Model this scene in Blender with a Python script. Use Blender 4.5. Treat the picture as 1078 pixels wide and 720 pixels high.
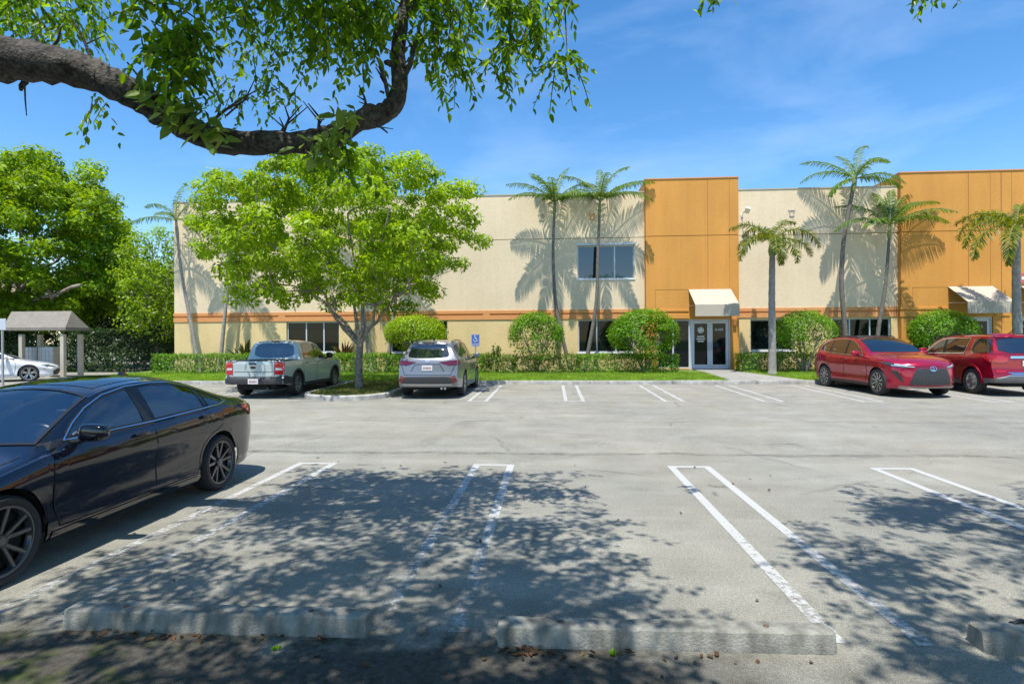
import bpy, bmesh, math, random
import numpy as np
from mathutils import Vector, Matrix
from mathutils.bvhtree import BVHTree

for o in list(bpy.data.objects):
    bpy.data.objects.remove(o)
SC = bpy.context.scene
COL = SC.collection
PI = math.pi
R = math.radians

# ------------------------------------------------------------------ camera
PW, PH, PF = 1078.0, 720.0, 610.0          # photograph size and focal length in its pixels
EYE = Vector((0.0, 0.0, 1.80))
cam_rot = (Matrix.Rotation(math.atan2(42.0, PF), 3, 'Z')
           @ Matrix.Rotation(PI / 2 - 1.0 / PF, 3, 'X')
           @ Matrix.Rotation(-0.0055, 3, 'Z'))
cd = bpy.data.cameras.new('camera')
cd.sensor_width = 36.0
cd.lens = 36.0 * PF / PW
cd.clip_end = 4000
cam = bpy.data.objects.new('camera', cd)
COL.objects.link(cam)
cam.matrix_world = Matrix.Translation(EYE) @ cam_rot.to_4x4()
SC.camera = cam

# ------------------------------------------------------------------ light
SUN_EL = 69.5
SUN_AZ = -7.0                               # degrees: the sun stands behind the camera, a touch to the left
w = bpy.data.worlds.new('World')
SC.world = w
w.use_nodes = True
nt = w.node_tree
nt.nodes.clear()
sky = nt.nodes.new('ShaderNodeTexSky')
sky.sky_type = 'NISHITA'
sky.sun_disc = False
sky.sun_elevation = R(SUN_EL)
sky.sun_rotation = R(180 - SUN_AZ)
sky.altitude = 0
sky.air_density = 1.0
sky.dust_density = 0.25
sky.ozone_density = 2.2
tc = nt.nodes.new('ShaderNodeTexCoord')
mp = nt.nodes.new('ShaderNodeMapping')
mp.inputs['Scale'].default_value = (1.0, 1.0, 3.2)
mp.inputs['Rotation'].default_value = (0.0, R(14), R(20))
nz = nt.nodes.new('ShaderNodeTexNoise')
nz.inputs['Scale'].default_value = 2.1
nz.inputs['Detail'].default_value = 7
nz.inputs['Roughness'].default_value = 0.55
nz.inputs['Distortion'].default_value = 0.35
cr = nt.nodes.new('ShaderNodeValToRGB')
cr.color_ramp.elements[0].position = 0.50
cr.color_ramp.elements[0].color = (0, 0, 0, 1)
cr.color_ramp.elements[1].position = 0.80
cr.color_ramp.elements[1].color = (0.17, 0.17, 0.17, 1)
hsv = nt.nodes.new('ShaderNodeHueSaturation')
hsv.inputs['Saturation'].default_value = 1.30
hsv.inputs['Value'].default_value = 1.0
mx = nt.nodes.new('ShaderNodeMix')
mx.data_type = 'RGBA'
mx.inputs[7].default_value = (7.5, 8.3, 9.2, 1)
bg = nt.nodes.new('ShaderNodeBackground')
bg.inputs['Strength'].default_value = 0.128
wo = nt.nodes.new('ShaderNodeOutputWorld')
L = nt.links.new
L(tc.outputs['Generated'], mp.inputs['Vector'])
L(mp.outputs['Vector'], nz.inputs['Vector'])
L(nz.outputs['Fac'], cr.inputs['Fac'])
L(sky.outputs['Color'], hsv.inputs['Color'])
L(hsv.outputs['Color'], mx.inputs[6])
L(cr.outputs['Color'], mx.inputs[0])
L(mx.outputs[2], bg.inputs['Color'])
L(bg.outputs['Background'], wo.inputs['Surface'])

sl = bpy.data.lights.new('sun', 'SUN')
sl.energy = 4.0
sl.angle = R(0.55)
sl.color = (1.0, 0.955, 0.88)
so = bpy.data.objects.new('sun', sl)
COL.objects.link(so)
so.rotation_euler = (R(90 - SUN_EL), 0, R(SUN_AZ))
so.location = (0, -20, 60)

SC.view_settings.view_transform = 'Standard'
SC.view_settings.look = 'None'
SC.view_settings.gamma = 1
SC.view_settings.use_curve_mapping = False
SC.view_settings.exposure = 0.80
SC.cycles.max_bounces = 8
SC.cycles.transparent_max_bounces = 12

# ------------------------------------------------------------------ helpers
def ray(px, py):
    return cam_rot @ Vector(((px - PW / 2) / PF, (PH / 2 - py) / PF, -1.0))

def at(px, py, Y):
    d = ray(px, py)
    return EYE + d * (Y / d.y)

def gz(Y):
    return max(0.0, min(0.1875, (Y - 9.0) * 0.015))

def gnd(px, py, dz=0.0):
    d = ray(px, py)
    z = 0.0
    for _ in range(12):
        t = (z - EYE.z) / d.z
        p = EYE + d * t
        z = gz(p.y) + dz
    return p

def rng_of(seed):
    return np.random.default_rng(seed)

def meta(o, label=None, cat=None, group=None, kind=None):
    if label: o['label'] = label
    if cat: o['category'] = cat
    if group: o['group'] = group
    if kind: o['kind'] = kind
    return o

def empty(name, loc=(0, 0, 0), rz=0.0, label=None, cat=None, group=None):
    o = bpy.data.objects.new(name, None)
    COL.objects.link(o)
    o.location = loc
    o.rotation_euler = (0, 0, rz)
    o.empty_display_size = 0.2
    return meta(o, label, cat, group)

def link(name, me, mat=None, parent=None):
    o = bpy.data.objects.new(name, me)
    COL.objects.link(o)
    if mat is not None:
        me.materials.append(mat)
    if parent is not None:
        o.parent = parent
    return o

def obj(name, bm, mat, parent=None, smooth=None):
    me = bpy.data.meshes.new(name)
    bm.normal_update()
    bm.to_mesh(me)
    bm.free()
    if smooth is not None:
        me.shade_smooth()
        me.set_sharp_from_angle(angle=R(smooth))
    return link(name, me, mat, parent)

def npmesh(name, verts, faces, k, mat, parent=None, smooth=False):
    """verts (N,3), faces (M,k) -> mesh object, fast"""
    verts = np.ascontiguousarray(verts, dtype=np.float32)
    faces = np.ascontiguousarray(faces, dtype=np.int32)
    me = bpy.data.meshes.new(name)
    n, m = len(verts), len(faces)
    me.vertices.add(n)
    me.vertices.foreach_set('co', verts.ravel())
    me.loops.add(m * k)
    me.loops.foreach_set('vertex_index', faces.ravel())
    me.polygons.add(m)
    me.polygons.foreach_set('loop_start', np.arange(0, m * k, k, dtype=np.int32))
    me.polygons.foreach_set('loop_total', np.full(m, k, dtype=np.int32))
    me.update(calc_edges=True)
    if smooth:
        me.shade_smooth()
    return link(name, me, mat, parent)

def box(bm, c, s, rz=0.0, bevel=0.0, seg=2):
    m = Matrix.Translation(Vector(c)) @ Matrix.Rotation(rz, 4, 'Z') @ Matrix.Diagonal((s[0], s[1], s[2], 1))
    r = bmesh.ops.create_cube(bm, size=1.0, matrix=m)
    if bevel > 0:
        es = list({e for v in r['verts'] for e in v.link_edges})
        bmesh.ops.bevel(bm, geom=es, offset=bevel, segments=seg, profile=0.5, affect='EDGES')
    return bm

def boxb(bm, x0, x1, y0, y1, z0, z1, bevel=0.0, seg=2):
    return box(bm, ((x0 + x1) / 2, (y0 + y1) / 2, (z0 + z1) / 2), (abs(x1 - x0), abs(y1 - y0), abs(z1 - z0)), 0, bevel, seg)

def tube(bm, pts, radii, sides=8, cap=True, wob=0.0, rnd=None):
    pts = [Vector(p) for p in pts]
    n = len(pts)
    if not hasattr(radii, '__len__'):
        radii = [radii] * n
    rings = []
    up = None
    for i, p in enumerate(pts):
        t = (pts[min(i + 1, n - 1)] - pts[max(i - 1, 0)])
        if t.length < 1e-9: t = Vector((0, 0, 1))
        t.normalize()
        if up is None:
            a = Vector((1, 0, 0)) if abs(t.x) < 0.8 else Vector((0, 1, 0))
            up = t.cross(a).normalized()
        else:
            up = (up - t * up.dot(t))
            up = up.normalized() if up.length > 1e-6 else t.orthogonal().normalized()
        b = t.cross(up)
        ring = []
        for k in range(sides):
            an = 2 * PI * k / sides
            rr = radii[i] * (1 + (rnd.uniform(-wob, wob) if wob and rnd else 0))
            ring.append(bm.verts.new(p + (up * math.cos(an) + b * math.sin(an)) * rr))
        rings.append(ring)
    for i in range(n - 1):
        for k in range(sides):
            k2 = (k + 1) % sides
            bm.faces.new((rings[i][k], rings[i][k2], rings[i + 1][k2], rings[i + 1][k]))
    if cap:
        bm.faces.new(rings[0][::-1])
        bm.faces.new(rings[-1])
    return bm

def lathe(bm, prof, sides=32, axis='X', close=False):
    """prof: list of (a, r): a along the axis, r radius"""
    rings = []
    for a, r in prof:
        ring = []
        for k in range(sides):
            an = 2 * PI * k / sides
            c, s = math.cos(an) * r, math.sin(an) * r
            co = (a, c, s) if axis == 'X' else ((c, s, a) if axis == 'Z' else (c, a, s))
            ring.append(bm.verts.new(co))
        rings.append(ring)
    m = len(rings)
    for i in range(m if close else m - 1):
        j = (i + 1) % m
        for k in range(sides):
            k2 = (k + 1) % sides
            bm.faces.new((rings[i][k], rings[i][k2], rings[j][k2], rings[j][k]))
    return bm

def prism(bm, poly, z0, z1):
    """poly: list of (x, y) counter-clockwise"""
    lo = [bm.verts.new((x, y, z0)) for x, y in poly]
    hi = [bm.verts.new((x, y, z1)) for x, y in poly]
    n = len(poly)
    bm.faces.new(hi)
    bm.faces.new(lo[::-1])
    for i in range(n):
        j = (i + 1) % n
        bm.faces.new((lo[i], lo[j], hi[j], hi[i]))
    return bm

def spline(pts, n):
    """Catmull-Rom through points"""
    P = [Vector(p) for p in pts]
    out = []
    m = len(P) - 1
    for i in range(m):
        p0, p1, p2, p3 = P[max(i - 1, 0)], P[i], P[i + 1], P[min(i + 2, m)]
        for k in range(n):
            t = k / n
            out.append(0.5 * ((2 * p1) + (p2 - p0) * t + (2 * p0 - 5 * p1 + 4 * p2 - p3) * t * t + (3 * p1 - p0 - 3 * p2 + p3) * t ** 3))
    out.append(P[-1])
    return out

# ------------------------------------------------------------------ materials
def srgb(r, g, b):
    f = lambda c: (c / 255 / 12.92) if c / 255 <= 0.04045 else ((c / 255 + 0.055) / 1.055) ** 2.4
    return (f(r), f(g), f(b))

def M(name, col, rough=0.6, metal=0.0, var=0.0, vs=2.0, col2=None, bump=0.0, bs=60.0, coat=0.0, ior=1.5, spec=0.5, mott=0.0, ms=0.4, coatr=0.03):
    m = bpy.data.materials.new(name)
    m.use_nodes = True
    n = m.node_tree.nodes
    l = m.node_tree.links.new
    p = n['Principled BSDF']
    p.inputs['Roughness'].default_value = rough
    p.inputs['Metallic'].default_value = metal
    p.inputs['IOR'].default_value = ior
    p.inputs['Specular IOR Level'].default_value = spec
    p.inputs['Coat Weight'].default_value = coat
    p.inputs['Coat Roughness'].default_value = coatr
    p.inputs['Base Color'].default_value = (*col, 1)
    if var or mott or bump or col2:
        t = n.new('ShaderNodeTexCoord')
        geo = n.new('ShaderNodeNewGeometry')
        src = geo.outputs['Position']
    if var or col2:
        a = n.new('ShaderNodeTexNoise')
        a.inputs['Scale'].default_value = vs
        a.inputs['Detail'].default_value = 6
        a.inputs['Roughness'].default_value = 0.6
        l(src, a.inputs['Vector'])
        rp = n.new('ShaderNodeValToRGB')
        c0 = tuple(c * (1 - var) for c in col)
        c1 = col2 if col2 else tuple(min(1, c * (1 + var)) for c in col)
        rp.color_ramp.elements[0].position = 0.3
        rp.color_ramp.elements[1].position = 0.7
        rp.color_ramp.elements[0].color = (*c0, 1)
        rp.color_ramp.elements[1].color = (*c1, 1)
        l(a.outputs['Fac'], rp.inputs['Fac'])
        outc = rp.outputs['Color']
        if mott:
            b = n.new('ShaderNodeTexNoise')
            b.inputs['Scale'].default_value = ms
            b.inputs['Detail'].default_value = 5
            l(src, b.inputs['Vector'])
            mr = n.new('ShaderNodeMapRange')
            mr.inputs['From Min'].default_value = 0.3
            mr.inputs['From Max'].default_value = 0.7
            mr.inputs['To Min'].default_value = 1 - mott
            mr.inputs['To Max'].default_value = 1 + mott
            l(b.outputs['Fac'], mr.inputs['Value'])
            mm = n.new('ShaderNodeMix')
            mm.data_type = 'RGBA'
            mm.blend_type = 'MULTIPLY'
            mm.inputs[0].default_value = 1
            l(outc, mm.inputs[6])
            l(mr.outputs['Result'], mm.inputs[7])
            outc = mm.outputs[2]
        l(outc, p.inputs['Base Color'])
    if bump:
        b = n.new('ShaderNodeTexNoise')
        b.inputs['Scale'].default_value = bs
        b.inputs['Detail'].default_value = 4
        l(src, b.inputs['Vector'])
        bp = n.new('ShaderNodeBump')
        bp.inputs['Strength'].default_value = bump
        bp.inputs['Distance'].default_value = 0.02
        l(b.outputs['Fac'], bp.inputs['Height'])
        l(bp.outputs['Normal'], p.inputs['Normal'])
    return m

def leafmat(name, cols, trans=0.35, tcol=None, rough=0.45, clump=0.0, cs=1.2):
    """foliage: colour per leaf, some light coming through"""
    m = bpy.data.materials.new(name)
    m.use_nodes = True
    n = m.node_tree.nodes
    l = m.node_tree.links.new
    p = n['Principled BSDF']
    p.inputs['Roughness'].default_value = rough
    p.inputs['Specular IOR Level'].default_value = 0.35
    g = n.new('ShaderNodeNewGeometry')
    rp = n.new('ShaderNodeValToRGB')
    e = rp.color_ramp.elements
    e[0].color = (*cols[0], 1)
    e[1].color = (*cols[-1], 1)
    for i, c in enumerate(cols[1:-1]):
        k = e.new((i + 1) / (len(cols) - 1))
        k.color = (*c, 1)
    l(g.outputs['Random Per Island'], rp.inputs['Fac'])
    out = rp.outputs['Color']
    if clump:
        nz = n.new('ShaderNodeTexNoise')
        nz.inputs['Scale'].default_value = cs
        nz.inputs['Detail'].default_value = 3
        l(g.outputs['Position'], nz.inputs['Vector'])
        mr = n.new('ShaderNodeMapRange')
        mr.inputs['From Min'].default_value = 0.3
        mr.inputs['From Max'].default_value = 0.7
        mr.inputs['To Min'].default_value = 1 - clump
        mr.inputs['To Max'].default_value = 1 + clump
        l(nz.outputs['Fac'], mr.inputs['Value'])
        mm = n.new('ShaderNodeMix')
        mm.data_type = 'RGBA'
        mm.blend_type = 'MULTIPLY'
        mm.inputs[0].default_value = 1
        l(out, mm.inputs[6])
        l(mr.outputs['Result'], mm.inputs[7])
        out = mm.outputs[2]
    l(out, p.inputs['Base Color'])
    tr = n.new('ShaderNodeBsdfTranslucent')
    tm = n.new('ShaderNodeMix')
    tm.data_type = 'RGBA'
    tm.blend_type = 'MULTIPLY'
    tm.inputs[0].default_value = 1
    tm.inputs[7].default_value = (*(tcol or (1.7, 1.5, 0.5)), 1)
    l(out, tm.inputs[6])
    l(tm.outputs[2], tr.inputs['Color'])
    ms = n.new('ShaderNodeMixShader')
    ms.inputs[0].default_value = trans
    l(p.outputs['BSDF'], ms.inputs[1])
    l(tr.outputs['BSDF'], ms.inputs[2])
    l(ms.outputs['Shader'], n['Material Output'].inputs['Surface'])
    return m

def streaks(m, amt=.10, base_z=None):
    """rain streaks down a wall and splash dirt along its foot"""
    n = m.node_tree.nodes
    l = m.node_tree.links.new
    p = n['Principled BSDF']
    src = p.inputs['Base Color'].links[0].from_socket
    g = n.new('ShaderNodeNewGeometry')
    out = src
    for sc, det, a in (((2.2, 2.2, .16), 5, amt), ((9, 9, .35), 3, amt * .5)):
        mp = n.new('ShaderNodeMapping')
        mp.inputs['Scale'].default_value = sc
        l(g.outputs['Position'], mp.inputs['Vector'])
        a_ = n.new('ShaderNodeTexNoise')
        a_.inputs['Scale'].default_value = 1.0
        a_.inputs['Detail'].default_value = det
        l(mp.outputs['Vector'], a_.inputs['Vector'])
        r = n.new('ShaderNodeMapRange')
        r.inputs['From Min'].default_value = .35
        r.inputs['From Max'].default_value = .72
        r.inputs['To Min'].default_value = 1.0 + a * .3
        r.inputs['To Max'].default_value = 1.0 - a
        l(a_.outputs['Fac'], r.inputs['Value'])
        mm = n.new('ShaderNodeMix'); mm.data_type = 'RGBA'; mm.blend_type = 'MULTIPLY'
        mm.inputs[0].default_value = 1
        l(out, mm.inputs[6]); l(r.outputs['Result'], mm.inputs[7])
        out = mm.outputs[2]
    if base_z:
        sp = n.new('ShaderNodeSeparateXYZ')
        l(g.outputs['Position'], sp.inputs[0])
        nz_ = n.new('ShaderNodeTexNoise'); nz_.inputs['Scale'].default_value = 1.5; nz_.inputs['Detail'].default_value = 5
        l(g.outputs['Position'], nz_.inputs['Vector'])
        ad = n.new('ShaderNodeMath'); ad.operation = 'MULTIPLY_ADD'; ad.inputs[1].default_value = -.9
        l(nz_.outputs['Fac'], ad.inputs[0]); l(sp.outputs['Z'], ad.inputs[2])
        r = n.new('ShaderNodeMapRange')
        r.inputs['From Min'].default_value = base_z - .45
        r.inputs['From Max'].default_value = base_z + .55
        r.inputs['To Min'].default_value = .72
        r.inputs['To Max'].default_value = 1.0
        l(ad.outputs[0], r.inputs['Value'])
        mm = n.new('ShaderNodeMix'); mm.data_type = 'RGBA'; mm.blend_type = 'MULTIPLY'
        mm.inputs[0].default_value = 1
        l(out, mm.inputs[6]); l(r.outputs['Result'], mm.inputs[7])
        out = mm.outputs[2]
    l(out, p.inputs['Base Color'])

MT = {}
MT['beige'] = M('stucco_beige', (0.72, 0.58, 0.385), 0.85, var=0.05, vs=9, mott=0.06, ms=0.35, bump=0.25, bs=40)
MT['yellow'] = M('stucco_yellow', (0.70, 0.53, 0.26), 0.85, var=0.05, vs=9, mott=0.07, ms=0.5, bump=0.25, bs=40)
MT['orange'] = M('stucco_orange', (0.62, 0.285, 0.055), 0.85, var=0.05, vs=9, mott=0.07, ms=0.4, bump=0.25, bs=40)
MT['band'] = M('stucco_band', (0.66, 0.29, 0.10), 0.85, var=0.06, vs=9, bump=0.25, bs=40)
streaks(MT['beige'], .035)
streaks(MT['yellow'], .04, .5)
streaks(MT['orange'], .08, .5)
MT['groove'] = M('groove_brown', (0.22, 0.13, 0.06), 0.9)
MT['roof'] = M('roof_grey', (0.30, 0.29, 0.27), 0.9, var=0.1)
MT['alu'] = M('window_frame_grey', (0.55, 0.58, 0.62), 0.4, metal=0.1)
MT['glass'] = M('dark_glass', (0.002, 0.006, 0.006), 0.03, ior=1.36)
MT['glass_up'] = M('sky_glass', (0.008, 0.015, 0.018), 0.03, ior=2.0)
MT['awning'] = M('awning_canvas', (0.43, 0.385, 0.305), 0.85, var=0.04, vs=5, mott=.05, ms=3, bump=0.1, bs=120)
MT['concrete'] = M('concrete', (0.40, 0.385, 0.35), 0.9, var=0.18, vs=6, mott=0.12, ms=0.8, bump=0.4, bs=60)
MT['path'] = M('path_concrete', (0.27, 0.26, 0.235), 0.9, var=0.15, vs=5, mott=0.12, ms=0.9, bump=0.4, bs=60)
MT['white'] = M('white_paint', (0.78, 0.78, 0.76), 0.5)
MT['grey_metal'] = M('grey_metal', (0.42, 0.43, 0.44), 0.45, metal=0.6)
MT['dark_metal'] = M('dark_metal', (0.03, 0.03, 0.03), 0.45, metal=0.3)
MT['tan'] = M('tan_paint', (0.45, 0.40, 0.31), 0.7, var=0.06, vs=4)
MT['bark'] = M('bark_grey', (0.24, 0.205, 0.165), 0.9, var=0.45, vs=9, bump=1.0, bs=22)
MT['bark_dark'] = M('bark_dark', (0.030, 0.025, 0.022), 0.95, var=0.7, vs=26, col2=(.105,.095,.082), mott=0.55, ms=5, bump=1.0, bs=42)
MT['palm_bark_dark'] = M('palm_bark_dark', (0.15, 0.135, 0.115), 0.9, var=0.3, vs=7, bump=0.6, bs=30)
MT['palm_bark'] = M('palm_bark', (0.29, 0.27, 0.24), 0.9, var=0.25, vs=7, bump=0.6, bs=30)
# ------------------------------------------------------------------ ground
def asphalt_mat():
    m = bpy.data.materials.new('asphalt')
    m.use_nodes = True
    n = m.node_tree.nodes
    l = m.node_tree.links.new
    p = n['Principled BSDF']
    p.inputs['Roughness'].default_value = 0.9
    p.inputs['Specular IOR Level'].default_value = 0.25
    g = n.new('ShaderNodeNewGeometry')
    pos = g.outputs['Position']
    sep = n.new('ShaderNodeSeparateXYZ')
    l(pos, sep.inputs[0])

    def noise(scale, detail=5, vec=pos, rough=0.6, dist=0.0):
        a = n.new('ShaderNodeTexNoise')
        a.inputs['Scale'].default_value = scale
        a.inputs['Detail'].default_value = detail
        a.inputs['Roughness'].default_value = rough
        a.inputs['Distortion'].default_value = dist
        l(vec, a.inputs['Vector'])
        return a.outputs['Fac']

    def rng(v, a, b, c, d):
        r = n.new('ShaderNodeMapRange')
        r.inputs['From Min'].default_value = a
        r.inputs['From Max'].default_value = b
        r.inputs['To Min'].default_value = c
        r.inputs['To Max'].default_value = d
        l(v, r.inputs['Value'])
        return r.outputs['Result']

    def math_(op, a, b):
        k = n.new('ShaderNodeMath')
        k.operation = op
        for i, v in enumerate((a, b)):
            if isinstance(v, (int, float)): k.inputs[i].default_value = v
            else: l(v, k.inputs[i])
        return k.outputs[0]

    mp = n.new('ShaderNodeMapping')
    mp.inputs['Scale'].default_value = (0.10, 1.3, 1)
    l(pos, mp.inputs['Vector'])
    f = rng(noise(1.6, 6), 0.3, 0.7, 0.86, 1.12)
    f = math_('MULTIPLY', f, rng(noise(0.28, 4), 0.3, 0.7, 0.88, 1.10))
    f = math_('MULTIPLY', f, rng(noise(1.4, 7, mp.outputs['Vector']), 0.28, 0.72, 0.87, 1.10))
    f = math_('MULTIPLY', f, rng(noise(150, 3), 0.32, 0.68, 0.45, 1.48))
    f = math_('MULTIPLY', f, rng(noise(45, 5), 0.3, 0.7, 0.76, 1.22))
    # two cracked paving joints that run along the drive, waving a little
    wob = noise(0.7, 3)
    yy = math_('ADD', sep.outputs['Y'], rng(wob, 0.3, 0.7, -0.10, 0.10))
    for yc, wd, dep in ((9.25, 0.13, 0.52), (12.6, 0.07, 0.35), (16.1, 0.10, 0.24), (6.02, 0.025, 0.16)):
        d = math_('ABSOLUTE', math_('SUBTRACT', yy, yc), 0)
        s = rng(d, 0.0, wd, 1.0, 0.0)
        s = math_('MULTIPLY', s, rng(noise(5.0, 4), 0.35, 0.6, 0.25, 1.0))
        f = math_('MULTIPLY', f, math_('SUBTRACT', 1.0, math_('MULTIPLY', s, dep)))
    # old oil and dirt: behind the wheel stops and in the middle of each bay
    dirt = rng(math_('ADD', sep.outputs['Y'], rng(noise(1.1, 5), 0.3, 0.7, -0.7, 0.7)), 2.9, 4.1, 0.62, 1.0)
    xl = rng(sep.outputs['X'], 0.5, 3.0, 1.0, 0.0)
    dirt = math_('SUBTRACT', 1.0, math_('MULTIPLY', math_('SUBTRACT', 1.0, dirt), xl))
    f = math_('MULTIPLY', f, dirt)
    oil = rng(noise(0.8, 4, dist=0.5), 0.58, 0.70, 1.0, 0.80)
    f = math_('MULTIPLY', f, oil)
    drip = rng(noise(3.2, 3), 0.66, 0.74, 1.0, 0.72)
    f = math_('MULTIPLY', f, drip)
    # hairline cracks
    vc = n.new('ShaderNodeTexVoronoi')
    vc.feature = 'DISTANCE_TO_EDGE'
    vc.inputs['Scale'].default_value = 0.42
    wp = n.new('ShaderNodeMix'); wp.data_type = 'VECTOR'; wp.inputs[0].default_value = 0.16
    nc = n.new('ShaderNodeTexNoise'); nc.inputs['Scale'].default_value = 1.6; nc.inputs['Detail'].default_value = 6
    l(pos, nc.inputs['Vector'])
    l(pos, wp.inputs[4]); l(nc.outputs['Color'], wp.inputs[5])
    l(wp.outputs[1], vc.inputs['Vector'])
    ck = rng(vc.outputs['Distance'], 0.0, 0.010, 1.0, 0.0)
    ck = math_('MULTIPLY', ck, rng(noise(0.35, 3), 0.50, 0.60, 0.0, 0.4))
    f = math_('MULTIPLY', f, math_('SUBTRACT', 1.0, ck))
    vor = n.new('ShaderNodeTexVoronoi')
    vor.inputs['Scale'].default_value = 2.3
    l(pos, vor.inputs['Vector'])
    f = math_('MULTIPLY', f, rng(vor.outputs['Distance'], 0.02, 0.075, 0.80, 1.0))
    col = n.new('ShaderNodeMix')
    col.data_type = 'RGBA'
    col.blend_type = 'MULTIPLY'
    col.inputs[0].default_value = 1
    tint = n.new('ShaderNodeMix')
    tint.data_type = 'RGBA'
    tint.inputs[6].default_value = (0.280, 0.266, 0.218, 1)
    tint.inputs[7].default_value = (0.264, 0.258, 0.222, 1)
    l(rng(noise(0.4, 4), 0.35, 0.65, 0, 1), tint.inputs[0])
    l(tint.outputs[2], col.inputs[6])
    l(f, col.inputs[7])
    # a little moss at the foot of the left wheel stop
    moss = n.new('ShaderNodeMix')
    moss.data_type = 'RGBA'
    moss.inputs[7].default_value = (0.07, 0.085, 0.02, 1)
    mf = math_('MULTIPLY', rng(sep.outputs['Y'], 3.15, 3.5, 1.0, 0.0), rng(sep.outputs['X'], -1.9, -2.4, 0.0, 1.0))
    mf = math_('MULTIPLY', mf, rng(noise(4.0, 5), 0.5, 0.62, 0.0, 0.75))
    l(mf, moss.inputs[0])
    l(col.outputs[2], moss.inputs[6])
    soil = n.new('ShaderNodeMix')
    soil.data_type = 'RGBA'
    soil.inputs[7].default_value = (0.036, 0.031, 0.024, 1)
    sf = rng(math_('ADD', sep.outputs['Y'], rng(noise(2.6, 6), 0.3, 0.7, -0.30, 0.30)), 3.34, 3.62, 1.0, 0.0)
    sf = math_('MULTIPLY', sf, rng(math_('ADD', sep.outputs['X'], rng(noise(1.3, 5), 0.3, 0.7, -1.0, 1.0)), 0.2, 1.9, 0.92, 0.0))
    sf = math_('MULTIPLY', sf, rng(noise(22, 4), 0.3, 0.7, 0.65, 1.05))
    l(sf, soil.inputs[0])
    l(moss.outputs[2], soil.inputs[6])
    m2 = n.new('ShaderNodeMix')
    m2.data_type = 'RGBA'
    m2.inputs[7].default_value = (0.075, 0.095, 0.02, 1)
    l(math_('MULTIPLY', mf, 0.8), m2.inputs[0])
    l(soil.outputs[2], m2.inputs[6])
    l(m2.outputs[2], p.inputs['Base Color'])
    bp = n.new('ShaderNodeBump')
    bp.inputs['Strength'].default_value = 0.55
    bp.inputs['Distance'].default_value = 0.01
    l(noise(150, 3), bp.inputs['Height'])
    l(bp.outputs['Normal'], p.inputs['Normal'])
    return m

MT['asphalt'] = asphalt_mat()
bm = bmesh.new()
ys = [-40, 9.0, 21.5, 60]
xs = [-70, -25, 25, 70]
g = [[bm.verts.new((x, y, gz(y))) for x in xs] for y in ys]
for j in range(3):
    for i in range(3):
        bm.faces.new((g[j][i], g[j][i + 1], g[j + 1][i + 1], g[j + 1][i]))
meta(obj('parking_lot', bm, MT['asphalt']), 'grey sun bleached asphalt parking lot', kind='structure')
bm = bmesh.new()
v = [bm.verts.new(c) for c in ((-1500, -1500, -0.06), (1500, -1500, -0.06), (1500, 1500, -0.06), (-1500, 1500, -0.06))]
bm.faces.new(v)
MT['earth'] = M('earth_grass', (0.09, 0.12, 0.035), 0.95, var=0.4, vs=1.0)
meta(obj('ground', bm, MT['earth']), 'flat ground beyond the parking lot', kind='structure')

# ---- painted bay lines
def paint_mat(name, lo, hi, y0, y1):
    """road paint that is worn through to the asphalt; most of it near the wheel stops"""
    m = bpy.data.materials.new(name)
    m.use_nodes = True
    n = m.node_tree.nodes
    l = m.node_tree.links.new
    p = n['Principled BSDF']
    p.inputs['Roughness'].default_value = 0.8
    p.inputs['Base Color'].default_value = (0.44, 0.44, 0.42, 1)
    g = n.new('ShaderNodeNewGeometry')
    sep = n.new('ShaderNodeSeparateXYZ')
    l(g.outputs['Position'], sep.inputs[0])
    a = n.new('ShaderNodeTexNoise')
    a.inputs['Scale'].default_value = 17
    a.inputs['Detail'].default_value = 9
    a.inputs['Roughness'].default_value = 0.75
    l(g.outputs['Position'], a.inputs['Vector'])
    b = n.new('ShaderNodeTexNoise')
    b.inputs['Scale'].default_value = 2.2
    b.inputs['Detail'].default_value = 4
    l(g.outputs['Position'], b.inputs['Vector'])
    r = n.new('ShaderNodeMapRange')
    r.inputs['From Min'].default_value = y0
    r.inputs['From Max'].default_value = y1
    r.inputs['To Min'].default_value = lo
    r.inputs['To Max'].default_value = hi
    l(sep.outputs['Y'], r.inputs['Value'])
    s = n.new('ShaderNodeMath'); s.operation = 'MULTIPLY_ADD'
    l(b.outputs['Fac'], s.inputs[0]); s.inputs[1].default_value = 0.35
    l(r.outputs['Result'], s.inputs[2])
    d = n.new('ShaderNodeMath'); d.operation = 'SUBTRACT'
    l(s.outputs[0], d.inputs[0]); l(a.outputs['Fac'], d.inputs[1])
    q = n.new('ShaderNodeMapRange')
    q.inputs['From Min'].default_value = -0.06
    q.inputs['From Max'].default_value = 0.10
    q.inputs['To Max'].default_value = 0.92
    l(d.outputs[0], q.inputs['Value'])
    t = n.new('ShaderNodeBsdfTransparent')
    ms = n.new('ShaderNodeMixShader')
    l(q.outputs['Result'], ms.inputs[0])
    l(t.outputs[0], ms.inputs[1])
    l(p.outputs[0], ms.inputs[2])
    l(ms.outputs[0], n['Material Output'].inputs['Surface'])
    return m

MT['paint_far'] = paint_mat('paint_far_row', 0.46, 0.46, 0, 1)
MT['paint_near'] = paint_mat('paint_near_row', 0.36, 0.56, 3.4, 7.2)
MT['paint_worn'] = paint_mat('paint_worn_rows', 0.30, 0.50, 3.8, 8.2)

def strip(bm, x0, x1, y0, y1, dz=0.004):
    cuts = [y0] + [c for c in (9.0, 21.5) if y0 < c < y1] + [y1]
    for a, b in zip(cuts[:-1], cuts[1:]):
        bm.faces.new([bm.verts.new(c) for c in ((x0, a, gz(a) + dz), (x1, a, gz(a) + dz), (x1, b, gz(b) + dz), (x0, b, gz(b) + dz))])

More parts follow.
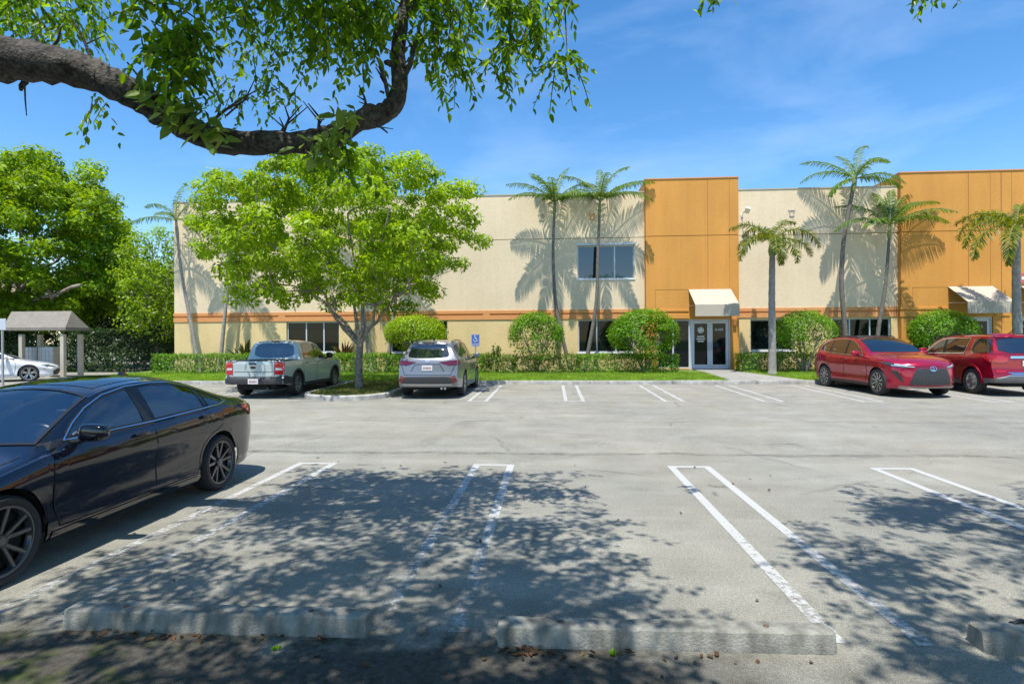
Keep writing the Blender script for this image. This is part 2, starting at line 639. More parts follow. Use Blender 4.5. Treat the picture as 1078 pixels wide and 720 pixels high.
def hairpin(xc, head, tail, mat, half=0.30, lw=0.10, up=True):
    bm = bmesh.new()
    y0, y1 = sorted((head, tail))
    s = lw if head > tail else -lw
    strip(bm, xc - half, xc - half + lw, *((y0, y1 - lw) if head > tail else (y0 + lw, y1)))
    strip(bm, xc + half - lw, xc + half, *((y0, y1 - lw) if head > tail else (y0 + lw, y1)))
    strip(bm, xc - half, xc + half, min(head, head - s), max(head, head - s))
    return obj('bay_line', bm, mat)

for px, mt in ((330, 'paint_worn'), (519.5, 'paint_worn'), (723.8, 'paint_near'), (930.5, 'paint_near')):
    p = gnd(px, 490)
    meta(hairpin(p.x, 8.42, 3.55, MT[mt]), 'white double bay line in the near row', kind='structure')
meta(hairpin(-6.25, 8.42, 3.55, MT['paint_worn']), 'white double bay line in the near row', kind='structure')
meta(hairpin(7.3, 8.42, 3.55, MT['paint_near']), 'white double bay line in the near row', kind='structure')
for px in (502.5, 605, 710.7, 815.6, 920.5):
    p = at(px, 420, 16.2)
    meta(hairpin(p.x, 16.2, 21.1, MT['paint_far'], half=0.29, lw=0.10), 'white double bay line in the far row', kind='structure')
meta(hairpin(11.95, 16.2, 21.1, MT['paint_far'], half=0.29), 'white double bay line in the far row', kind='structure')
meta(hairpin(-10.6, 16.2, 21.1, MT['paint_far'], half=0.29), 'white double bay line in the far row', kind='structure')
meta(hairpin(-13.4, 16.2, 21.1, MT['paint_far'], half=0.29), 'white double bay line in the far row', kind='structure')

# ---- kerb, bed of grass, path, island
YK = 21.5
MT['kerb'] = M('kerb_concrete', (0.36, 0.35, 0.32), 0.9, var=0.35, vs=5, mott=0.25, ms=1.4, bump=0.5, bs=50)
def bedz(Y):
    """the bed rises from the kerb to the foot of the wall"""
    return 0.305 + max(0.0, min(1.0, (Y - 21.65) / 5.5)) * 0.145

bm = bmesh.new()
x = -19.6
k = 0
rk = random.Random(3)
while x < 31:
    x1 = x + 3.0
    boxb(bm, x, x1 - 0.012, YK + rk.uniform(-.006, .006), YK + 0.15, 0.05, 0.325 + rk.uniform(-.006, .006), 0.018)
    x = x1
boxb(bm, -19.75, -19.6, YK, 27.2, 0.05, 0.32, 0.018)
meta(obj('kerb', bm, MT['kerb'], None, 30), 'long concrete kerb in front of the building', kind='structure')

path_poly = [gnd(771, 401, .13), gnd(852, 400.5, .13)]
PX0, PX1 = path_poly[0].x, path_poly[1].x
bm = bmesh.new()
# bed surface as a sheet with the path cut out of it on plan: left part and right part
def bed(bm, poly):
    bm.faces.new([bm.verts.new((x, y, bedz(y))) for x, y in poly])
bed(bm, [(-19.6, 21.65), (PX0, 21.65), (6.5, 25.6), (6.45, 27.28), (-19.6, 27.28)])
bed(bm, [(PX1, 21.65), (31, 21.65), (31, 27.28), (8.15, 27.28), (8.15, 25.6)])
MT['turf'] = M('turf', (0.10, 0.165, 0.02), 0.95, var=0.45, vs=6)
meta(obj('grass_bed', bm, MT['turf']), 'strip of lawn between the kerb and the building', kind='structure')
bm = bmesh.new()
pl = [(PX0, 21.65), (PX1, 21.65), (8.15, 25.6), (8.15, 27.0), (6.45, 27.0), (6.5, 25.6)]
vs_ = [bm.verts.new((x, y, bedz(y) + 0.012)) for x, y in pl]
bm.faces.new((vs_[0], vs_[1], vs_[2], vs_[5]))
bm.faces.new((vs_[5], vs_[2], vs_[3], vs_[4]))
meta(obj('path', bm, MT['path']), 'concrete path from the kerb to the glass doors', kind='structure')

# island
IX0, IX1, IY0 = -7.55, -4.85, 16.2
def island_outline(off):
    pts = []
    x0, x1, y0 = IX0 + off, IX1 - off, IY0 + off
    cx, r = (x0 + x1) / 2, (x1 - x0) / 2
    ry = r * 0.95
    for i in range(25):
        a = PI + PI * i / 24
        pts.append((cx + r * math.cos(a), y0 + ry + ry * math.sin(a)))
    return pts
outer = island_outline(0) + [(IX1, YK - 0.02)] 
outer = [(IX0, YK - 0.02)] + outer
inner = [(IX0 + .16, YK - 0.02)] + island_outline(.16) + [(IX1 - .16, YK - 0.02)]
bm = bmesh.new()
n = len(outer)
def ring(pts, f):
    return [bm.verts.new((x, y, f(y))) for x, y in pts]
mid = [((a[0] * .85 + b[0] * .15), (a[1] * .85 + b[1] * .15)) for a, b in zip(outer, inner)]
r0 = ring(outer, lambda y: 0.0)
r1 = ring(outer, lambda y: gz(y) + .125)
r2 = ring(mid, lambda y: gz(y) + .15)
r3 = ring(inner, lambda y: gz(y) + .15)
r4 = ring(inner, lambda y: gz(y) + .05)
for A, B in ((r0, r1), (r1, r2), (r2, r3), (r3, r4)):
    for i in range(n - 1):
        bm.faces.new((A[i], A[i + 1], B[i + 1], B[i]))
meta(obj('island_kerb', bm, MT['kerb'], None, 35), 'rounded concrete kerb of the tree island', kind='structure')
bm = bmesh.new()
bm.faces.new([bm.verts.new((x, y, gz(y) + .125)) for x, y in inner])
MT['turf_dry'] = M('turf_dry', (0.12, 0.135, 0.03), 0.95, var=0.5, vs=5)
meta(obj('island_lawn', bm, MT['turf_dry']), 'patch of lawn on the kerbed tree island', kind='structure')

# grass blades
def blades(name, P, h, wd, mat, seed, label):
    r = rng_of(seed)
    N = len(P)
    an = r.uniform(0, 2 * PI, N)
    hh = h * r.uniform(.5, 1.3, N)
    lean = r.normal(0, .35, (N, 2)) * hh[:, None]
    side = np.stack([np.cos(an), np.sin(an), np.zeros(N)], 1) * (wd / 2)
    V = np.empty((N, 3, 3))
    V[:, 0] = P - side
    V[:, 1] = P + side
    V[:, 2] = P + np.concatenate([lean, hh[:, None]], 1)
    o = npmesh(name, V.reshape(-1, 3), np.arange(N * 3).reshape(-1, 3), 3, mat)
    return meta(o, label, 'grass', None, 'stuff')

MT['blade'] = leafmat('grass_blade', [(.15, .29, .012), (.22, .37, .016), (.30, .42, .035)], .38, rough=.6, clump=.35, cs=1.5)
MT['blade_dry'] = leafmat('grass_blade_dry', [(.09, .13, .02), (.16, .18, .035), (.24, .22, .08)], .3, rough=.6, clump=.4, cs=2)
r = rng_of(5)
N = 75000
P = np.stack([r.uniform(-19.5, 22, N), 21.67 + 3.8 * r.random(N) ** 1.1, np.zeros(N)], 1)
lx = PX0 - np.clip((P[:, 1] - 21.65) / 3.95, 0, 1) * (PX0 - 6.5)
rx = PX1 - np.clip((P[:, 1] - 21.65) / 3.95, 0, 1) * (PX1 - 8.15)
keep = (P[:, 0] < lx) | (P[:, 0] > rx)
P = P[keep]
P[:, 2] = 0.305 + np.clip((P[:, 1] - 21.65) / 5.5, 0, 1) * .145 - .005
blades('lawn_grass', P, .085, .016, MT['blade'], 6, 'short bright green grass along the kerb')
N = 9000
P = np.stack([r.uniform(IX0 + .16, IX1 - .16, N), r.uniform(IY0 + .2, 21.45, N), np.zeros(N)], 1)
cx = (IX0 + IX1) / 2
rr = (IX1 - IX0) / 2 - .17
d = ((P[:, 0] - cx) / rr) ** 2 + (np.minimum(P[:, 1] - (IY0 + .16 + rr * .95), 0) / (rr * .95)) ** 2
P = P[d < 1]
P[:, 2] = np.clip((P[:, 1] - 9) * .015, 0, .1875) + .12
blades('island_grass', P, .08, .018, MT['blade_dry'], 7, 'patchy dry green grass around the island tree')

# ------------------------------------------------------------------ wheel stops
def wheel_stop(a, b, label):
    a, b = Vector(a), Vector(b)
    c = (a + b) / 2
    d = b - a
    t = empty('wheel_stop', (c.x, c.y, 0), math.atan2(d.y, d.x), label, 'wheel stop', 'concrete wheel stops at the head of the near bays')
    Ln = d.length / 2
    bm = bmesh.new()
    r = random.Random(int(c.x * 100))
    chips = [(r.uniform(-Ln, Ln), r.uniform(.015, .05), r.uniform(.002, .008), r.choice((2, 3, 4, 5))) for _ in range(12)]
    prof = [(-.086, -.01), (-.087, .03), (-.070, .108), (-.060, .118), (.058, .118), (.070, .108), (.087, .03), (.086, -.01)]
    rows = []
    N = 150
    for i in range(N + 1):
        u = -Ln + 2 * Ln * i / N
        e = min(1.0, (Ln - abs(u)) / .045)
        s = .80 + .20 * math.sqrt(max(0, 1 - (1 - e) ** 2))
        row = []
        for k, (y, z) in enumerate(prof):
            dz = sum(d * max(0, 1 - abs(u - cu) / wd) for cu, wd, d, kk in chips if abs(kk - k) <= 1)
            row.append(bm.verts.new((u, y * s * (1 - dz * 4) + r.uniform(-.0004, .0004), (z if z < 0.01 else z * (.72 + .28 * s / 1.0 if e < 1 else 1.0)) - dz + r.uniform(-.0003, .0003))))
        rows.append(row)
    for i in range(N):
        for k in range(len(prof) - 1):
            bm.faces.new((rows[i][k], rows[i + 1][k], rows[i + 1][k + 1], rows[i][k + 1]))
    bm.faces.new(rows[0])
    bm.faces.new(rows[-1][::-1])
    bmesh.ops.recalc_face_normals(bm, faces=bm.faces)
    obj('concrete_block', bm, MT['stop'], t, 30)
    for u in (-Ln * .62, Ln * .62):
        bm = bmesh.new()
        lathe(bm, [(.114, .0), (.1225, .011), (.121, .017), (.114, .019)], 12, 'Z')
        for v in bm.verts: v.co.x += u
        obj('anchor_pin', bm, MT['rust'], t, 30)
    return t

def stop_mat():
    m = M('wheel_stop_concrete', (0.27, 0.262, 0.225), 0.92, var=0.22, vs=14, mott=0.15, ms=2.0, bump=0.4, bs=75)
    n = m.node_tree.nodes
    l = m.node_tree.links.new
    p = n['Principled BSDF']
    src = p.inputs['Base Color'].links[0].from_socket
    g = n.new('ShaderNodeNewGeometry')
    mp = n.new('ShaderNodeMapping')
    mp.inputs['Scale'].default_value = (9, 9, 1.6)
    l(g.outputs['Position'], mp.inputs['Vector'])
    a = n.new('ShaderNodeTexNoise')
    a.inputs['Scale'].default_value = 1.0
    a.inputs['Detail'].default_value = 6
    l(mp.outputs['Vector'], a.inputs['Vector'])
    rp = n.new('ShaderNodeMapRange')
    rp.inputs['From Min'].default_value = .40
    rp.inputs['From Max'].default_value = .66
    rp.inputs['To Max'].default_value = .62
    l(a.outputs['Fac'], rp.inputs['Value'])
    mm = n.new('ShaderNodeMix')
    mm.data_type = 'RGBA'
    mm.inputs[7].default_value = (.04, .042, .032, 1)
    l(rp.outputs['Result'], mm.inputs[0])
    l(src, mm.inputs[6])
    l(mm.outputs[2], p.inputs['Base Color'])
    return m
MT['stop'] = stop_mat()
MT['rust'] = M('rusty_steel', (0.12, 0.06, 0.035), 0.8, var=.3, vs=30)
a, b = gnd(63, 663), gnd(384, 672)
wheel_stop((a.x, a.y + .09), (b.x, b.y + .09), 'weathered concrete wheel stop with leaves and moss at its foot, beside the black sedan')
a, b = gnd(524, 678), gnd(880, 687)
wheel_stop((a.x, a.y + .05), (b.x, b.y + .06), 'dark stained concrete wheel stop between the two long white double lines')
a = gnd(1040, 690)
wheel_stop((a.x, a.y + .10), (a.x + 1.83, a.y + .06), 'shaded grey wheel stop cut off by the right edge, beside a bent black leg')
# ------------------------------------------------------------------ the building
YF = 27.3            # plane of the beige facade
YB = 27.1            # plane of the orange tower blocks
XL = at(183.3, 300, YF).x
XR = 33.0
zat = lambda px, py, Y=YF: at(px, py, Y).z
xat = lambda px, Y=YF: at(px, 340, Y).x
Z_TOP = zat(600, 204.5)
Z_JOINT = zat(600, 251.2)
Z_B1 = zat(539, 326.6)
Z_B0 = zat(539, 336.6)
Z_GR = zat(539, 331.2)
Z_FL = 0.45

bld = empty('office_building', (0, YF, 0), 0, 'long two storey beige and orange stucco warehouse office across the lot', 'building')
bld_inv = Matrix.Translation((0, -YF, 0))

def bobj(name, bm, mat, parent=bld, smooth=None, label=None):
    """parts are modelled in world coordinates, then moved into the building's frame"""
    if parent is bld:
        bm.transform(bld_inv)
    o = obj(name, bm, mat, parent, smooth)
    if label: o['label'] = label
    return o

def wall(bm, x0, x1, z0, z1, y, th, holes=()):
    """a wall slab with its front at y and thickness th; holes (x0,x1,z0,z1) are cut through"""
    xs = sorted({x0, x1, *[h[i] for h in holes for i in (0, 1) if x0 < h[i] < x1]})
    zs = sorted({z0, z1, *[h[i] for h in holes for i in (2, 3) if z0 < h[i] < z1]})
    def solid(i, j):
        if i < 0 or j < 0 or i >= len(xs) - 1 or j >= len(zs) - 1: return False
        cx, cz = (xs[i] + xs[i + 1]) / 2, (zs[j] + zs[j + 1]) / 2
        return not any(h[0] < cx < h[1] and h[2] < cz < h[3] for h in holes)
    def q(*c):
        bm.faces.new([bm.verts.new(v) for v in c])
    for i in range(len(xs) - 1):
        for j in range(len(zs) - 1):
            if not solid(i, j): continue
            a, b, c, d = xs[i], xs[i + 1], zs[j], zs[j + 1]
            f, k = y, y + th
            q((a, f, c), (b, f, c), (b, f, d), (a, f, d))
            q((b, k, c), (a, k, c), (a, k, d), (b, k, d))
            if not solid(i - 1, j): q((a, k, c), (a, f, c), (a, f, d), (a, k, d))
            if not solid(i + 1, j): q((b, f, c), (b, k, c), (b, k, d), (b, f, d))
            if not solid(i, j - 1): q((a, k, c), (b, k, c), (b, f, c), (a, f, c))
            if not solid(i, j + 1): q((a, f, d), (b, f, d), (b, k, d), (a, k, d))

def window(x0, x1, z0, z1, y, mull, parent=bld, name='window', fw=.055, sill=True, glass='glass'):
    """aluminium frame with mullions, panes set back in it"""
    inset = .11
    bm = bmesh.new()
    yy = y + inset
    boxb(bm, x0, x1, yy, yy + .09, z1 - fw, z1)
    boxb(bm, x0, x1, yy, yy + .09, z0, z0 + fw)
    ex = [x0] + list(mull) + [x1]
    boxb(bm, x0, x0 + fw, yy, yy + .09, z0 + fw, z1 - fw)
    boxb(bm, x1 - fw, x1, yy, yy + .09, z0 + fw, z1 - fw)
    for mm_ in mull:
        boxb(bm, mm_ - fw * .55, mm_ + fw * .55, yy + .002, yy + .088, z0 + fw, z1 - fw)
    f = bobj(name, bm, MT['alu'], parent)
    for a, b in zip(ex[:-1], ex[1:]):
        bm = bmesh.new()
        boxb(bm, a + fw * .4, b - fw * .4, yy + .04, yy + .055, z0 + fw * .5, z1 - fw * .5)
        bm.transform(bld_inv)
        obj('pane', bm, MT[glass], f)
    if sill:
        bm = bmesh.new()
        boxb(bm, x0 - .04, x1 + .04, y - .035, y + .11, z0 - .06, z0, .008)
        bm.transform(bld_inv)
        obj('sill', bm, MT['white'], f)
    return f

# blocks
B1 = (xat(679.5, YB), xat(778, YB), zat(679.5, 189.5, YB))
B2 = (xat(948, YB), XR, zat(948, 182.5, YB))
# openings on the ground floor, photo pixels
def hole(pa, pb, ya, yb, Y):
    return (xat(pa, Y), xat(pb, Y), zat((pa + pb) / 2, yb, Y), zat((pa + pb) / 2, ya, Y))
H_UP = hole(608, 668, 258.2, 293.5, YF)
H_L1 = hole(301.5, 357, 338.6, 371, YF)
H_L2 = hole(411, 471, 337.5, 371, YF)
H_M = hole(608.5, 668, 336.5, 371, YF)
H_R1 = hole(790, 836, 336.3, 369, YF)
H_R2 = hole(876, 938, 335, 368.5, YF)
zt1 = zat(720, 336.3, YB)
H_SF = (xat(692, YB), xat(726.9, YB), Z_FL + .04, zt1)
H_DR = (xat(726.9, YB), xat(769, YB), Z_FL + .02, zt1)
zt2 = zat(1030, 333.5, YB)
H_SF2 = (xat(961, YB), xat(1019.5, YB), Z_FL + .04, zt2)
H_DR2 = (xat(1019.5, YB), xat(1045.5, YB), Z_FL + .02, zt2)
H_DR3 = (xat(1066, YB), xat(1092, YB), Z_FL + .02, zt2)

bm = bmesh.new()
wall(bm, XL, B1[0], 0.2, Z_B0, YF, .2, (H_L1, H_L2, H_M))
bobj('lower_wall', bm, MT['yellow'], label='long pale yellow lower wall')
bm = bmesh.new()
wall(bm, B1[1], B2[0], 0.2, Z_B0, YF, .2, (H_R1, H_R2))
bobj('lower_wall', bm, MT['yellow'], label='pale yellow lower wall between the orange towers')
gr = .014
for x0, x1 in ((XL, B1[0]), (B1[1], B2[0])):
    bm = bmesh.new()
    wall(bm, x0, x1, Z_B1, Z_JOINT - gr, YF, .2, (H_UP,) if x0 == XL else ())
    wall(bm, x0, x1, Z_JOINT + gr, Z_TOP, YF, .2)
    bobj('upper_wall', bm, MT['beige'], label='beige upper wall')
# side and back walls, roof
bm = bmesh.new()
boxb(bm, XL, XL + .2, YF + .203, 48, 0.2, Z_TOP)
boxb(bm, XL, XR, 48.003, 48.2, 0.2, Z_TOP)
boxb(bm, XR - .2, XR, YF + .203, 48, 0.2, Z_TOP)
bobj('side_wall', bm, MT['beige'])
bm = bmesh.new()
boxb(bm, XL + .203, XR - .203, YF + .26, 47.9, Z_TOP - .55, Z_TOP - .4)
bobj('roof', bm, MT['roof'])
bm = bmesh.new()
for x0, x1 in ((XL, B1[0]), (B1[1], B2[0])):
    boxb(bm, x0 + .005, x1 - .005, YF + .05, YF + .19, Z_JOINT - gr - .04, Z_JOINT + gr + .04)
for b in (B1, B2):
    boxb(bm, b[0] + .3, b[1] - .3, YB + .06, YB + .19, Z_JOINT - gr - .04, Z_JOINT + gr + .04)
bobj('joint', bm, MT['groove'])
bm = bmesh.new()
for x0, x1 in ((XL - .03, B1[0]), (B1[1], B2[0])):
    boxb(bm, x0, x1, YF - .03, YF + .2, Z_B0, Z_GR - .03, .006)
    boxb(bm, x0, x1, YF - .03, YF + .2, Z_GR + .05, Z_B1, .006)
    boxb(bm, x0 + .03, x1, YF + .03, YF + .199, Z_GR - .028, Z_GR + .048)
for px in (297, 395, 512, 584, 640, 668, 868):
    X = xat(px)
    boxb(bm, X - .17, X + .17, YF - .028, YF + .028, Z_GR - .028, Z_GR + .048)
bobj('orange_band', bm, MT['band'], label='orange stucco band between the storeys')

# coping on the parapet
bm = bmesh.new()
for x0, x1 in ((XL - .02, B1[0] - .003), (B1[1] + .003, B2[0] - .003)):
    boxb(bm, x0, x1, YF - .025, YF + .24, Z_TOP + .002, Z_TOP + .05)
bobj('coping', bm, MT['tan'])

def tower(b, holes, zs_):
    x0, x1, zt = b
    bm = bmesh.new()
    wall(bm, x0, x1, .2, Z_JOINT - gr, YB, .35, holes)
    wall(bm, x0, x1, Z_JOINT + gr, zt, YB, .35)
    for z0, z1 in ((.2, Z_JOINT - gr), (Z_JOINT + gr, zt)):
        pass
    # returns running back over the roof
    boxb(bm, x0, x0 + .3, YB + .353, YB + 3.2, Z_TOP - .3, zt)
    boxb(bm, x1 - .3, x1, YB + .353, YB + 3.2, Z_TOP - .3, zt)
    o = bobj('tower_wall', bm, MT['orange'], label='orange stucco tower block, taller than the beige wall')
    bm = bmesh.new()
    boxb(bm, x0 - .02, x1 + .02, YB - .03, YB + .40, zt + .002, zt + .05)
    bobj('coping', bm, MT['band'])
    return o

tower(B1, (H_SF, H_DR), 0)
tower(B2, (H_SF2, H_DR2, H_DR3), 0)
# scored lines, reveals and ledges on the towers: lines and reveals are thin dark coloured strips, ledges stand proud
MT['orange_dark'] = M('stucco_orange_reveal', (0.36, 0.15, 0.035), 0.9)
bm = bmesh.new()
def vline(px, ya, yb, Y=YB, wd=.018):
    X = xat(px, Y)
    boxb(bm, X - wd / 2, X + wd / 2, Y - .004, Y + .01, zat(px, yb, Y), zat(px, ya, Y))
def hline(pa, pb, y, Y=YB, wd=.02):
    boxb(bm, xat(pa, Y), xat(pb, Y), Y - .0045, Y + .01, zat((pa + pb) / 2, y, Y) - wd / 2, zat((pa + pb) / 2, y, Y) + wd / 2)
vline(745.5, 189, 305, wd=.022); vline(768.5, 188, 336, wd=.016)
hline(690, 725, 305); vline(690, 305, 325)
vline(1020, 182, 302, wd=.03); vline(1043, 181.5, 302); vline(1054.5, 181, 360, wd=.04); vline(1065.5, 181, 302)
hline(961, 998, 302.5); vline(961, 302.5, 322)
for X in (B1[0] + .02, B2[0] + .02):
    boxb(bm, X - .02, X + .02, YB - .0046, YB + .01, .5, Z_TOP + .4)
bobj('score_line', bm, MT['orange_dark'])
bm = bmesh.new()
for x0, x1 in ((B1[0] - .015, xat(725, YB)), (B2[0] - .015, xat(998, YB)), (xat(1046.5, YB), xat(1063, YB))):
    boxb(bm, x0, x1, YB - .035, YB + .02, Z_GR + .06, Z_GR + .17, .01)
    boxb(bm, x0, x1, YB - .030, YB + .02, Z_B0 - .02, Z_GR - .04, .01)
bobj('ledge', bm, MT['orange'])

# windows
m_ = lambda *px: [xat(p) for p in px]
window(*H_UP, YF, m_(630, 647.5), glass='glass_up')
window(*H_L1, YF, m_(321.5, 340))
window(*H_L2, YF, m_(431, 451))
window(*H_M, YF, m_(628.5, 648.5))
window(*H_R1, YF, m_(813,))
window(*H_R2, YF, m_(895.5, 917))
window(H_SF[0], H_SF[1], H_SF[2], H_SF[3], YB, [xat(709, YB)], sill=False, fw=.06)
window(H_SF2[0], H_SF2[1], H_SF2[2], H_SF2[3], YB, [xat(980, YB), xat(1000, YB)], sill=False, fw=.06)
bm = bmesh.new()
boxb(bm, H_UP[0] - .06, H_UP[1] + .06, YF - .05, YF + .02, H_UP[3] + .002, H_UP[3] + .09, .006)
bobj('window_head', bm, MT['alu'])

def lettering(txt, x, y, z, size, parent, mat=MT['white'], align='CENTER'):
    """raised letters as a mesh"""
    c = bpy.data.curves.new('lettering', 'FONT')
    c.body = txt
    c.size = size
    c.align_x = align
    c.extrude = .002
    tmp = bpy.data.objects.new('lettering_curve', c)
    COL.objects.link(tmp)
    dg = bpy.context.evaluated_depsgraph_get()
    me = bpy.data.meshes.new_from_object(tmp.evaluated_get(dg))
    bpy.data.objects.remove(tmp)
    me.materials.clear()
    o = link('lettering', me, mat, parent)
    o.rotation_euler = (PI / 2, 0, 0)
    o.location = (x, y - YF, z)
    return o

def door_leaf(x0, x1, z0, z1, y, hinge):
    yy = y + .09
    st = .115
    bm = bmesh.new()
    boxb(bm, x0, x0 + st, yy, yy + .05, z0, z1, .004)
    boxb(bm, x1 - st, x1, yy, yy + .05, z0, z1, .004)
    boxb(bm, x0 + st, x1 - st, yy + .001, yy + .049, z1 - st, z1)
    boxb(bm, x0 + st, x1 - st, yy + .001, yy + .049, z0, z0 + .2)
    d = bobj('door', bm, MT['alu'])
    bm = bmesh.new()
    boxb(bm, x0 + st - .01, x1 - st + .01, yy + .02, yy + .03, z0 + .19, z1 - st + .01)
    bm.transform(bld_inv)
    obj('pane', bm, MT['glass'], d)
    bm = bmesh.new()
    hx = x1 - st / 2 if hinge == 'L' else x0 + st / 2
    tube(bm, [(hx, yy, z0 + .85), (hx, yy - .06, z0 + .87), (hx, yy - .06, z0 + 1.2), (hx, yy, z0 + 1.22)], .014, 8)
    bm.transform(bld_inv)
    obj('handle', bm, MT['grey_metal'], d, 50)
    return d

def door_frame(h, y):
    bm = bmesh.new()
    f = .07
    boxb(bm, h[0], h[0] + f, y + .06, y + .17, h[2], h[3])
    boxb(bm, h[1] - f, h[1], y + .06, y + .17, h[2], h[3])
    boxb(bm, h[0] + f, h[1] - f, y + .061, y + .169, h[3] - f, h[3])
    bobj('door_frame', bm, MT['alu'])
    bm = bmesh.new()
    boxb(bm, h[0] - .1, h[1] + .1, y - .12, y + .2, h[2] - .08, h[2] - .004)
    bobj('threshold', bm, MT['concrete'])
    return h[0] + f + .006, h[1] - f - .006, h[2], h[3] - f - .006

x0, x1, z0, z1 = door_frame(H_DR, YB)
xm = (x0 + x1) / 2
dl = door_leaf(x0, xm - .004, z0, z1, YB, 'L')
dr = door_leaf(xm + .004, x1, z0, z1, YB, 'R')
yl = YB + .107
cx = (x0 + xm) / 2
zc = zat(737, 347.5, YB)
bm = bmesh.new()
lathe(bm, [(0, .105), (0, .14)], 32, 'Y')
lathe(bm, [(0, .0), (0, .085)], 32, 'Y')
for v in bm.verts: v.co += Vector((cx, yl, zc))
for k in range(3):
    box(bm, (cx - .03 + .03 * k, yl - .002, zc), (.012, .003, .10 - .02 * k))
bm.transform(bld_inv)
MT['decal'] = M('white_decal', (.72, .74, .72), .6)
obj('round_logo', bm, MT['decal'], dl)
bm = bmesh.new()
rl = random.Random(4)
for k, wd in enumerate((.32, .38, .27)):          # three lines too small to read in the photograph
    zz = zat(737, 354.2 + 2.5 * k, YB)
    u = cx - wd / 2
    while u < cx + wd / 2:
        q = rl.uniform(.025, .05)
        boxb(bm, u, u + q, yl - .002, yl + .001, zz - .035, zz + .03)
        u += q + .014
bm.transform(bld_inv)
obj('small_print', bm, MT['decal'], dl)
cx = (xm + x1) / 2
lettering('A109', cx, yl, zat(757, 348.3, YB), .175, dr, MT['decal'])
x0, x1, z0, z1 = door_frame(H_DR2, YB)
d2 = door_leaf(x0, x1, z0, z1, YB, 'R')
lettering('113', (x0 + x1) / 2, yl, zat(1034, 345.3, YB), .20, d2, MT['decal'])
x0, x1, z0, z1 = door_frame(H_DR3, YB)
d3 = door_leaf(x0, x1, z0, z1, YB, 'L')
lettering('115', (x0 + x1) / 2, yl, zat(1080, 345.0, YB), .20, d3, MT['decal'])

def awning(pl, pr, ytop, yfront, ybot, label):
    """sloping canvas canopy with open sides on a tube frame"""
    x0, x1 = xat(pl, YB), xat(pr, YB)
    zt = zat(pl, ytop, YB)
    p = 1.23
    zf = at(pl, yfront, YB - p).z
    zb = at(pl, ybot, YB - p).z
    bm = bmesh.new()
    th = .012
    v = lambda *c: bm.verts.new(c)
    def slab(a, b, c, d, nrm):
        q = [Vector(k) for k in (a, b, c, d)]
        nv = Vector(nrm) * th
        lo = [bm.verts.new(k) for k in q]
        hi = [bm.verts.new(k + nv) for k in q]
        bm.faces.new(hi); bm.faces.new(lo[::-1])
        for i in range(4):
            bm.faces.new((lo[i], lo[(i + 1) % 4], hi[(i + 1) % 4], hi[i]))
    yb_, yf = YB - .006, YB - p
    slab((x0, yf, zf), (x1, yf, zf), (x1, yb_, zt), (x0, yb_, zt), (0, -.5, .8))
    slab((x0, yf - .002, zb), (x1, yf - .002, zb), (x1, yf - .002, zf + .008), (x0, yf - .002, zf + .008), (0, -1, 0))
    bmesh.ops.recalc_face_normals(bm, faces=bm.faces)
    a = bobj('awning', bm, MT['awning'], label=label)
    bm = bmesh.new()
    for X in (x0 + .03, (x0 + x1) / 2, x1 - .03):
        tube(bm, [(X, yf + .03, zf - .03), (X, YB, zf + .03)], .014, 6)
        tube(bm, [(X, yf + .03, zb + .02), (X, yf + .03, zf - .03)], .012, 6)
    tube(bm, [(x0 + .03, yf + .03, zb + .02), (x1 - .03, yf + .03, zb + .02)], .014, 6)
    bm.transform(bld_inv)
    obj('awning_frame', bm, MT['alu'], a)

awning(725, 769.5, 305, 321, 333, 'cream awning over the double glass doors')
awning(998, 1045, 302, 318, 330, 'cream awning over the door marked 113')
awning(1074.5, 1122, 301.5, 317.5, 329.5, 'cream awning at the right edge')

# square scupper mouldings under the parapet
for px, py in ((570.2, 229.2), (623.8, 228.3), (834, 224.5), (890.5, 223.3), (470, 231), (420, 232)):
    X, Z = xat(px), zat(px, py)
    bm = bmesh.new()
    s, t = .155, .05
    boxb(bm, X - s, X + s, YF - .03, YF + .02, Z + s - t, Z + s, .006)
    boxb(bm, X - s * .72, X + s * .72, YF - .03, YF + .02, Z - s, Z - s + t, .006)
    boxb(bm, X - s * .72, X - s * .72 + t, YF - .029, YF + .02, Z - s + t, Z + s - t)
    boxb(bm, X + s * .72 - t, X + s * .72, YF - .029, YF + .02, Z - s + t, Z + s - t)
    bobj('scupper', bm, MT['band'] if px in (623.8,) else MT['tan'])
# flood light on the wall right of the tower
bm = bmesh.new()
X, Z = xat(781.5), zat(781.5, 227)
boxb(bm, X - .05, X + .05, YF - .04, YF + .01, Z - .08, Z + .08, .01)
tube(bm, [(X, YF - .03, Z), (X, YF - .25, Z + .1), (X + .02, YF - .42, Z + .12)], .022, 8)
f = bobj('flood_light', bm, MT['white'], None if False else bld, 40)
bm = bmesh.new()
box(bm, (0, 0, 0), (.22, .34, .09), 0, .02)
bm.transform(Matrix.Translation((X + .08, YF - .52, Z + .12)) @ Matrix.Rotation(R(-28), 4, 'X') @ Matrix.Rotation(R(18), 4, 'Y'))
bm.transform(bld_inv)
obj('lamp_head', bm, MT['white'], f)
# dark little box lamp under the awning and pipe at the door
bm = bmesh.new()
X, Z = xat(773, YB), zat(773, 339, YB)
boxb(bm, X - .075, X + .075, YB - .12, YB + .01, Z - .17, Z + .14, .01)
bobj('wall_lamp', bm, MT['orange_dark'])
bm = bmesh.new()
X = xat(775.6, YB)
tube(bm, [(X, YB - .14, .44), (X, YB - .14, .78), (X, YB - .08, .83), (X, YB + .01, .83)], .045, 10)
lathe_c = [(.0, .075), (.03, .075), (.03, .045)]
bobj('standpipe', bm, MT['orange_dark'], None if False else bld, 40)
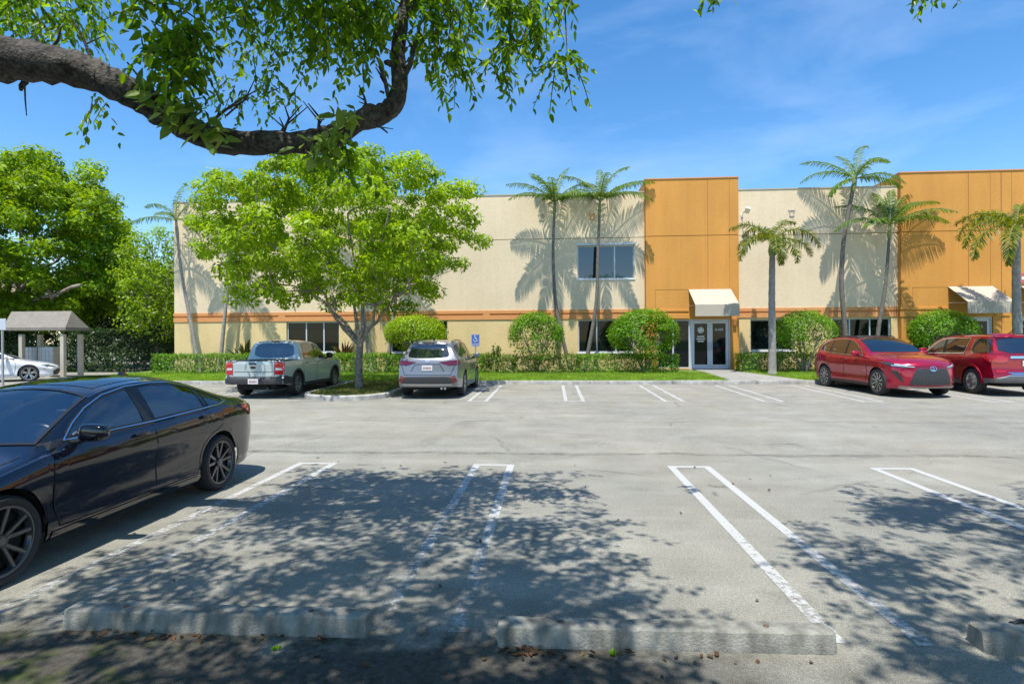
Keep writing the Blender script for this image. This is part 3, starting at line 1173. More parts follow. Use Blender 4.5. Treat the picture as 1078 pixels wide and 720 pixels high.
# small red sign at the right edge above the third awning
bm = bmesh.new()
X0, X1 = xat(1073.5, YB), xat(1110, YB)
boxb(bm, X0, X1, YB - .05, YB + .005, zat(1076, 298.5, YB), zat(1076, 287.5, YB), .005)
MT['sign_red'] = M('sign_red', (.55, .12, .11), .5)
sg = bobj('wall_sign', bm, MT['sign_red'], label='red wall sign above the awning at the right edge')
bm = bmesh.new()
boxb(bm, X0 + .05, X1 - .05, YB - .0545, YB - .0525, zat(1076, 294.5, YB), zat(1076, 291.5, YB))
bm.transform(bld_inv)
obj('stripe', bm, MT['white'], sg)
# thin masts standing behind the parapet
for px, ytop in ((631, 158),):
    pass

# ------------------------------------------------------------------ accessible parking sign
SY = 26.4
p = at(500.5, 358, SY)
MT['sign_blue'] = M('sign_blue', (.055, .13, .48), .45)
sg = empty('parking_sign', (p.x, SY, bedz(SY)), 0, 'blue accessible parking sign with white wheelchair symbol against the yellow wall', 'sign')
bm = bmesh.new()
z1_ = at(500, 352.5, SY).z - bedz(SY)
boxb(bm, -.03, .03, .012, .05, -.1, z1_)
obj('post', bm, MT['grey_metal'], sg)
bm = bmesh.new()
z0, z1 = at(500, 364.6, SY).z - bedz(SY), at(500, 352, SY).z - bedz(SY)
boxb(bm, -.19, .19, -.004, .01, z0, z1)
pn = obj('panel', bm, MT['sign_blue'], sg)
bm = bmesh.new()
zc = z0 + (z1 - z0) * .62
seg = 20
ring_ = [Vector((-.01 + .075 * math.cos(a), -.008, zc - .05 + .075 * math.sin(a))) for a in [R(150 + i * 250 / seg) for i in range(seg + 1)]]
tube(bm, ring_, .011, 6)
lathe(bm, [(-.010, .0), (-.010, .026), (.0, .026)], 14, 'Y')
for v in bm.verts[-42:]: pass
tube(bm, [(-.02, -.008, zc + .10), (-.015, -.008, zc + .0), (.055, -.008, zc - .005), (.085, -.008, zc - .1), (.115, -.008, zc - .09)], .013, 6)
tube(bm, [(-.015, -.008, zc + .055), (.045, -.008, zc + .05)], .011, 6)
hd = bmesh.new()
obj('wheelchair_symbol', bm, MT['white'], pn, 50)
lathe(hd, [(0, .0001), (0, .027)], 14, 'Y')
for v in hd.verts: v.co += Vector((-.025, -.007, zc + .14))
obj('wheelchair_symbol', hd, MT['white'], pn)
for k, s in enumerate(('PARKING BY', 'PERMIT ONLY')):
    o = lettering(s, 0, 0, 0, .062, pn, MT['white'])
    o.location = (0, -.007, z0 + .10 - .065 * k)
bm = bmesh.new()
for a, b, c, d in ((-.18, .18, z1 - .018, z1 - .01), (-.18, .18, z0 + .01, z0 + .018)):
    boxb(bm, a, b, -.0065, -.003, c, d)
boxb(bm, -.18, -.172, -.0064, -.003, z0 + .018, z1 - .018)
boxb(bm, .172, .18, -.0064, -.003, z0 + .018, z1 - .018)
obj('border', bm, MT['white'], pn)

# ------------------------------------------------------------------ mailbox shelter on the left
sx0, sx1 = at(9, 340, 25.6).x, at(69, 340, 25.6).x
sy0, sy1 = 25.6, 27.0
sx0 -= .3
ze = at(69, 344.5, 25.6).z
zr = at(76, 327.5, 26.3).z
gzl = gz(26)
sh = empty('mailbox_shelter', ((sx0 + sx1) / 2, (sy0 + sy1) / 2, gzl), 0, 'tan hip roofed mailbox shelter standing behind the white car', 'shelter')
off = Matrix.Translation((-(sx0 + sx1) / 2, -(sy0 + sy1) / 2, -gzl))
bm = bmesh.new()
f0, f1 = .14, .0
c = [(sx0, sy0), (sx1, sy0), (sx1, sy1), (sx0, sy1)]
lo = [bm.verts.new((x, y, ze - .13)) for x, y in c]
mi = [bm.verts.new((x, y, ze)) for x, y in c]
ym = (sy0 + sy1) / 2
ra, rb = bm.verts.new((at(12, 329, ym).x, ym, zr)), bm.verts.new((at(75.5, 327, ym).x, ym, zr))
for i in range(4):
    j = (i + 1) % 4
    bm.faces.new((lo[i], lo[j], mi[j], mi[i]))
bm.faces.new((mi[0], mi[1], rb, ra))
bm.faces.new((mi[1], mi[2], rb))
bm.faces.new((mi[2], mi[3], ra, rb))
bm.faces.new((mi[3], mi[0], ra))
bm.faces.new(lo[::-1])
bm.transform(off)
MT['shingle'] = M('tan_metal_roof', (.20, .18, .145), .75, var=.12, vs=5, mott=.1, ms=2)  # roof colour darkened to stand in for dappled tree shade
obj('roof', bm, MT['shingle'], sh)
for X in (at(23, 360, sy0 + .2).x, at(66.5, 360, sy0 + .2).x):
    for Y in (sy0 + .2, sy1 - .2):
        bm = bmesh.new()
        boxb(bm, X - .09, X + .09, Y - .09, Y + .09, 0, ze - .13 - gzl, .01)
        boxb(bm, X - .12, X + .12, Y - .12, Y + .12, 0.002, .2, .01)
        bm.transform(off)
        obj('post', bm, MT['tan'], sh)
bx = at(24, 370, 26.3).x
for k in range(2):
    X = bx + k * .86
    mb_ = empty('mailbox_unit', (X, 26.2, gzl), 0, ('grey mailbox cabinet under the shelter, farther from its right post', 'grey mailbox cabinet under the shelter, next to its right post')[k], 'mailbox', 'mailbox cabinets under the shelter')
    bm = bmesh.new()
    boxb(bm, 0, .80, 0, .45, .3, 1.45, .015)
    boxb(bm, .25, .55, .1, .4, 0, .32)
    cab = obj('cabinet', bm, MT['tan'], mb_)
    bm = bmesh.new()
    for i in range(4):
        for j in range(5):
            boxb(bm, .03 + i * .187, .03 + i * .187 + .174, -.012, .002, .38 + j * .215, .38 + j * .215 + .2, .004)
    obj('box_door', bm, MT['grey_metal'], mb_)['kind'] = 'stuff'
# pale sign panel at the left edge
p = at(2.5, 341, 21.0)
sg = empty('pale_sign', (p.x, 21.0, gz(21)), 0, 'pale blank sign panel on a grey post at the left edge of the photo', 'sign')
bm = bmesh.new()
z0, z1 = at(2, 347.5, 21).z - gz(21), at(2, 335.5, 21).z - gz(21)
boxb(bm, -.26, .155, -.02, 0, z0, z1, .01)
MT['pale'] = M('pale_blue_grey', (.48, .52, .56), .6)
obj('panel', bm, MT['pale'], sg)
bm = bmesh.new()
boxb(bm, -.06, .0, .002, .06, -.1, z1 - .03)
obj('post', bm, MT['grey_metal'], sg)
# bent black leg with a rubber tip at the right edge
p = gnd(1058.5, 679.5)
lg = empty('bent_leg', (p.x, p.y, 0), 0, 'bent black metal leg with a rubber tip resting on the asphalt at the right edge', 'stand leg')
bm = bmesh.new()
tube(bm, [(.0, 0, .02), (.045, .02, .085), (.075, .03, .12), (.11, .035, .135), (.18, .04, .12), (.30, .05, .02)], .011, 8)
obj('tube', bm, MT['dark_metal'], lg, 50)
bm = bmesh.new()
tube(bm, [(-.004, -.002, .0), (.0, 0, .03)], .016, 10)
obj('rubber_tip', bm, M('black_rubber', (.015, .015, .015), .8), lg, 50)
bm = bmesh.new()
boxb(bm, .085, .30, .055, .10, .03, .105, .012)
obj('green_pouch', bm, M('dark_green_cloth', (.03, .042, .03), .9), lg)
# ------------------------------------------------------------------ foliage
def unit(v):
    return v / np.maximum(np.linalg.norm(v, axis=-1, keepdims=True), 1e-9)

def leaf_arrays(C, A, Nn, Ln, Wd, fold=0.25, kind=6):
    """leaves at C (base), along A, with normal Nn"""
    B = unit(np.cross(A, Nn))
    Nn = np.cross(B, A)
    Ln = Ln[:, None]
    Wd = Wd[:, None]
    if kind == 4:
        V = np.stack([C, C + A * Ln * .5 + B * Wd * .5 + Nn * Wd * fold, C + A * Ln, C + A * Ln * .5 - B * Wd * .5 + Nn * Wd * fold], 1)
        F = np.array([[0, 1, 2, 3]])
        return V, F, 4
    dr = -Nn * Ln * .10
    V = np.stack([C,
                  C + A * Ln * .30 + B * Wd * .5 + Nn * Wd * fold,
                  C + A * Ln * .68 + B * Wd * .36 + Nn * Wd * fold + dr * .4,
                  C + A * Ln + dr,
                  C + A * Ln * .68 - B * Wd * .36 + Nn * Wd * fold + dr * .4,
                  C + A * Ln * .30 - B * Wd * .5 + Nn * Wd * fold], 1)
    F = np.array([[0, 1, 2, 3], [0, 3, 4, 5]])
    return V, F, 6

def leaf_mesh(name, parts, mat, parent=None, inv=None):
    """parts: list of (V (n,k,3), F, k) all with the same k"""
    Vs, Fs, o = [], [], 0
    for V, F, k in parts:
        n = len(V)
        Vs.append(V.reshape(-1, 3))
        Fs.append((F[None] + (np.arange(n) * k)[:, None, None]).reshape(-1, F.shape[1]) + o)
        o += n * k
    V = np.concatenate(Vs)
    if inv is not None:
        V = V - np.array(inv)
    return npmesh(name, V, np.concatenate(Fs), 4, mat, parent)

def cluster_leaves(r, C, rad, n, Ls, Ws, squash=.7, up=.6, out=.8, kind=4, fold=.25):
    """n leaves in a soft ball round each centre C (m,3); leaves look outwards and up"""
    m = len(C)
    rad = np.broadcast_to(rad, (m,))
    D = unit(r.normal(0, 1, (m, n, 3)))
    q = r.random((m, n)) ** .45
    P = D * (q * rad[:, None])[..., None]
    P[..., 2] *= squash
    P = (P + C[:, None]).reshape(-1, 3)
    Nn = unit(D.reshape(-1, 3) * out + np.array([0, 0, up]) + r.normal(0, .42, (m * n, 3)))
    A = unit(np.cross(Nn, unit(r.normal(0, 1, (m * n, 3)))) + np.array([0, 0, -.25]))
    k = m * n
    return leaf_arrays(P, A, Nn, Ls * r.uniform(.6, 1.35, k), Ws * r.uniform(.6, 1.35, k), fold, kind)

def poisson(r, cand, dmin, nmax):
    out = []
    for p in cand:
        if all((p[0] - q[0]) ** 2 + (p[1] - q[1]) ** 2 + (p[2] - q[2]) ** 2 > dmin * dmin for q in out):
            out.append(p)
            if len(out) >= nmax: break
    return np.array(out)

MT['leaf_lime'] = leafmat('leaf_lime', [(.14, .23, .004), (.22, .345, .005), (.29, .42, .007), (.36, .47, .013)], .42, (1.55, 1.55, .35), clump=.2, cs=.9)
MT['leaf_mid'] = leafmat('leaf_mid', [(.13, .23, .005), (.20, .33, .007), (.28, .42, .012)], .46, (1.8, 1.6, .5), clump=.25, cs=.5)
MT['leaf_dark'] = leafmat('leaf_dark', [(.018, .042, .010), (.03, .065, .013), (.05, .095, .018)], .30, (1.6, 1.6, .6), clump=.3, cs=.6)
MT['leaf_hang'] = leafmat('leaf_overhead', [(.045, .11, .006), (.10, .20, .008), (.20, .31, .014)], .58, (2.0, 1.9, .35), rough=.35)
MT['leaf_bush'] = leafmat('leaf_bush', [(.07, .17, .006), (.12, .27, .008), (.20, .37, .014)], .36, (1.7, 1.6, .5), clump=.2, cs=1.6)
MT['leaf_hedge'] = leafmat('leaf_hedge', [(.065, .15, .010), (.11, .24, .012), (.19, .34, .020)], .34, (1.7, 1.6, .5), clump=.25, cs=1.4)
MT['leaf_scrub'] = leafmat('leaf_scrub', [(.06, .11, .015), (.12, .19, .025), (.20, .26, .05)], .32, (1.7, 1.6, .5), clump=.3, cs=2)
MT['palm'] = leafmat('palm_green', [(.05, .11, .012), (.09, .17, .014), (.16, .24, .02)], .35, (1.6, 1.5, .5))
MT['palm_yellow'] = leafmat('palm_yellow_green', [(.045, .085, .008), (.13, .18, .010), (.32, .30, .015)], .35, (1.5, 1.4, .3))
MT['crownshaft'] = M('crownshaft_green', (.17, .22, .07), .5, var=.2, vs=4)
MT['shaft_brown'] = M('shaft_brown', (.20, .17, .12), .8, var=.3, vs=6)

def limb_tubes(bm, nodes, links, rads, sides, rnd, wig=.08):
    """curved branch from node a to node b"""
    for a, b in links:
        p, q = Vector(nodes[a]), Vector(nodes[b])
        d = q - p
        s = d.length * wig
        c = [p]
        for t in (.33, .66):
            c.append(p + d * t + Vector((rnd.uniform(-s, s), rnd.uniform(-s, s), rnd.uniform(-s * .3, s * .9))))
        c.append(q)
        pts = spline(c, 2)
        n = len(pts)
        ra, rb = rads[a], rads[b]
        tube(bm, pts, [ra + (rb - ra) * i / (n - 1) for i in range(n)], sides, True, .08, rnd)

def broad_tree(name, base, trunk_pts, main, crown_c, crown_r, nclust, dmin, crad, nleaf, leaf, mat, label, seed, group=None,
               bark='bark', r0=.2, low_cut=-.55, shell=.55, kind=4, cat='tree', squash=.7, lumps=.16, extra=None):
    """tapered trunk with limbs, and leaf clumps carried by twigs that reach every clump"""
    r = rng_of(seed)
    rnd = random.Random(seed)
    root = empty(name, base, 0, label, cat, group)
    B = Vector(base)
    bm = bmesh.new()
    T = spline([B + Vector(p) for p in trunk_pts], 5)
    n = len(T)
    tube(bm, [B + Vector((0, 0, -.15))] + T, [r0 * 1.35] + [r0 * (1.18 - .30 * i / (n - 1) if i > 1 else 1.25 - .05 * i) for i in range(n)], 12, True, .07, rnd)
    # nodes: start with limbs given by the photograph
    nodes, rads, links = [tuple(T[-1])], [r0 * .62], []
    for path in main:
        prev = 0
        rr = r0 * .52
        for k, p in enumerate(path):
            q = B + Vector(p)
            nodes.append(tuple(q)); rads.append(max(.022, rr * (.80 ** (k + 1))))
            i = len(nodes) - 1
            links.append((prev, i))
            prev = i
    # clump centres in the crown
    cc, cr = np.array(crown_c) + np.array(base), np.array(crown_r)
    cand = unit(r.normal(0, 1, (nclust * 40, 3))) * (shell + (1 - shell) * r.random((nclust * 40, 1)) ** .6)
    lump = np.zeros(len(cand))
    for _ in range(14):
        dv = unit(r.normal(0, 1, 3))
        lump += r.uniform(-.4, 1) * np.exp(-((1 - unit(cand) @ dv) / .10))
    cand = cand * (1 + lumps * (lump - .35))[:, None]
    cand = cand[cand[:, 2] > low_cut]
    C = poisson(r, cand * cr + cc, dmin, nclust)
    if extra is not None:
        C = np.concatenate([C, np.array([B + Vector(e) for e in extra])])
    order = np.argsort(np.linalg.norm(C - np.array(nodes[0]), axis=1))
    for i in order:
        c = C[i]
        N = np.array(nodes)
        d = np.linalg.norm(N - c, axis=1) + .9 * np.maximum(N[:, 2] - c[2] + .1, 0)
        d[0] += 1.5
        j = int(np.argmin(d))
        nodes.append(tuple(c)); rads.append(max(.012, rads[j] * .55))
        links.append((j, len(nodes) - 1))
    limb_tubes(bm, nodes, links, rads, 6, rnd)
    bm.transform(Matrix.Translation(-B))
    obj('trunk', bm, MT[bark], root, 60)
    rad = crad * r.uniform(.75, 1.3, len(C))
    parts = [cluster_leaves(r, C, rad, nleaf, leaf[0], leaf[1], squash, kind=kind)]
    leaf_mesh('crown', parts, MT[mat], root, base)
    return root

# ---- the lime green tree on the island
def rel(base, px, py, Y):
    p = at(px, py, Y)
    return (p.x - base[0], p.y - base[1], p.z - base[2])
tb = gnd(378, 409, .12)
TY = tb.y
base = (tb.x, TY, gz(TY) + .1)
Q = lambda px, py, dy=0: rel(base, px, py, TY + dy)
main = [
    [Q(362, 347), Q(350, 328, -.3), Q(336, 305, -.7), Q(318, 285, -1.0), Q(290, 262, -1.4)],
    [Q(357, 340, .3), Q(345, 322, .8), Q(325, 308, 1.3), Q(295, 300, 1.6)],
    [Q(374, 330), Q(373, 305, .3), Q(372, 270, .5), Q(366, 225, .6)],
    [Q(382, 315, -.1), Q(388, 300, -.4), Q(398, 265, -.9), Q(410, 220, -1.2)],
    [Q(388, 348), Q(399, 335, .2), Q(412, 320, .4), Q(430, 300, .6), Q(455, 280, .4)],
    [Q(393, 340, -.2), Q(396, 322, -.6), Q(410, 312, -1.0), Q(432, 308, -1.6)],
    [Q(352, 330, .5), Q(352, 300, 1.2), Q(340, 260, 1.9), Q(330, 220, 2.3)],
]
cz = at(350, 246, TY)
broad_tree('island_tree', base, [(0, 0, 0), Q(377.5, 395), Q(378, 380), Q(379, 362)], main,
           (cz.x - base[0], .1, cz.z - base[2]), (4.6, 4.1, 2.95), 250, .60, .46, 175, (.165, .08), 'leaf_lime',
           'lime green broad crowned tree with forked grey trunk on the kerbed island', 11, r0=.122, squash=.62, low_cut=-.80, shell=.40, lumps=.15)

# ---- trees at the left
b = at(28, 380, 33.5)
bs = (b.x, 33.5, .05)
Q2 = lambda px, py, dy=0: rel(bs, px, py, 33.5 + dy)
c = at(18, 262, 33.5)
broad_tree('broad_tree', bs, [(0, 0, 0), Q2(18, 350), Q2(12, 330)],
           [[Q2(8, 310), Q2(-10, 285), Q2(-30, 260)], [Q2(20, 310), Q2(35, 290), Q2(60, 275)], [Q2(15, 300, 1), Q2(22, 260, 1.5), Q2(25, 220, 1)], [Q2(30, 318, -1), Q2(55, 312, -2), Q2(85, 300, -2)]],
           (c.x - bs[0], .2, c.z - bs[2]), (6.3, 6.0, 6.5), 350, .84, .80, 195, (.30, .15), 'leaf_mid',
           'big rounded green tree standing behind the mailbox shelter', 21, r0=.32, low_cut=-.78, shell=.5, group='trees left of the building', lumps=.05)
for k, (px, top, rx, mt, nm, lb, Y, sd) in enumerate((
        (163, 238, 1.9, 'leaf_mid', 'thin_tree', 'slim loose green tree just left of the building corner', 31.0, 31),
        (112, 300, 2.4, 'leaf_dark', 'dark_tree', 'dark small leaved tree low between shelter and building', 38.0, 41),
        (172, 285, 2.0, 'leaf_dark', 'twiggy_tree', 'dark twiggy tree close beside the beige building corner', 34.0, 51))):
    b = at(px, 385, Y)
    tp = at(px, top, Y)
    hgt = tp.z
    bs = (b.x, Y, .05)
    broad_tree(nm, bs, [(0, 0, 0), (.1, 0, hgt * .15), (.0, 0, hgt * .28)],
               [[(-.5, 0, hgt * .4), (-1.0, .3, hgt * .6)], [(.5, .2, hgt * .42), (.9, -.2, hgt * .66)], [(0, -.4, hgt * .5), (.1, -.2, hgt * .8)]],
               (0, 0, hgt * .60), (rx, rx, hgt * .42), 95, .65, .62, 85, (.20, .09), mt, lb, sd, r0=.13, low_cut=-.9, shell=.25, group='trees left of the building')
# far trees that close the view left of the building
for k, (x, y, h, lb) in enumerate(((-38, 52, 9.5, 'distant dark tree far behind the mailbox shelter'), (-30, 58, 10, 'distant dark tree farther back between the shelter and the building'),
                                   (-46, 44, 10, 'distant dark tree far behind the white car'), (-24.5, 50, 8, 'distant dark tree seen just past the building corner'))):
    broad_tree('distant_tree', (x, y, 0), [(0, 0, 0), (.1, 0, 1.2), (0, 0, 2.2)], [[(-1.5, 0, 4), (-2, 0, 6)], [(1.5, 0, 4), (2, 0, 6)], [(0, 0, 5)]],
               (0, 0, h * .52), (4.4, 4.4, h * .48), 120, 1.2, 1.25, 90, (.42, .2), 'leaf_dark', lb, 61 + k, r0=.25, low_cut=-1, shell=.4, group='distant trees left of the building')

# ---- clipped bushes and hedges
def bush(px, pyt, pyb, halfw, Y, label, seed, ls_=.095, mt_='leaf_bush', bare=.45, gaps=10):
    p = at(px, pyb, Y)
    zt, zb = at(px, pyt, Y).z, at(px, pyb, Y).z
    rx = abs(at(px + halfw, 360, Y).x - p.x)
    b = (p.x, Y, bedz(Y))
    root = empty('round_bush', b, 0, label, 'bush', 'clipped round bushes along the wall')
    r = rng_of(seed)
    rnd = random.Random(seed)
    rz = (zt - zb) / 2
    cz_ = (zt + zb) / 2 - b[2]
    n = 12500
    D = unit(r.normal(0, 1, (n, 3)))
    lump = np.zeros(n)
    for _ in range(16):
        lump += r.uniform(-1, 1) * np.exp(-((1 - D @ unit(r.normal(0, 1, 3))) / .04))
    q = (1 - .34 * r.random(n) ** 1.7) * (1 + .075 * lump) * (1 + np.abs(r.normal(0, .035, n)) - .02)
    S = np.sign(D[:, 2]) * np.abs(D[:, 2]) ** .92
    P = np.stack([D[:, 0] * rx, D[:, 1] * rx * .8, S * rz], 1) * q[:, None] + np.array([0, 0, cz_])
    keep = (P[:, 2] > .28) & ~((D[:, 2] < -bare) & (r.random(n) < .75))
    for _ in range(gaps):                              # thin spots where one sees into the bush
        gd = unit(r.normal(0, 1, 3) + np.array([0, -.8, -.25]))
        keep &= ~((D @ gd > r.uniform(.93, .98)) & (r.random(n) < .85))
    q2 = r.random(len(P)) < .025
    P[q2] = (P[q2] - np.array([0, 0, cz_])) * r.uniform(1.04, 1.16, (int(q2.sum()), 1)) + np.array([0, 0, cz_])
    P, D = P[keep], D[keep]
    n = len(P)
    Nn = unit(D + np.array([0, 0, .35]) + r.normal(0, .5, (n, 3)))
    A = unit(np.cross(Nn, r.normal(0, 1, (n, 3))))
    leaf_mesh('foliage', [leaf_arrays(P, A, Nn, ls_ * r.uniform(.6, 1.3, n), ls_ * .55 * r.uniform(.7, 1.3, n), .2, 4)], MT[mt_], root)
    bm = bmesh.new()
    for k in range(7):
        a = rnd.uniform(0, 2 * PI)
        p0 = Vector((rnd.uniform(-.15, .15), rnd.uniform(-.1, .1), -.05))
        p1 = Vector((math.cos(a) * rx * .6, math.sin(a) * rx * .45, cz_ + rnd.uniform(-.1, .3) * rz))
        tube(bm, spline([p0, p0.lerp(p1, .45) + Vector((0, 0, .1)), p1], 3), [.03, .028, .026, .022, .018, .012, .01], 6)
        for _ in range(3):
            p2 = p1 + Vector((rnd.uniform(-.5, .5) * rx, rnd.uniform(-.4, .4) * rx, rnd.uniform(-.2, .6) * rz))
            tube(bm, [p0.lerp(p1, .6), p2], [.014, .006], 5)
    obj('stems', bm, MT['bark'], root)
    return root

bush(438, 332, 371, 32, 25.9, 'round lime green bush behind the silver vehicle', 71, mt_='leaf_lime', gaps=6)
bush(564, 329, 381, 29.5, 25.6, 'tall round bush with bare stems at the foot of two slender palms', 72, bare=.12, gaps=13)
bush(677.5, 326, 378, 37, 25.4, 'largest round bush, beside the storefront left of the double doors', 73, ls_=.105, bare=.55, gaps=12)
bush(847, 327, 376, 33, 25.6, 'round bush between the short stout palm and the red crossover', 74, ls_=.085, bare=.3, gaps=10)
bush(993, 327, 374, 34, 25.6, 'round bush behind the two red cars, left of the door marked 113', 75)

def hedge(xa, xb, Y0, Y1, h, mat, label, seed, dens=520, lsz=(.085, .05), rough=.06, name='hedge', cat='hedge', zf=bedz, group='hedges along the building', core=None):
    r = rng_of(seed)
    root = empty(name, ((xa + xb) / 2, (Y0 + Y1) / 2, zf((Y0 + Y1) / 2)), 0, label, cat, group)
    lx, ly = xb - xa, Y1 - Y0
    def face(n, fx, fy, fz, nrm):
        u = r.random((n, 2))
        dep = r.random(n) ** 1.6 * .22
        P = np.stack([fx(u), fy(u), fz(u)], 1)
        return P - np.array(nrm) * dep[:, None], np.tile(np.array(nrm, float), (n, 1))
    S = []
    S.append(face(int(lx * h * dens), lambda u: (u[:, 0] - .5) * lx, lambda u: np.full(len(u), -ly / 2), lambda u: u[:, 1] * h, (0, -1, 0)))
    S.append(face(int(lx * ly * dens), lambda u: (u[:, 0] - .5) * lx, lambda u: (u[:, 1] - .5) * ly, lambda u: np.full(len(u), h), (0, 0, 1)))
    S.append(face(int(lx * h * dens * .35), lambda u: (u[:, 0] - .5) * lx, lambda u: np.full(len(u), ly / 2), lambda u: u[:, 1] * h, (0, 1, 0)))
    for sg_ in (-1, 1):
        S.append(face(int(ly * h * dens), lambda u, s=sg_: np.full(len(u), s * lx / 2), lambda u: (u[:, 0] - .5) * ly, lambda u: u[:, 1] * h, (sg_, 0, 0)))
    P = np.concatenate([s[0] for s in S])
    D = np.concatenate([s[1] for s in S])
    # uneven trimming
    ph = r.uniform(0, 6.3, 6)
    wv = sum(np.sin(P[:, 0] * f + ph[i]) * np.cos(P[:, 2] * f * 1.3 + P[:, 1] * f + ph[-1 - i]) for i, f in enumerate((1.7, 3.9, 8.3))) / 3
    P = P + D * (wv * rough)[:, None] + r.normal(0, .02, P.shape)
    P[:, 2] = np.maximum(P[:, 2], .03)
    n = len(P)
    Nn = unit(D + np.array([0, 0, .4]) + r.normal(0, .55, (n, 3)))
    A = unit(np.cross(Nn, r.normal(0, 1, (n, 3))))
    leaf_mesh('foliage', [leaf_arrays(P, A, Nn, lsz[0] * r.uniform(.6, 1.4, n), lsz[1] * r.uniform(.6, 1.4, n), .2, 4)], MT[mat], root)
    bm = bmesh.new()
    rnd = random.Random(seed)
    for k in range(int(lx * 5)):
        x = rnd.uniform(-.5, .5) * lx * .96
        y = rnd.uniform(-.3, .3) * ly
        tube(bm, [(x, y, -.05), (x + rnd.uniform(-.1, .1), y + rnd.uniform(-.1, .1), h * .5), (x + rnd.uniform(-.2, .2), y + rnd.uniform(-.2, .2), h * .9)], [.016, .013, .006], 5)
    obj('stems', bm, MT['bark'], root)
    return root

HY = 25.15
hx = lambda px, Y=HY: at(px, 385, Y).x
hedge(hx(159), hx(408), HY, HY + .9, .86, 'leaf_hedge', 'long clipped green hedge behind the pickup truck and the island tree', 81)
hedge(hx(409), hx(508), HY + .05, HY + .9, .80, 'leaf_hedge', 'clipped hedge in the shade behind the silver vehicle', 82)
hedge(hx(509), hx(606), HY + .05, HY + .95, .74, 'leaf_scrub', 'loose pale untidy hedge right of the silver vehicle', 83, dens=330, rough=.2, lsz=(.11, .055))
hedge(hx(607), hx(715), HY, HY + .9, .78, 'leaf_hedge', 'clipped hedge ending at the storefront left of the double doors', 84, rough=.09)
hedge(hx(783), hx(861), HY + .5, HY + 1.4, .78, 'leaf_hedge', 'clipped hedge right of the path, behind the short stout palm', 85)
hedge(hx(866), hx(1075), HY + .5, HY + 1.3, .72, 'leaf_hedge', 'hedge hidden behind the two red cars', 86, dens=300)
# sprigs standing out of the loose hedge
r = rng_of(90)
for px, py in ((524, 364), (541, 376), (516, 372)):
    p = at(px, py + 12, HY + .3)
    b = (p.x, HY + .3, bedz(HY + .3))
    t = empty('tall_sprig', b, 0, 'pale leafy sprig rising above the loose hedge' + {524: ', tallest of three', 541: ', nearest the round bush', 516: ', nearest the silver vehicle'}[px], 'shrub', 'sprigs above the loose hedge')
    top = at(px, py, HY + .3).z - b[2]
    bm = bmesh.new()
    P = []
    for k in range(5):
        q = Vector((r.uniform(-.18, .18), r.uniform(-.15, .15), top * r.uniform(.8, 1.05)))
        tube(bm, [(0, 0, 0), q * .5 + Vector((0, 0, .05)), q], [.012, .009, .004], 5)
        for s in np.linspace(.35, 1, 16):
            P.append(np.array(q) * s)
    obj('stems', bm, MT['bark'], t)
    P = np.repeat(np.array(P), 4, 0) + r.normal(0, .03, (len(P) * 4, 3))
    A = unit(r.normal(0, 1, P.shape) + np.array([0, 0, .3]))
    leaf_mesh('foliage', [leaf_arrays(P, A, unit(r.normal(0, 1, P.shape) + np.array([0, 0, 1])), .13 * r.uniform(.6, 1.2, len(P)), .055 * r.uniform(.6, 1.2, len(P)), .2, 4)], MT['leaf_scrub'], t)

# tall dark screen hedge at the left end
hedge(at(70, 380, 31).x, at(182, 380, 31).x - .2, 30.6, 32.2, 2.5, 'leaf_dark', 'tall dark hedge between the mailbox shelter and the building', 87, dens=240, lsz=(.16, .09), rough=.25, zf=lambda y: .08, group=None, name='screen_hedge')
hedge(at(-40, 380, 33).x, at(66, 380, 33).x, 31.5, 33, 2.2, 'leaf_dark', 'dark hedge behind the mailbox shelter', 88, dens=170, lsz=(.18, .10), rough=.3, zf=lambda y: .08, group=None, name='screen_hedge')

# ---- crotons: stiff upright leaves
def croton(px, py, Y, label, seed, cols):
    b = at(px, py, Y)
    t = empty('spiky_plant', (b.x, Y, bedz(Y)), 0, label, 'plant', 'spiky plants behind the hedge')
    r = rng_of(seed)
    n = 46
    hh = at(px, py - 18, Y).z - bedz(Y)
    az = r.uniform(0, 2 * PI, n)
    ti = r.uniform(.05, .75, n)
    A = np.stack([np.cos(az) * np.sin(ti), np.sin(az) * np.sin(ti), np.cos(ti)], 1)
    P = np.stack([r.normal(0, .05, n), r.normal(0, .05, n), r.uniform(.25, .5, n)], 1)
    Nn = unit(np.cross(A, np.stack([-np.sin(az), np.cos(az), np.zeros(n)], 1)))
    leaf_mesh('leaves', [leaf_arrays(P, A, Nn, (hh - .3) * r.uniform(.7, 1.05, n), .10 * r.uniform(.8, 1.2, n), .25, 6)], leafmat('croton_' + str(seed), cols, .2), t)
    bm = bmesh.new()
    tube(bm, [(0, 0, -.05), (0, .0, .55)], .03, 6)
    obj('stem', bm, MT['bark'], t)
croton(258.5, 376, 26.3, 'dark green spiky plant between hedge and wall, above the truck tailgate', 91, [(.04, .06, .012), (.09, .10, .02), (.16, .13, .03)])
croton(363, 377, 26.3, 'reddish bronze spiky plant by the window behind the truck', 92, [(.08, .05, .03), (.16, .09, .06), (.10, .12, .03)])

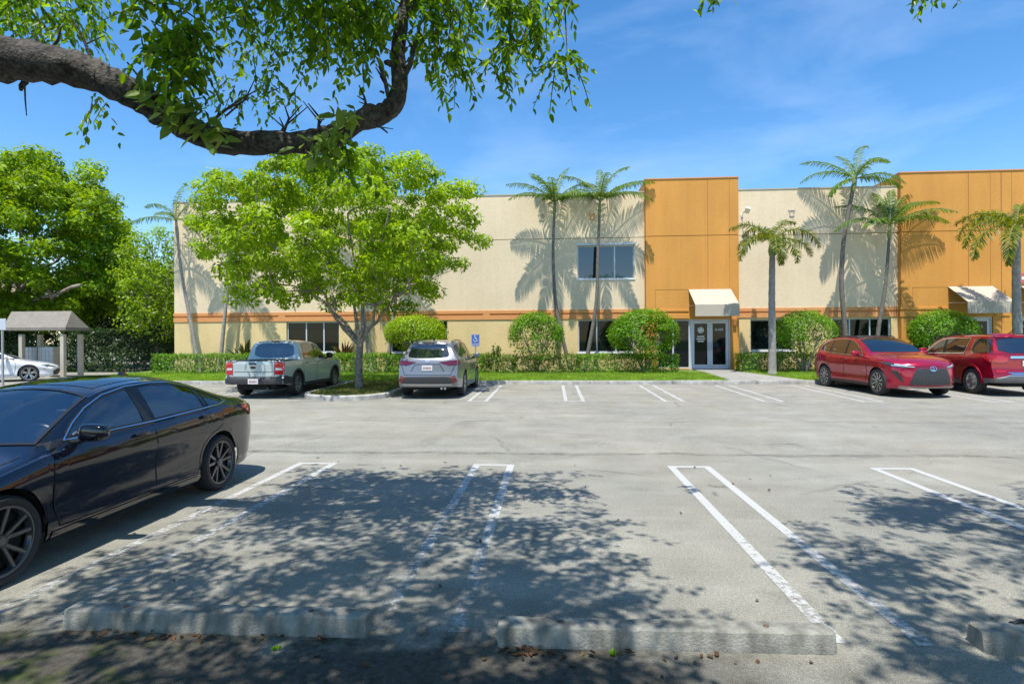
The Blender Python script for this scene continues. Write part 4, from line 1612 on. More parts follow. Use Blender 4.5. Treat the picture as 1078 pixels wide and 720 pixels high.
# ------------------------------------------------------------------ palms
def frond(r, base, az, el, Ln, droop, nleaf, lw, ll, twist=0.0, vee=.35, plume=False):
    """arching rachis with two rows of leaflets; returns rachis points and leaflet arrays"""
    N = 14
    pts = []
    p = np.array(base, float)
    h = np.array([math.cos(az), math.sin(az), 0])
    e = el
    pts.append(p.copy())
    for i in range(N):
        t = i / N
        e2 = el - droop * (t ** 1.25)
        d = h * math.cos(e2) + np.array([0, 0, math.sin(e2)])
        p = p + d * Ln / N
        pts.append(p.copy())
    pts = np.array(pts)
    T = unit(np.gradient(pts, axis=0))
    side = np.array([-h[1], h[0], 0])
    s = np.linspace(.10, .995, nleaf)
    f = s * N
    i0 = np.clip(f.astype(int), 0, N - 1)
    fr = (f - i0)[:, None]
    C = pts[i0] * (1 - fr) + pts[i0 + 1] * fr
    Tn = unit(T[i0] * (1 - fr) + T[i0 + 1] * fr)
    up = unit(np.cross(side, Tn) * np.where((np.cross(side, Tn)[:, 2] < 0), -1, 1)[:, None])
    up = np.cross(np.broadcast_to(side, Tn.shape), Tn)
    up = unit(up)
    up = np.where(up[:, 2:3] < 0, -up, up)
    V = []
    for sg_ in (-1, 1):
        ln = ll * np.sin(PI * np.clip(s * .80 + .17, 0, 1)) ** .6 * r.uniform(.85, 1.1, nleaf)
        A = unit(sg_ * side * 1.0 + Tn * (.45 + .5 * s[:, None]) + up * ((r.uniform(-.9, 1.5, (nleaf, 1)) if plume else vee + r.normal(0, .22, (nleaf, 1)))))
        W = unit(np.cross(A, up))
        dn = np.array([0, 0, -1.0])
        wv = lw * r.uniform(.8, 1.2, (nleaf, 1))
        hang = 1.0 if plume else 1.7
        m1 = C + A * ln[:, None] * .5 + dn * ln[:, None] * .08 * hang
        m2 = C + A * ln[:, None] * .86 + dn * ln[:, None] * .30 * hang
        V.append(np.stack([C - W * wv * .3, C + W * wv * .3, m1 + W * wv * .5, m1 - W * wv * .5, m2 + W * wv * .12, m2 - W * wv * .12], 1))
    return pts, np.concatenate(V)

def palm(base, trunk_pts, r0, r1, shaft, fronds, Ln, mat, label, seed, name='slender_palm', group='slender leaning palms in front of the building', droop=1.15, nleaf=40, lw=.048, ll=.43, vee=.05, barkcol='palm_bark', shaftmat='crownshaft'):
    r = rng_of(seed)
    rnd = random.Random(seed)
    root = empty(name, base, 0, label, 'palm tree', group)
    P = spline(trunk_pts, 9)
    n = len(P)
    bm = bmesh.new()
    rr = []
    for i in range(n):
        t = i / (n - 1)
        k = r0 + (r1 - r0) * t ** .8
        if t < .06: k *= 1.35 - t * 5.8
        rr.append(k * (1 + (.045 if i % 2 else -.03)))
    tube(bm, P, rr, 12)
    obj('trunk', bm, MT[barkcol], root, 50)
    top = P[-1]
    d = (P[-1] - P[-2]).normalized()
    bm = bmesh.new()
    tube(bm, [top - d * .05, top + d * shaft * .25, top + d * shaft * .7, top + d * shaft], [r1 * 1.1, r1 * 1.45, r1 * 1.1, r1 * .6], 12)
    obj('crownshaft', bm, MT[shaftmat], root, 50)
    ct = top + d * shaft * .9
    bm = bmesh.new()
    VV = []
    plume = name == 'stout_palm'
    for az, el, sc in fronds:
        pts, V = frond(r, ct, az + r.uniform(-.12, .12), max(el + .24, 1.15 if (.55 < (az % (2 * PI)) < 2.6 and not plume) else -2), Ln * sc, droop * r.uniform(.8, 1.2), nleaf, lw, ll * (.75 + .25 * sc), vee=vee, plume=plume)
        tube(bm, [Vector(p) for p in pts[::2]], [.028 * (1 - .8 * i / 7) + .004 for i in range(len(pts[::2]))], 5)
        VV.append(V)
    V = np.concatenate(VV)
    m = len(V)
    bmesh.ops.triangulate(bm, faces=bm.faces)
    F = np.array([[0, 1, 2, 3], [3, 2, 4, 5]])
    lv = V.reshape(-1, 3)
    lf = (F[None] + (np.arange(m) * 6)[:, None, None]).reshape(-1, 4)
    # rachis joins the crown mesh
    bm.verts.ensure_lookup_table()
    rv = np.array([v.co[:] for v in bm.verts])
    rf = np.array([[v.index for v in f.verts] + [f.verts[2].index] for f in bm.faces]) if False else None
    me = bpy.data.meshes.new('crown')
    bm2 = bm
    tmp = npmesh('crown', lv, lf, 4, MT[mat], root)
    obj('frond_stalks', bm2, MT['crownshaft'], root)
    bpy.data.meshes.remove(me)
    return root

def rad_set(seed, n, els, scs=(.85, 1.1)):
    r = random.Random(seed)
    out = []
    for i in range(n):
        out.append((2 * PI * (i + r.uniform(-.25, .25)) / n, r.uniform(*els), r.uniform(*scs)))
    return out

PY = 26.55
def slim(path, label, seed, fr, Ln=2.45, r0=.10, r1=.055, shaft=.75, Y=PY, mat='palm', dy=.05, **kw):
    b = at(*path[0], Y)
    base = (b.x, Y, bedz(Y) - .05)
    pts = []
    n = len(path)
    for i, (px, py) in enumerate(path):
        p = at(px, py, Y - dy * i / max(1, n - 1))
        pts.append((p.x - base[0], p.y - base[1], p.z - base[2]))
    pts[0] = (0, 0, 0)
    return palm(base, pts, r0, r1, shaft, fr, Ln, mat, label, seed, **kw)

E = lambda *a: list(a)
# azimuth 0 = right, 90 = away from the camera, 180 = left, 270 = towards it
D_ = R
slim([(601, 384), (592, 355), (585, 320), (582.5, 280), (582.5, 250), (583.5, 226)], 'slender palm left of the upper window, its trunk bending to the right at the foot', 101,
     [(D_(178), .55, 1.0), (D_(195), .25, .95), (D_(150), 1.0, .8), (D_(60), 1.15, .95), (D_(20), .65, 1.0), (D_(350), .2, .95), (D_(270), .5, .9), (D_(100), .7, .9), (D_(310), .15, .8), (D_(235), .6, .9)], shaft=.65, barkcol='palm_bark_dark')
slim([(615, 384), (623, 350), (628, 315), (629, 280), (630, 250), (631, 226)], 'slender palm whose trunk crosses the upper window', 102,
     [(D_(165), .85, 1.0), (D_(190), .2, 1.0), (D_(35), 1.05, 1.05), (D_(8), .50, 1.15), (D_(350), .25, 1.05), (D_(90), 1.2, .9), (D_(270), .6, .9), (D_(220), .3, .9), (D_(320), .35, .9), (D_(130), .7, .85)], shaft=.7, barkcol='palm_bark_dark')
slim([(893, 380), (889, 340), (886, 300), (888, 255), (894, 220), (898, 200)], 'tall slender palm rising above the roofline behind the red crossover', 103,
     [(D_(172), .55, 1.0), (D_(185), .25, 1.05), (D_(45), 1.05, 1.2), (D_(20), .75, 1.0), (D_(350), -.1, .8), (D_(200), -.3, .7), (D_(270), .3, .9), (D_(90), .8, .9), (D_(320), .0, .85)], shaft=.55, r0=.115, r1=.075, barkcol='palm_bark_dark')
slim([(921, 380), (925, 345), (931, 310), (934, 280), (936, 250)], 'slender palm in front of the left edge of the second orange tower', 104,
     [(D_(188), .15, 1.15), (D_(165), .6, 1.0), (D_(15), .65, 1.1), (D_(2), .25, 1.1), (D_(60), 1.2, 1.05), (D_(110), 1.15, .9), (D_(270), .4, .9), (D_(320), .3, 1.0), (D_(220), .1, .9), (D_(90), .6, .9), (D_(35), .95, 1.1)], shaft=.6, Ln=2.5, barkcol='palm_bark_dark')
slim([(210, 382), (203, 350), (196, 315), (190, 280), (187, 250)], 'pale thin palm at the left corner of the building with a sparse ragged crown', 105,
     [(D_(160), .7, 1.0), (D_(190), .05, .9), (D_(95), 1.4, .9), (D_(35), .9, 1.1), (D_(340), .0, .7), (D_(270), .2, .7)], shaft=.9, nleaf=30, shaftmat='palm_bark')
slim([(231, 382), (235, 350), (238, 320), (241, 285), (243, 262)], 'thin palm half hidden by the left side of the lime green tree', 106, rad_set(106, 9, (.1, 1.0)), shaft=.6)
slim([(391, 384), (386, 355), (382.5, 325), (380, 290), (379, 262)], 'thin palm standing behind the trunk of the island tree', 107, rad_set(107, 9, (.1, 1.0)), shaft=.6)
slim([(407, 384), (412, 350), (416, 320), (419, 285), (421, 262)], 'thin palm between the island tree and the silver vehicle', 108, rad_set(108, 9, (.1, 1.0)), shaft=.6)
slim([(813, 389), (813, 360), (812.5, 315), (813, 268)], 'short stout palm with drooping yellowish fronds beside the path', 111,
     [(D_(182), .75, 1.0), (D_(200), .10, 1.05), (D_(170), .35, .8), (D_(5), .55, 1.2), (D_(345), .05, .9), (D_(300), -.2, .9), (D_(250), .05, .9), (D_(275), -.35, .75), (D_(30), 1.0, .9), (D_(90), .7, .9), (D_(130), .9, .9)],
     Y=24.55, dy=0, r0=.17, r1=.115, shaft=.6, Ln=2.05, mat='palm_yellow', name='stout_palm', group='stout palms with drooping fronds', droop=2.0, nleaf=95, lw=.032, ll=.38, vee=.75)
slim([(1072, 389), (1071, 350), (1070, 305), (1070, 250)], 'stout palm with drooping yellow green fronds at the right edge', 112,
     [(D_(180), .55, 1.0), (D_(192), .30, 1.05), (D_(205), .0, 1.15), (D_(225), -.1, 1.1), (D_(0), .5, 1.1), (D_(340), .1, 1.0), (D_(300), .0, 1.0), (D_(260), .4, .9), (D_(40), .9, 1.0), (D_(100), .9, .9), (D_(140), .8, .9)],
     Y=24.3, dy=0, r0=.185, r1=.13, shaft=.35, Ln=2.7, mat='palm_yellow', name='stout_palm', group='stout palms with drooping fronds', droop=2.1, nleaf=110, lw=.034, ll=.44, vee=.75)
# ------------------------------------------------------------------ the trees that hang over the near bays
def poly_in(P, poly):
    x, y = P[:, 0], P[:, 1]
    ins = np.zeros(len(P), bool)
    n = len(poly)
    for i in range(n):
        x0, y0 = poly[i]
        x1, y1 = poly[(i + 1) % n]
        c = ((y0 > y) != (y1 > y)) & (x < (x1 - x0) * (y - y0) / (y1 - y0 + 1e-12) + x0)
        ins ^= c
    return ins

def sprays(r, anchors, dirs, lens, nleaf, Ls, Ws, droop=.5):
    """leafy twigs: returns twig polylines and leaf arrays"""
    m = len(anchors)
    t = np.linspace(.12, 1.0, nleaf)
    A0 = anchors[:, None, :] + dirs[:, None, :] * lens[:, None, None] * t[None, :, None]
    A0[..., 2] -= droop * lens[:, None] * t[None] ** 2 * .6
    C = A0.reshape(-1, 3)
    n = len(C)
    T = np.repeat(dirs, nleaf, 0)
    sd = unit(np.cross(T, np.array([0, 0, 1.0])) + 1e-6)
    alt = np.tile(np.where(np.arange(nleaf) % 2, 1, -1), m)[:, None]
    A = unit(T * .55 + sd * alt * r.uniform(.5, 1.2, (n, 1)) + np.array([0, 0, -1.0]) * r.uniform(.1, 1.3, (n, 1)) + r.normal(0, .35, (n, 3)))
    Nn = unit(np.array([0, 0, 1.0]) + r.normal(0, .55, (n, 3)))
    V = leaf_arrays(C, A, Nn, Ls * r.uniform(.6, 1.3, n), Ws * r.uniform(.65, 1.25, n), .18, 6)
    tw = [np.stack([A0[i, 0], A0[i, nleaf // 2], A0[i, -1]]) for i in range(m)]
    return tw, V

def in_frame(P, pad=8):
    """is a point inside the photograph's frame"""
    Q = (P - np.array(EYE)) @ np.array(cam_rot)
    z = -Q[:, 2]
    px = PW / 2 + PF * Q[:, 0] / np.maximum(z, 1e-3)
    py = PH / 2 - PF * Q[:, 1] / np.maximum(z, 1e-3)
    return (z > .1) & (px > -pad) & (px < PW + pad) & (py > -pad) & (py < PH + pad)

TAN = math.tan(R(SUN_EL))
def shade_anchors(r, poly, n, zlo, zhi, pad=30, clumps=100, spread=.26):
    """points of the canopy, in clumps, whose shadow falls into the outline on the ground; none hang into the picture"""
    xs_ = [p[0] for p in poly]; ys_ = [p[1] for p in poly]
    cc = np.zeros((0, 2))
    while len(cc) < clumps:
        G = np.stack([r.uniform(min(xs_), max(xs_), 400), r.uniform(min(ys_), max(ys_), 400)], 1)
        cc = np.concatenate([cc, G[poly_in(G, poly)]])
    cc = cc[:clumps]
    cz = r.uniform(zlo, zhi, clumps)
    out = []
    while len(out) < n:
        k = r.integers(0, clumps, 500)
        G = cc[k] + r.normal(0, spread, (500, 2)) * r.uniform(.5, 1.3, (500, 1))
        z = cz[k] + r.normal(0, .22, 500)
        P = np.stack([G[:, 0] + z / TAN * math.sin(R(SUN_AZ)), G[:, 1] - z / TAN * math.cos(R(SUN_AZ)), z], 1)
        P = P[poly_in(G, poly)]
        P = P[~in_frame(P, pad)]
        out += list(P)
    return np.array(out[:n])

def canopy(root_loc, anchors, r, nleaf, Ls, Ws, lens=(.25, .5), per=3):
    A = np.repeat(anchors, per, 0) + r.normal(0, .16, (len(anchors) * per, 3))
    d = unit(np.concatenate([r.normal(0, 1, (len(A), 2)), r.uniform(-.75, .25, (len(A), 1))], 1))
    return sprays(r, A, d, r.uniform(*lens, len(A)), nleaf, Ls, Ws)

def overhead_tree(loc, label, trunk, limbs, parts_fn, seed):
    pass

rnd = random.Random(8)
r = rng_of(1234)
# -- left tree with the big limb across the top left
LOC = (-7.7, 2.3, 0)
root = empty('overhanging_tree', LOC, 0, 'big dark barked tree whose crooked limb crosses the top left of the photo', 'tree', 'trees overhanging the near bays')
LY = 4.75
limb_px = [(-60, 50, 4.6), (-20, 60, 4.65), (20, 62, 4.7), (62, 69, 4.7), (98, 78, 4.75), (130, 94, 4.75), (160, 111, 4.8), (190, 130, 4.8), (215, 143, 4.8), (245, 150, 4.85),
           (285, 150, 4.85), (325, 150, 4.9), (352, 143, 4.9), (378, 128, 4.95), (404, 120, 5.0), (416, 108, 5.0), (421, 86, 5.05), (419, 55, 5.05), (424, 20, 5.1), (436, -30, 5.1), (452, -110, 5.1)]
limb_r = [.215, .205, .185, .16, .142, .133, .126, .121, .116, .109, .102, .099, .097, .092, .092, .082, .075, .068, .06, .05, .035]
lp = [at(px, py, Y) for px, py, Y in limb_px]
bm = bmesh.new()
S = spline([Vector((-7.7, 2.3, -.2)), Vector((-7.65, 2.3, .9)), Vector((-7.5, 2.5, 2.0)), Vector((-7.0, 3.2, 3.1)), lp[0]], 6)
tube(bm, S, [.42 - .19 * i / (len(S) - 1) for i in range(len(S))], 16, True, .05, rnd)
P = spline(lp, 4)
rr = np.interp(np.linspace(0, len(lp) - 1, len(P)), range(len(lp)), limb_r)
tube(bm, P, [float(x) * (.93 + .07 * math.sin(i * 1.9) * math.sin(i * .63)) for i, x in enumerate(rr)], 18, True, .12, rnd)
# stubs, knots and side branches of the limb
for px, py, ex, ey, rad in ((408, 98, 399, 70, .02), (404, 98, 400, 97, .012), (412, 68, 405, 66, .03), (395, 130, 408, 140, .012), (392, 134, 414, 136, .006), (26, 88, 28, 122, .008), (27, 86, 22, 95, .03), (168, 110, 134, 66, .014)):
    a, b = at(px, py, 4.85), at(ex, ey, 4.8)
    tube(bm, [a, a.lerp(b, .5) + Vector((rnd.uniform(-.02, .02), 0, rnd.uniform(-.02, .02))), b], [rad, rad * .8, rad * .5], 6)
for k in range(16):
    t = rnd.uniform(.12, .9)
    i = int(t * (len(P) - 1))
    a = P[i]
    d = Vector((rnd.uniform(-.5, .5), rnd.uniform(-.2, .6), rnd.uniform(.5, 1.0))).normalized()
    ln = rnd.uniform(.25, .6)
    q = [a, a + d * ln * .35 + Vector((rnd.uniform(-.05, .05), 0, 0)), a + d * ln * .7, a + d * ln + Vector((rnd.uniform(-.12, .12), 0, .03))]
    ra = rnd.uniform(.012, .024)
    tube(bm, q, [ra * 1.7, ra, ra * .7, ra * .35], 6)
    for j in range(2):
        b = q[2].lerp(q[1], rnd.random())
        tube(bm, [b, b + Vector((rnd.uniform(-.2, .2), rnd.uniform(-.1, .1), rnd.uniform(.05, .2)))], [ra * .55, ra * .25], 5)
for k in range(11):                                   # knots and swellings
    i = rnd.randrange(6, len(P) - 18)
    a = P[i] + Vector((rnd.uniform(-.03, .03), -rr[i] * .55, rnd.uniform(-.6, .6) * rr[i]))
    m_k = Matrix.Translation(a) @ Matrix.Diagonal((rr[i] * rnd.uniform(.5, .9), rr[i] * rnd.uniform(.45, .65), rr[i] * rnd.uniform(.35, .6), 1))
    bmesh.ops.create_icosphere(bm, subdivisions=2, radius=1.0, matrix=m_k)
# upper limbs that carry the canopy
up = [[(-7.6, 2.4, 1.9), (-7.2, 1.2, 4.2), (-5.6, .6, 5.6), (-3.0, .9, 6.6), (-.6, 1.8, 7.0)],
      [(-7.2, 1.2, 4.2), (-7.2, 2.6, 5.8), (-6.4, 4.0, 6.8)],
      [(-5.6, .6, 5.6), (-2.8, -.4, 6.1), (-1.0, -.6, 6.6)],
      [(-7.5, 2.5, 2.0), (-7.4, 1.2, 4.0), (-6.6, .4, 5.6), (-5.0, -.6, 6.6)]]
for path in up:
    q = spline(path, 5)
    tube(bm, q, [.11 - .10 * i / (len(q) - 1) for i in range(len(q))], 8, True, .08, rnd)

# leaves seen in the picture: sprays hung in the outlines the photograph shows
def seen(n, poly, Y0, Y1):
    out = []
    xs_ = [p[0] for p in poly]; ys_ = [p[1] for p in poly]
    while len(out) < n:
        q = np.array([[r.uniform(min(xs_), max(xs_)), r.uniform(min(ys_), max(ys_))]])
        if poly_in(q, poly)[0]:
            out.append(at(q[0, 0], q[0, 1], r.uniform(Y0, Y1))[:])
    return np.array(out)

groups = [
    (150, [(-25, -40), (112, -40), (110, 8), (88, 30), (70, 28), (40, 24), (-25, 16)], 5.2, 6.0, 9, .085, .042),
    (34, [(128, -30), (150, -30), (210, 20), (205, 60), (175, 62), (150, 40)], 4.4, 4.8, 8, .105, .058),
    (26, [(180, 30), (212, 20), (215, 75), (195, 80), (180, 55)], 4.3, 4.7, 8, .11, .06),
    (80, [(200, 0), (300, -20), (345, 20), (335, 70), (300, 105), (260, 110), (225, 80), (210, 40)], 5.2, 6.2, 9, .075, .035),
    (115, [(165, -50), (410, -50), (430, 5), (370, 15), (300, 8), (200, 5)], 4.6, 5.8, 9, .095, .048),
    (85, [(300, -10), (412, -10), (405, 40), (380, 62), (350, 60), (330, 45)], 4.6, 5.6, 9, .095, .047),
    (100, [(430, -45), (470, -45), (495, 20), (490, 62), (468, 82), (445, 62), (430, 25)], 4.8, 5.8, 9, .085, .04),
    (110, [(410, -50), (608, -50), (600, 15), (560, 10), (500, 18), (440, 10)], 4.9, 6.0, 9, .085, .04),
    (34, [(520, 0), (575, 0), (565, 38), (545, 58), (522, 78), (515, 70), (530, 40)], 4.9, 5.5, 9, .09, .042),
    (16, [(582, 50), (604, 50), (606, 70), (585, 74)], 5.0, 5.4, 8, .08, .04),
    (6, [(95, 92), (110, 98), (118, 108), (105, 105)], 4.6, 4.7, 7, .075, .036),
    (12, [(340, 150), (375, 140), (372, 165), (350, 168)], 4.75, 4.9, 7, .11, .05),
]
parts = []
for n, poly, Y0, Y1, nl, Ls, Ws in groups:
    A = seen(n, poly, Y0, Y1)
    d = unit(np.concatenate([r.normal(0, .7, (n, 2)), r.uniform(-1.2, -.1, (n, 1))], 1))
    tw, V = sprays(r, A, d, r.uniform(.18, .36, n), nl, Ls, Ws, .6)
    parts.append(V)
    for k, t in enumerate(tw):
        if k % 2 == 0:
            tube(bm, [Vector(p) for p in t], [.005, .004, .0025], 4, False)
for a, b in (((583, -40), (597, 55)), ((560, -30), (545, 60)), ((540, 10), (523, 78)), ((185, -30), (190, 70)), ((150, -20), (235, 40)), ((240, -10), (262, 35)), ((238, 122), (270, 80)), ((300, -30), (335, 60)), ((470, -30), (470, 70)), ((345, -30), (312, 40))):
    p, q = at(*a, 5.2), at(*b, 5.15)
    tube(bm, [p, p.lerp(q, .5) + Vector((.04, 0, -.03)), q], [.010, .008, .004], 5)
# canopy above the frame that throws the dappled shade
gp = lambda px, py: tuple(gnd(px, py)[:2])
poly_main = [gp(345, 494), gp(480, 494), gp(560, 503), gp(640, 530), gp(665, 565), gp(712, 590), gp(725, 618), gp(680, 650), gp(700, 690), (.7, 2.4), (.3, -1.5), (-8.2, -1.5), (-6.5, 3.2), gp(0, 652), gp(120, 596), gp(215, 558), gp(300, 522)]
A = shade_anchors(r, poly_main, 1450, 4.9, 7.2, clumps=125)
# clumps: drop the anchors that fall in a few sun holes
holes_ = r.uniform([-7, 0], [1.6, 8.4], (40, 2))
G = np.stack([A[:, 0], A[:, 1] + A[:, 2] / TAN], 1)
dmin = np.min(np.linalg.norm(G[:, None] - holes_[None], axis=2) / r.uniform(.18, .40, (1, 40)), axis=1)
A = A[dmin > 1]
tw, V = canopy(LOC, A, r, 9, .11, .055, per=4)
parts.append(V)
bm.transform(Matrix.Translation((-LOC[0], -LOC[1], 0)))
bmesh.ops.recalc_face_normals(bm, faces=bm.faces)
obj('trunk', bm, MT['bark_dark'], root, 60)
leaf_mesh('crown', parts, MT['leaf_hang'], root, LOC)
# climbing plant with big pale leaves on the limb
MT['leaf_vine'] = leafmat('leaf_vine', [(.10, .18, .025), (.18, .28, .045), (.30, .38, .10)], .45, (1.6, 1.5, .6), rough=.4)
VP = []
for poly, n in (([(140, 92), (168, 84), (215, 118), (240, 146), (228, 158), (190, 142), (165, 118)], 90), ([(332, 128), (372, 112), (378, 128), (350, 160), (336, 168), (325, 150)], 46), ([(300, 150), (345, 150), (345, 172), (320, 165)], 10)):
    k = seen(n, poly, 4.55, 4.72)
    d = unit(np.stack([r.normal(0, .8, n), r.normal(-.35, .3, n), r.normal(-.45, .6, n)], 1))
    Nn = unit(np.stack([r.normal(0, .5, n), r.normal(-.6, .3, n), r.normal(.6, .4, n)], 1))
    VP.append(leaf_arrays(k, d, Nn, .155 * r.uniform(.5, 1.25, n), .075 * r.uniform(.6, 1.25, n), .12, 6))
leaf_mesh('climbing_leaves', VP, MT['leaf_vine'], root, LOC)

# -- right tree, only its lowest leaves show at the top edge
LOC2 = (7.9, 1.2, 0)
root = empty('overhanging_tree', LOC2, 0, 'tree overhead on the right, only hanging leaves at the top edge in view', 'tree', 'trees overhanging the near bays')
bm = bmesh.new()
for path, ra in (([(7.9, 1.2, -.2), (7.9, 1.25, 1.4), (7.7, 1.5, 2.8), (7.2, 2.0, 4.2), (6.2, 2.6, 5.6), (4.8, 3.2, 6.5)], .26),
                 ([(7.7, 1.5, 2.8), (7.8, 2.6, 4.6), (7.2, 3.8, 6.2), (6.2, 4.4, 7.1)], .15), ([(7.2, 2.0, 4.2), (6.4, .8, 5.6), (5.2, .2, 6.6)], .13)):
    q = spline(path, 5)
    tube(bm, q, [ra * (1 - .8 * i / (len(q) - 1)) for i in range(len(q))], 12, True, .06, rnd)
parts = []
for n, poly, Y0, Y1, nl, Ls, Ws in ((7, [(752, -26), (764, -26), (756, -6), (748, -6)], 5.2, 5.4, 7, .085, .035), (9, [(962, -28), (985, -28), (985, -12), (968, -8)], 5.2, 5.5, 8, .07, .035),
                                    (6, [(990, -30), (1008, -30), (1004, -14), (994, -14)], 5.2, 5.5, 7, .07, .032), (3, [(775, -30), (785, -30), (780, -20)], 5.2, 5.4, 6, .07, .03)):
    A = seen(n, poly, Y0, Y1)
    d = unit(np.concatenate([r.normal(0, .5, (n, 2)), r.uniform(-1.2, -.3, (n, 1))], 1))
    tw, V = sprays(r, A, d, r.uniform(.12, .22, n), nl, Ls, Ws, .5)
    parts.append(V)
    for t in tw:
        tube(bm, [Vector(p) for p in t], [.004, .003, .002], 4, False)
poly_r = [gp(852, 558), gp(890, 542), gp(960, 526), gp(1078, 514), (9.5, 7.0), (9.8, -1), (3.4, -1.0), (2.75, 2.5), gp(985, 700), gp(950, 655), gp(885, 612), gp(866, 585)]
A = shade_anchors(r, poly_r, 1850, 5.0, 7.2, clumps=120)
G = np.stack([A[:, 0], A[:, 1] + A[:, 2] / TAN], 1)
holes_ = np.concatenate([r.uniform([2.6, 0], [9, 7], (16, 2)), np.array([gp(960, 640), gp(1010, 628), gp(1050, 622), gp(925, 560)])])
dmin = np.min(np.linalg.norm(G[:, None] - holes_[None], axis=2) / r.uniform(.2, .42, (1, len(holes_))), axis=1)
A = A[dmin > 1]
tw, V = canopy(LOC2, A, r, 9, .11, .055, per=4)
parts.append(V)
bm.transform(Matrix.Translation((-LOC2[0], -LOC2[1], 0)))
bmesh.ops.recalc_face_normals(bm, faces=bm.faces)
obj('trunk', bm, MT['bark_dark'], root, 60)
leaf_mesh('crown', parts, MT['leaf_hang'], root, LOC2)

# ------------------------------------------------------------------ dead leaves round the wheel stops
def litter(n, sampler, seed):
    q = rng_of(seed)
    P = sampler(q, n)
    P[:, 2] = [gz(y) + .012 for y in P[:, 1]]
    n = len(P)
    an = q.uniform(0, 2 * PI, n)
    A = unit(np.stack([np.cos(an), np.sin(an), q.normal(0, .18, n)], 1))
    Nn = unit(np.stack([q.normal(0, .3, n), q.normal(0, .3, n), np.ones(n)], 1))
    return leaf_arrays(P, A, Nn, 0.055 * q.uniform(.4, 1.2, n), .026 * q.uniform(.5, 1.2, n), .2, 6)
MT['leaf_dead'] = leafmat('leaf_dead', [(.03, .016, .010), (.075, .034, .016), (.12, .06, .025), (.09, .07, .025)], .1, (1.2, 1, .6), rough=.8)
def along(px0, py0, px1, py1, sp):
    a, b = gnd(px0, py0), gnd(px1, py1)
    def f(q, n):
        t = q.random(n)
        k = np.abs(q.normal(0, sp, n))
        return np.stack([a.x + (b.x - a.x) * t, a.y + (b.y - a.y) * t - k, np.zeros(n)], 1)
    return f
L_ = [litter(26, along(70, 664, 350, 672, .04), 1), litter(14, along(72, 668, 190, 672, .03), 7), litter(22, along(530, 683, 860, 694, .05), 2), litter(24, along(530, 685, 580, 686, .03), 3),
      litter(40, lambda q, n: np.stack([q.uniform(-5, 3, n), q.uniform(2.7, 9, n), np.zeros(n)], 1), 4),
      litter(20, lambda q, n: np.stack([q.uniform(-4, 3, n), q.uniform(2.7, 3.3, n), np.zeros(n)], 1), 5)]
o = leaf_mesh('fallen_leaves', L_, MT['leaf_dead'])
meta(o, 'brown fallen leaves scattered by the wheel stops', 'leaf litter', None, 'stuff')
# two tiny weeds at the foot of the second wheel stop, one at the first
for px, py, lb in ((646, 690, 'tiny green weed at the foot of the dark stained wheel stop'), (291, 684, 'tiny green weed at the foot of the mossy wheel stop')):
    p = gnd(px, py)
    q = rng_of(px)
    n = 16
    an = q.uniform(0, 2 * PI, n)
    A = unit(np.stack([np.cos(an), np.sin(an), q.uniform(.3, 1.3, n)], 1))
    o = leaf_mesh('weed', [leaf_arrays(np.zeros((n, 3)) + q.normal(0, .006, (n, 3)), A, unit(np.array([0, 0, 1.0]) + q.normal(0, .3, (n, 3))), .035 * q.uniform(.6, 1.2, n), .015 * q.uniform(.7, 1.2, n), .2, 6)], MT['leaf_bush'])
    o.location = (p.x, p.y, .004)
    meta(o, lb, 'weed')
# ------------------------------------------------------------------ vehicles
def paint(name, col, metal=0.0, rough=.35, coat=1.0):
    return M(name, col, rough, metal, coat=coat, coatr=.02, ior=1.5, spec=.25)

MT['car_glass'] = M('car_glass', (.006, .010, .014), .02, ior=2.25)
MT['screen_glass'] = M('screen_glass', (.010, .020, .035), .02, ior=2.9)
MT['trim'] = M('black_trim', (.012, .012, .013), .35)
MT['plastic'] = M('black_plastic', (.030, .031, .033), .65)
MT['gap'] = M('panel_gap', (.004, .004, .004), .8)
MT['tyre'] = M('tyre_rubber', (.020, .020, .021), .75, var=.2, vs=20)
MT['well'] = M('wheel_well', (.010, .010, .010), .95)
MT['chrome'] = M('chrome', (.75, .76, .78), .12, metal=1.0)
MT['satin'] = M('satin_silver', (.50, .51, .53), .30, metal=.9)
MT['rim_black'] = M('rim_black', (.018, .018, .020), .22, coat=.6)
MT['rim_dark'] = M('rim_dark', (.16, .162, .17), .28, metal=.7)
MT['rim_grey'] = M('rim_grey', (.16, .165, .17), .35, metal=.7)
MT['red_lens'] = M('red_lens', (.42, .006, .010), .08, coat=1.0)
MT['red_dark'] = M('dark_red_lens', (.10, .003, .010), .08, coat=1.0)
MT['clear_lens'] = M('clear_lens', (.55, .58, .62), .06, coat=1.0)
MT['dark_lens'] = M('smoked_lens', (.05, .055, .065), .05, coat=1.0)
MT['plate'] = M('number_plate', (.62, .60, .60), .5, var=.05, vs=30)
MT['amber'] = M('amber_reflector', (.45, .14, .01), .2)

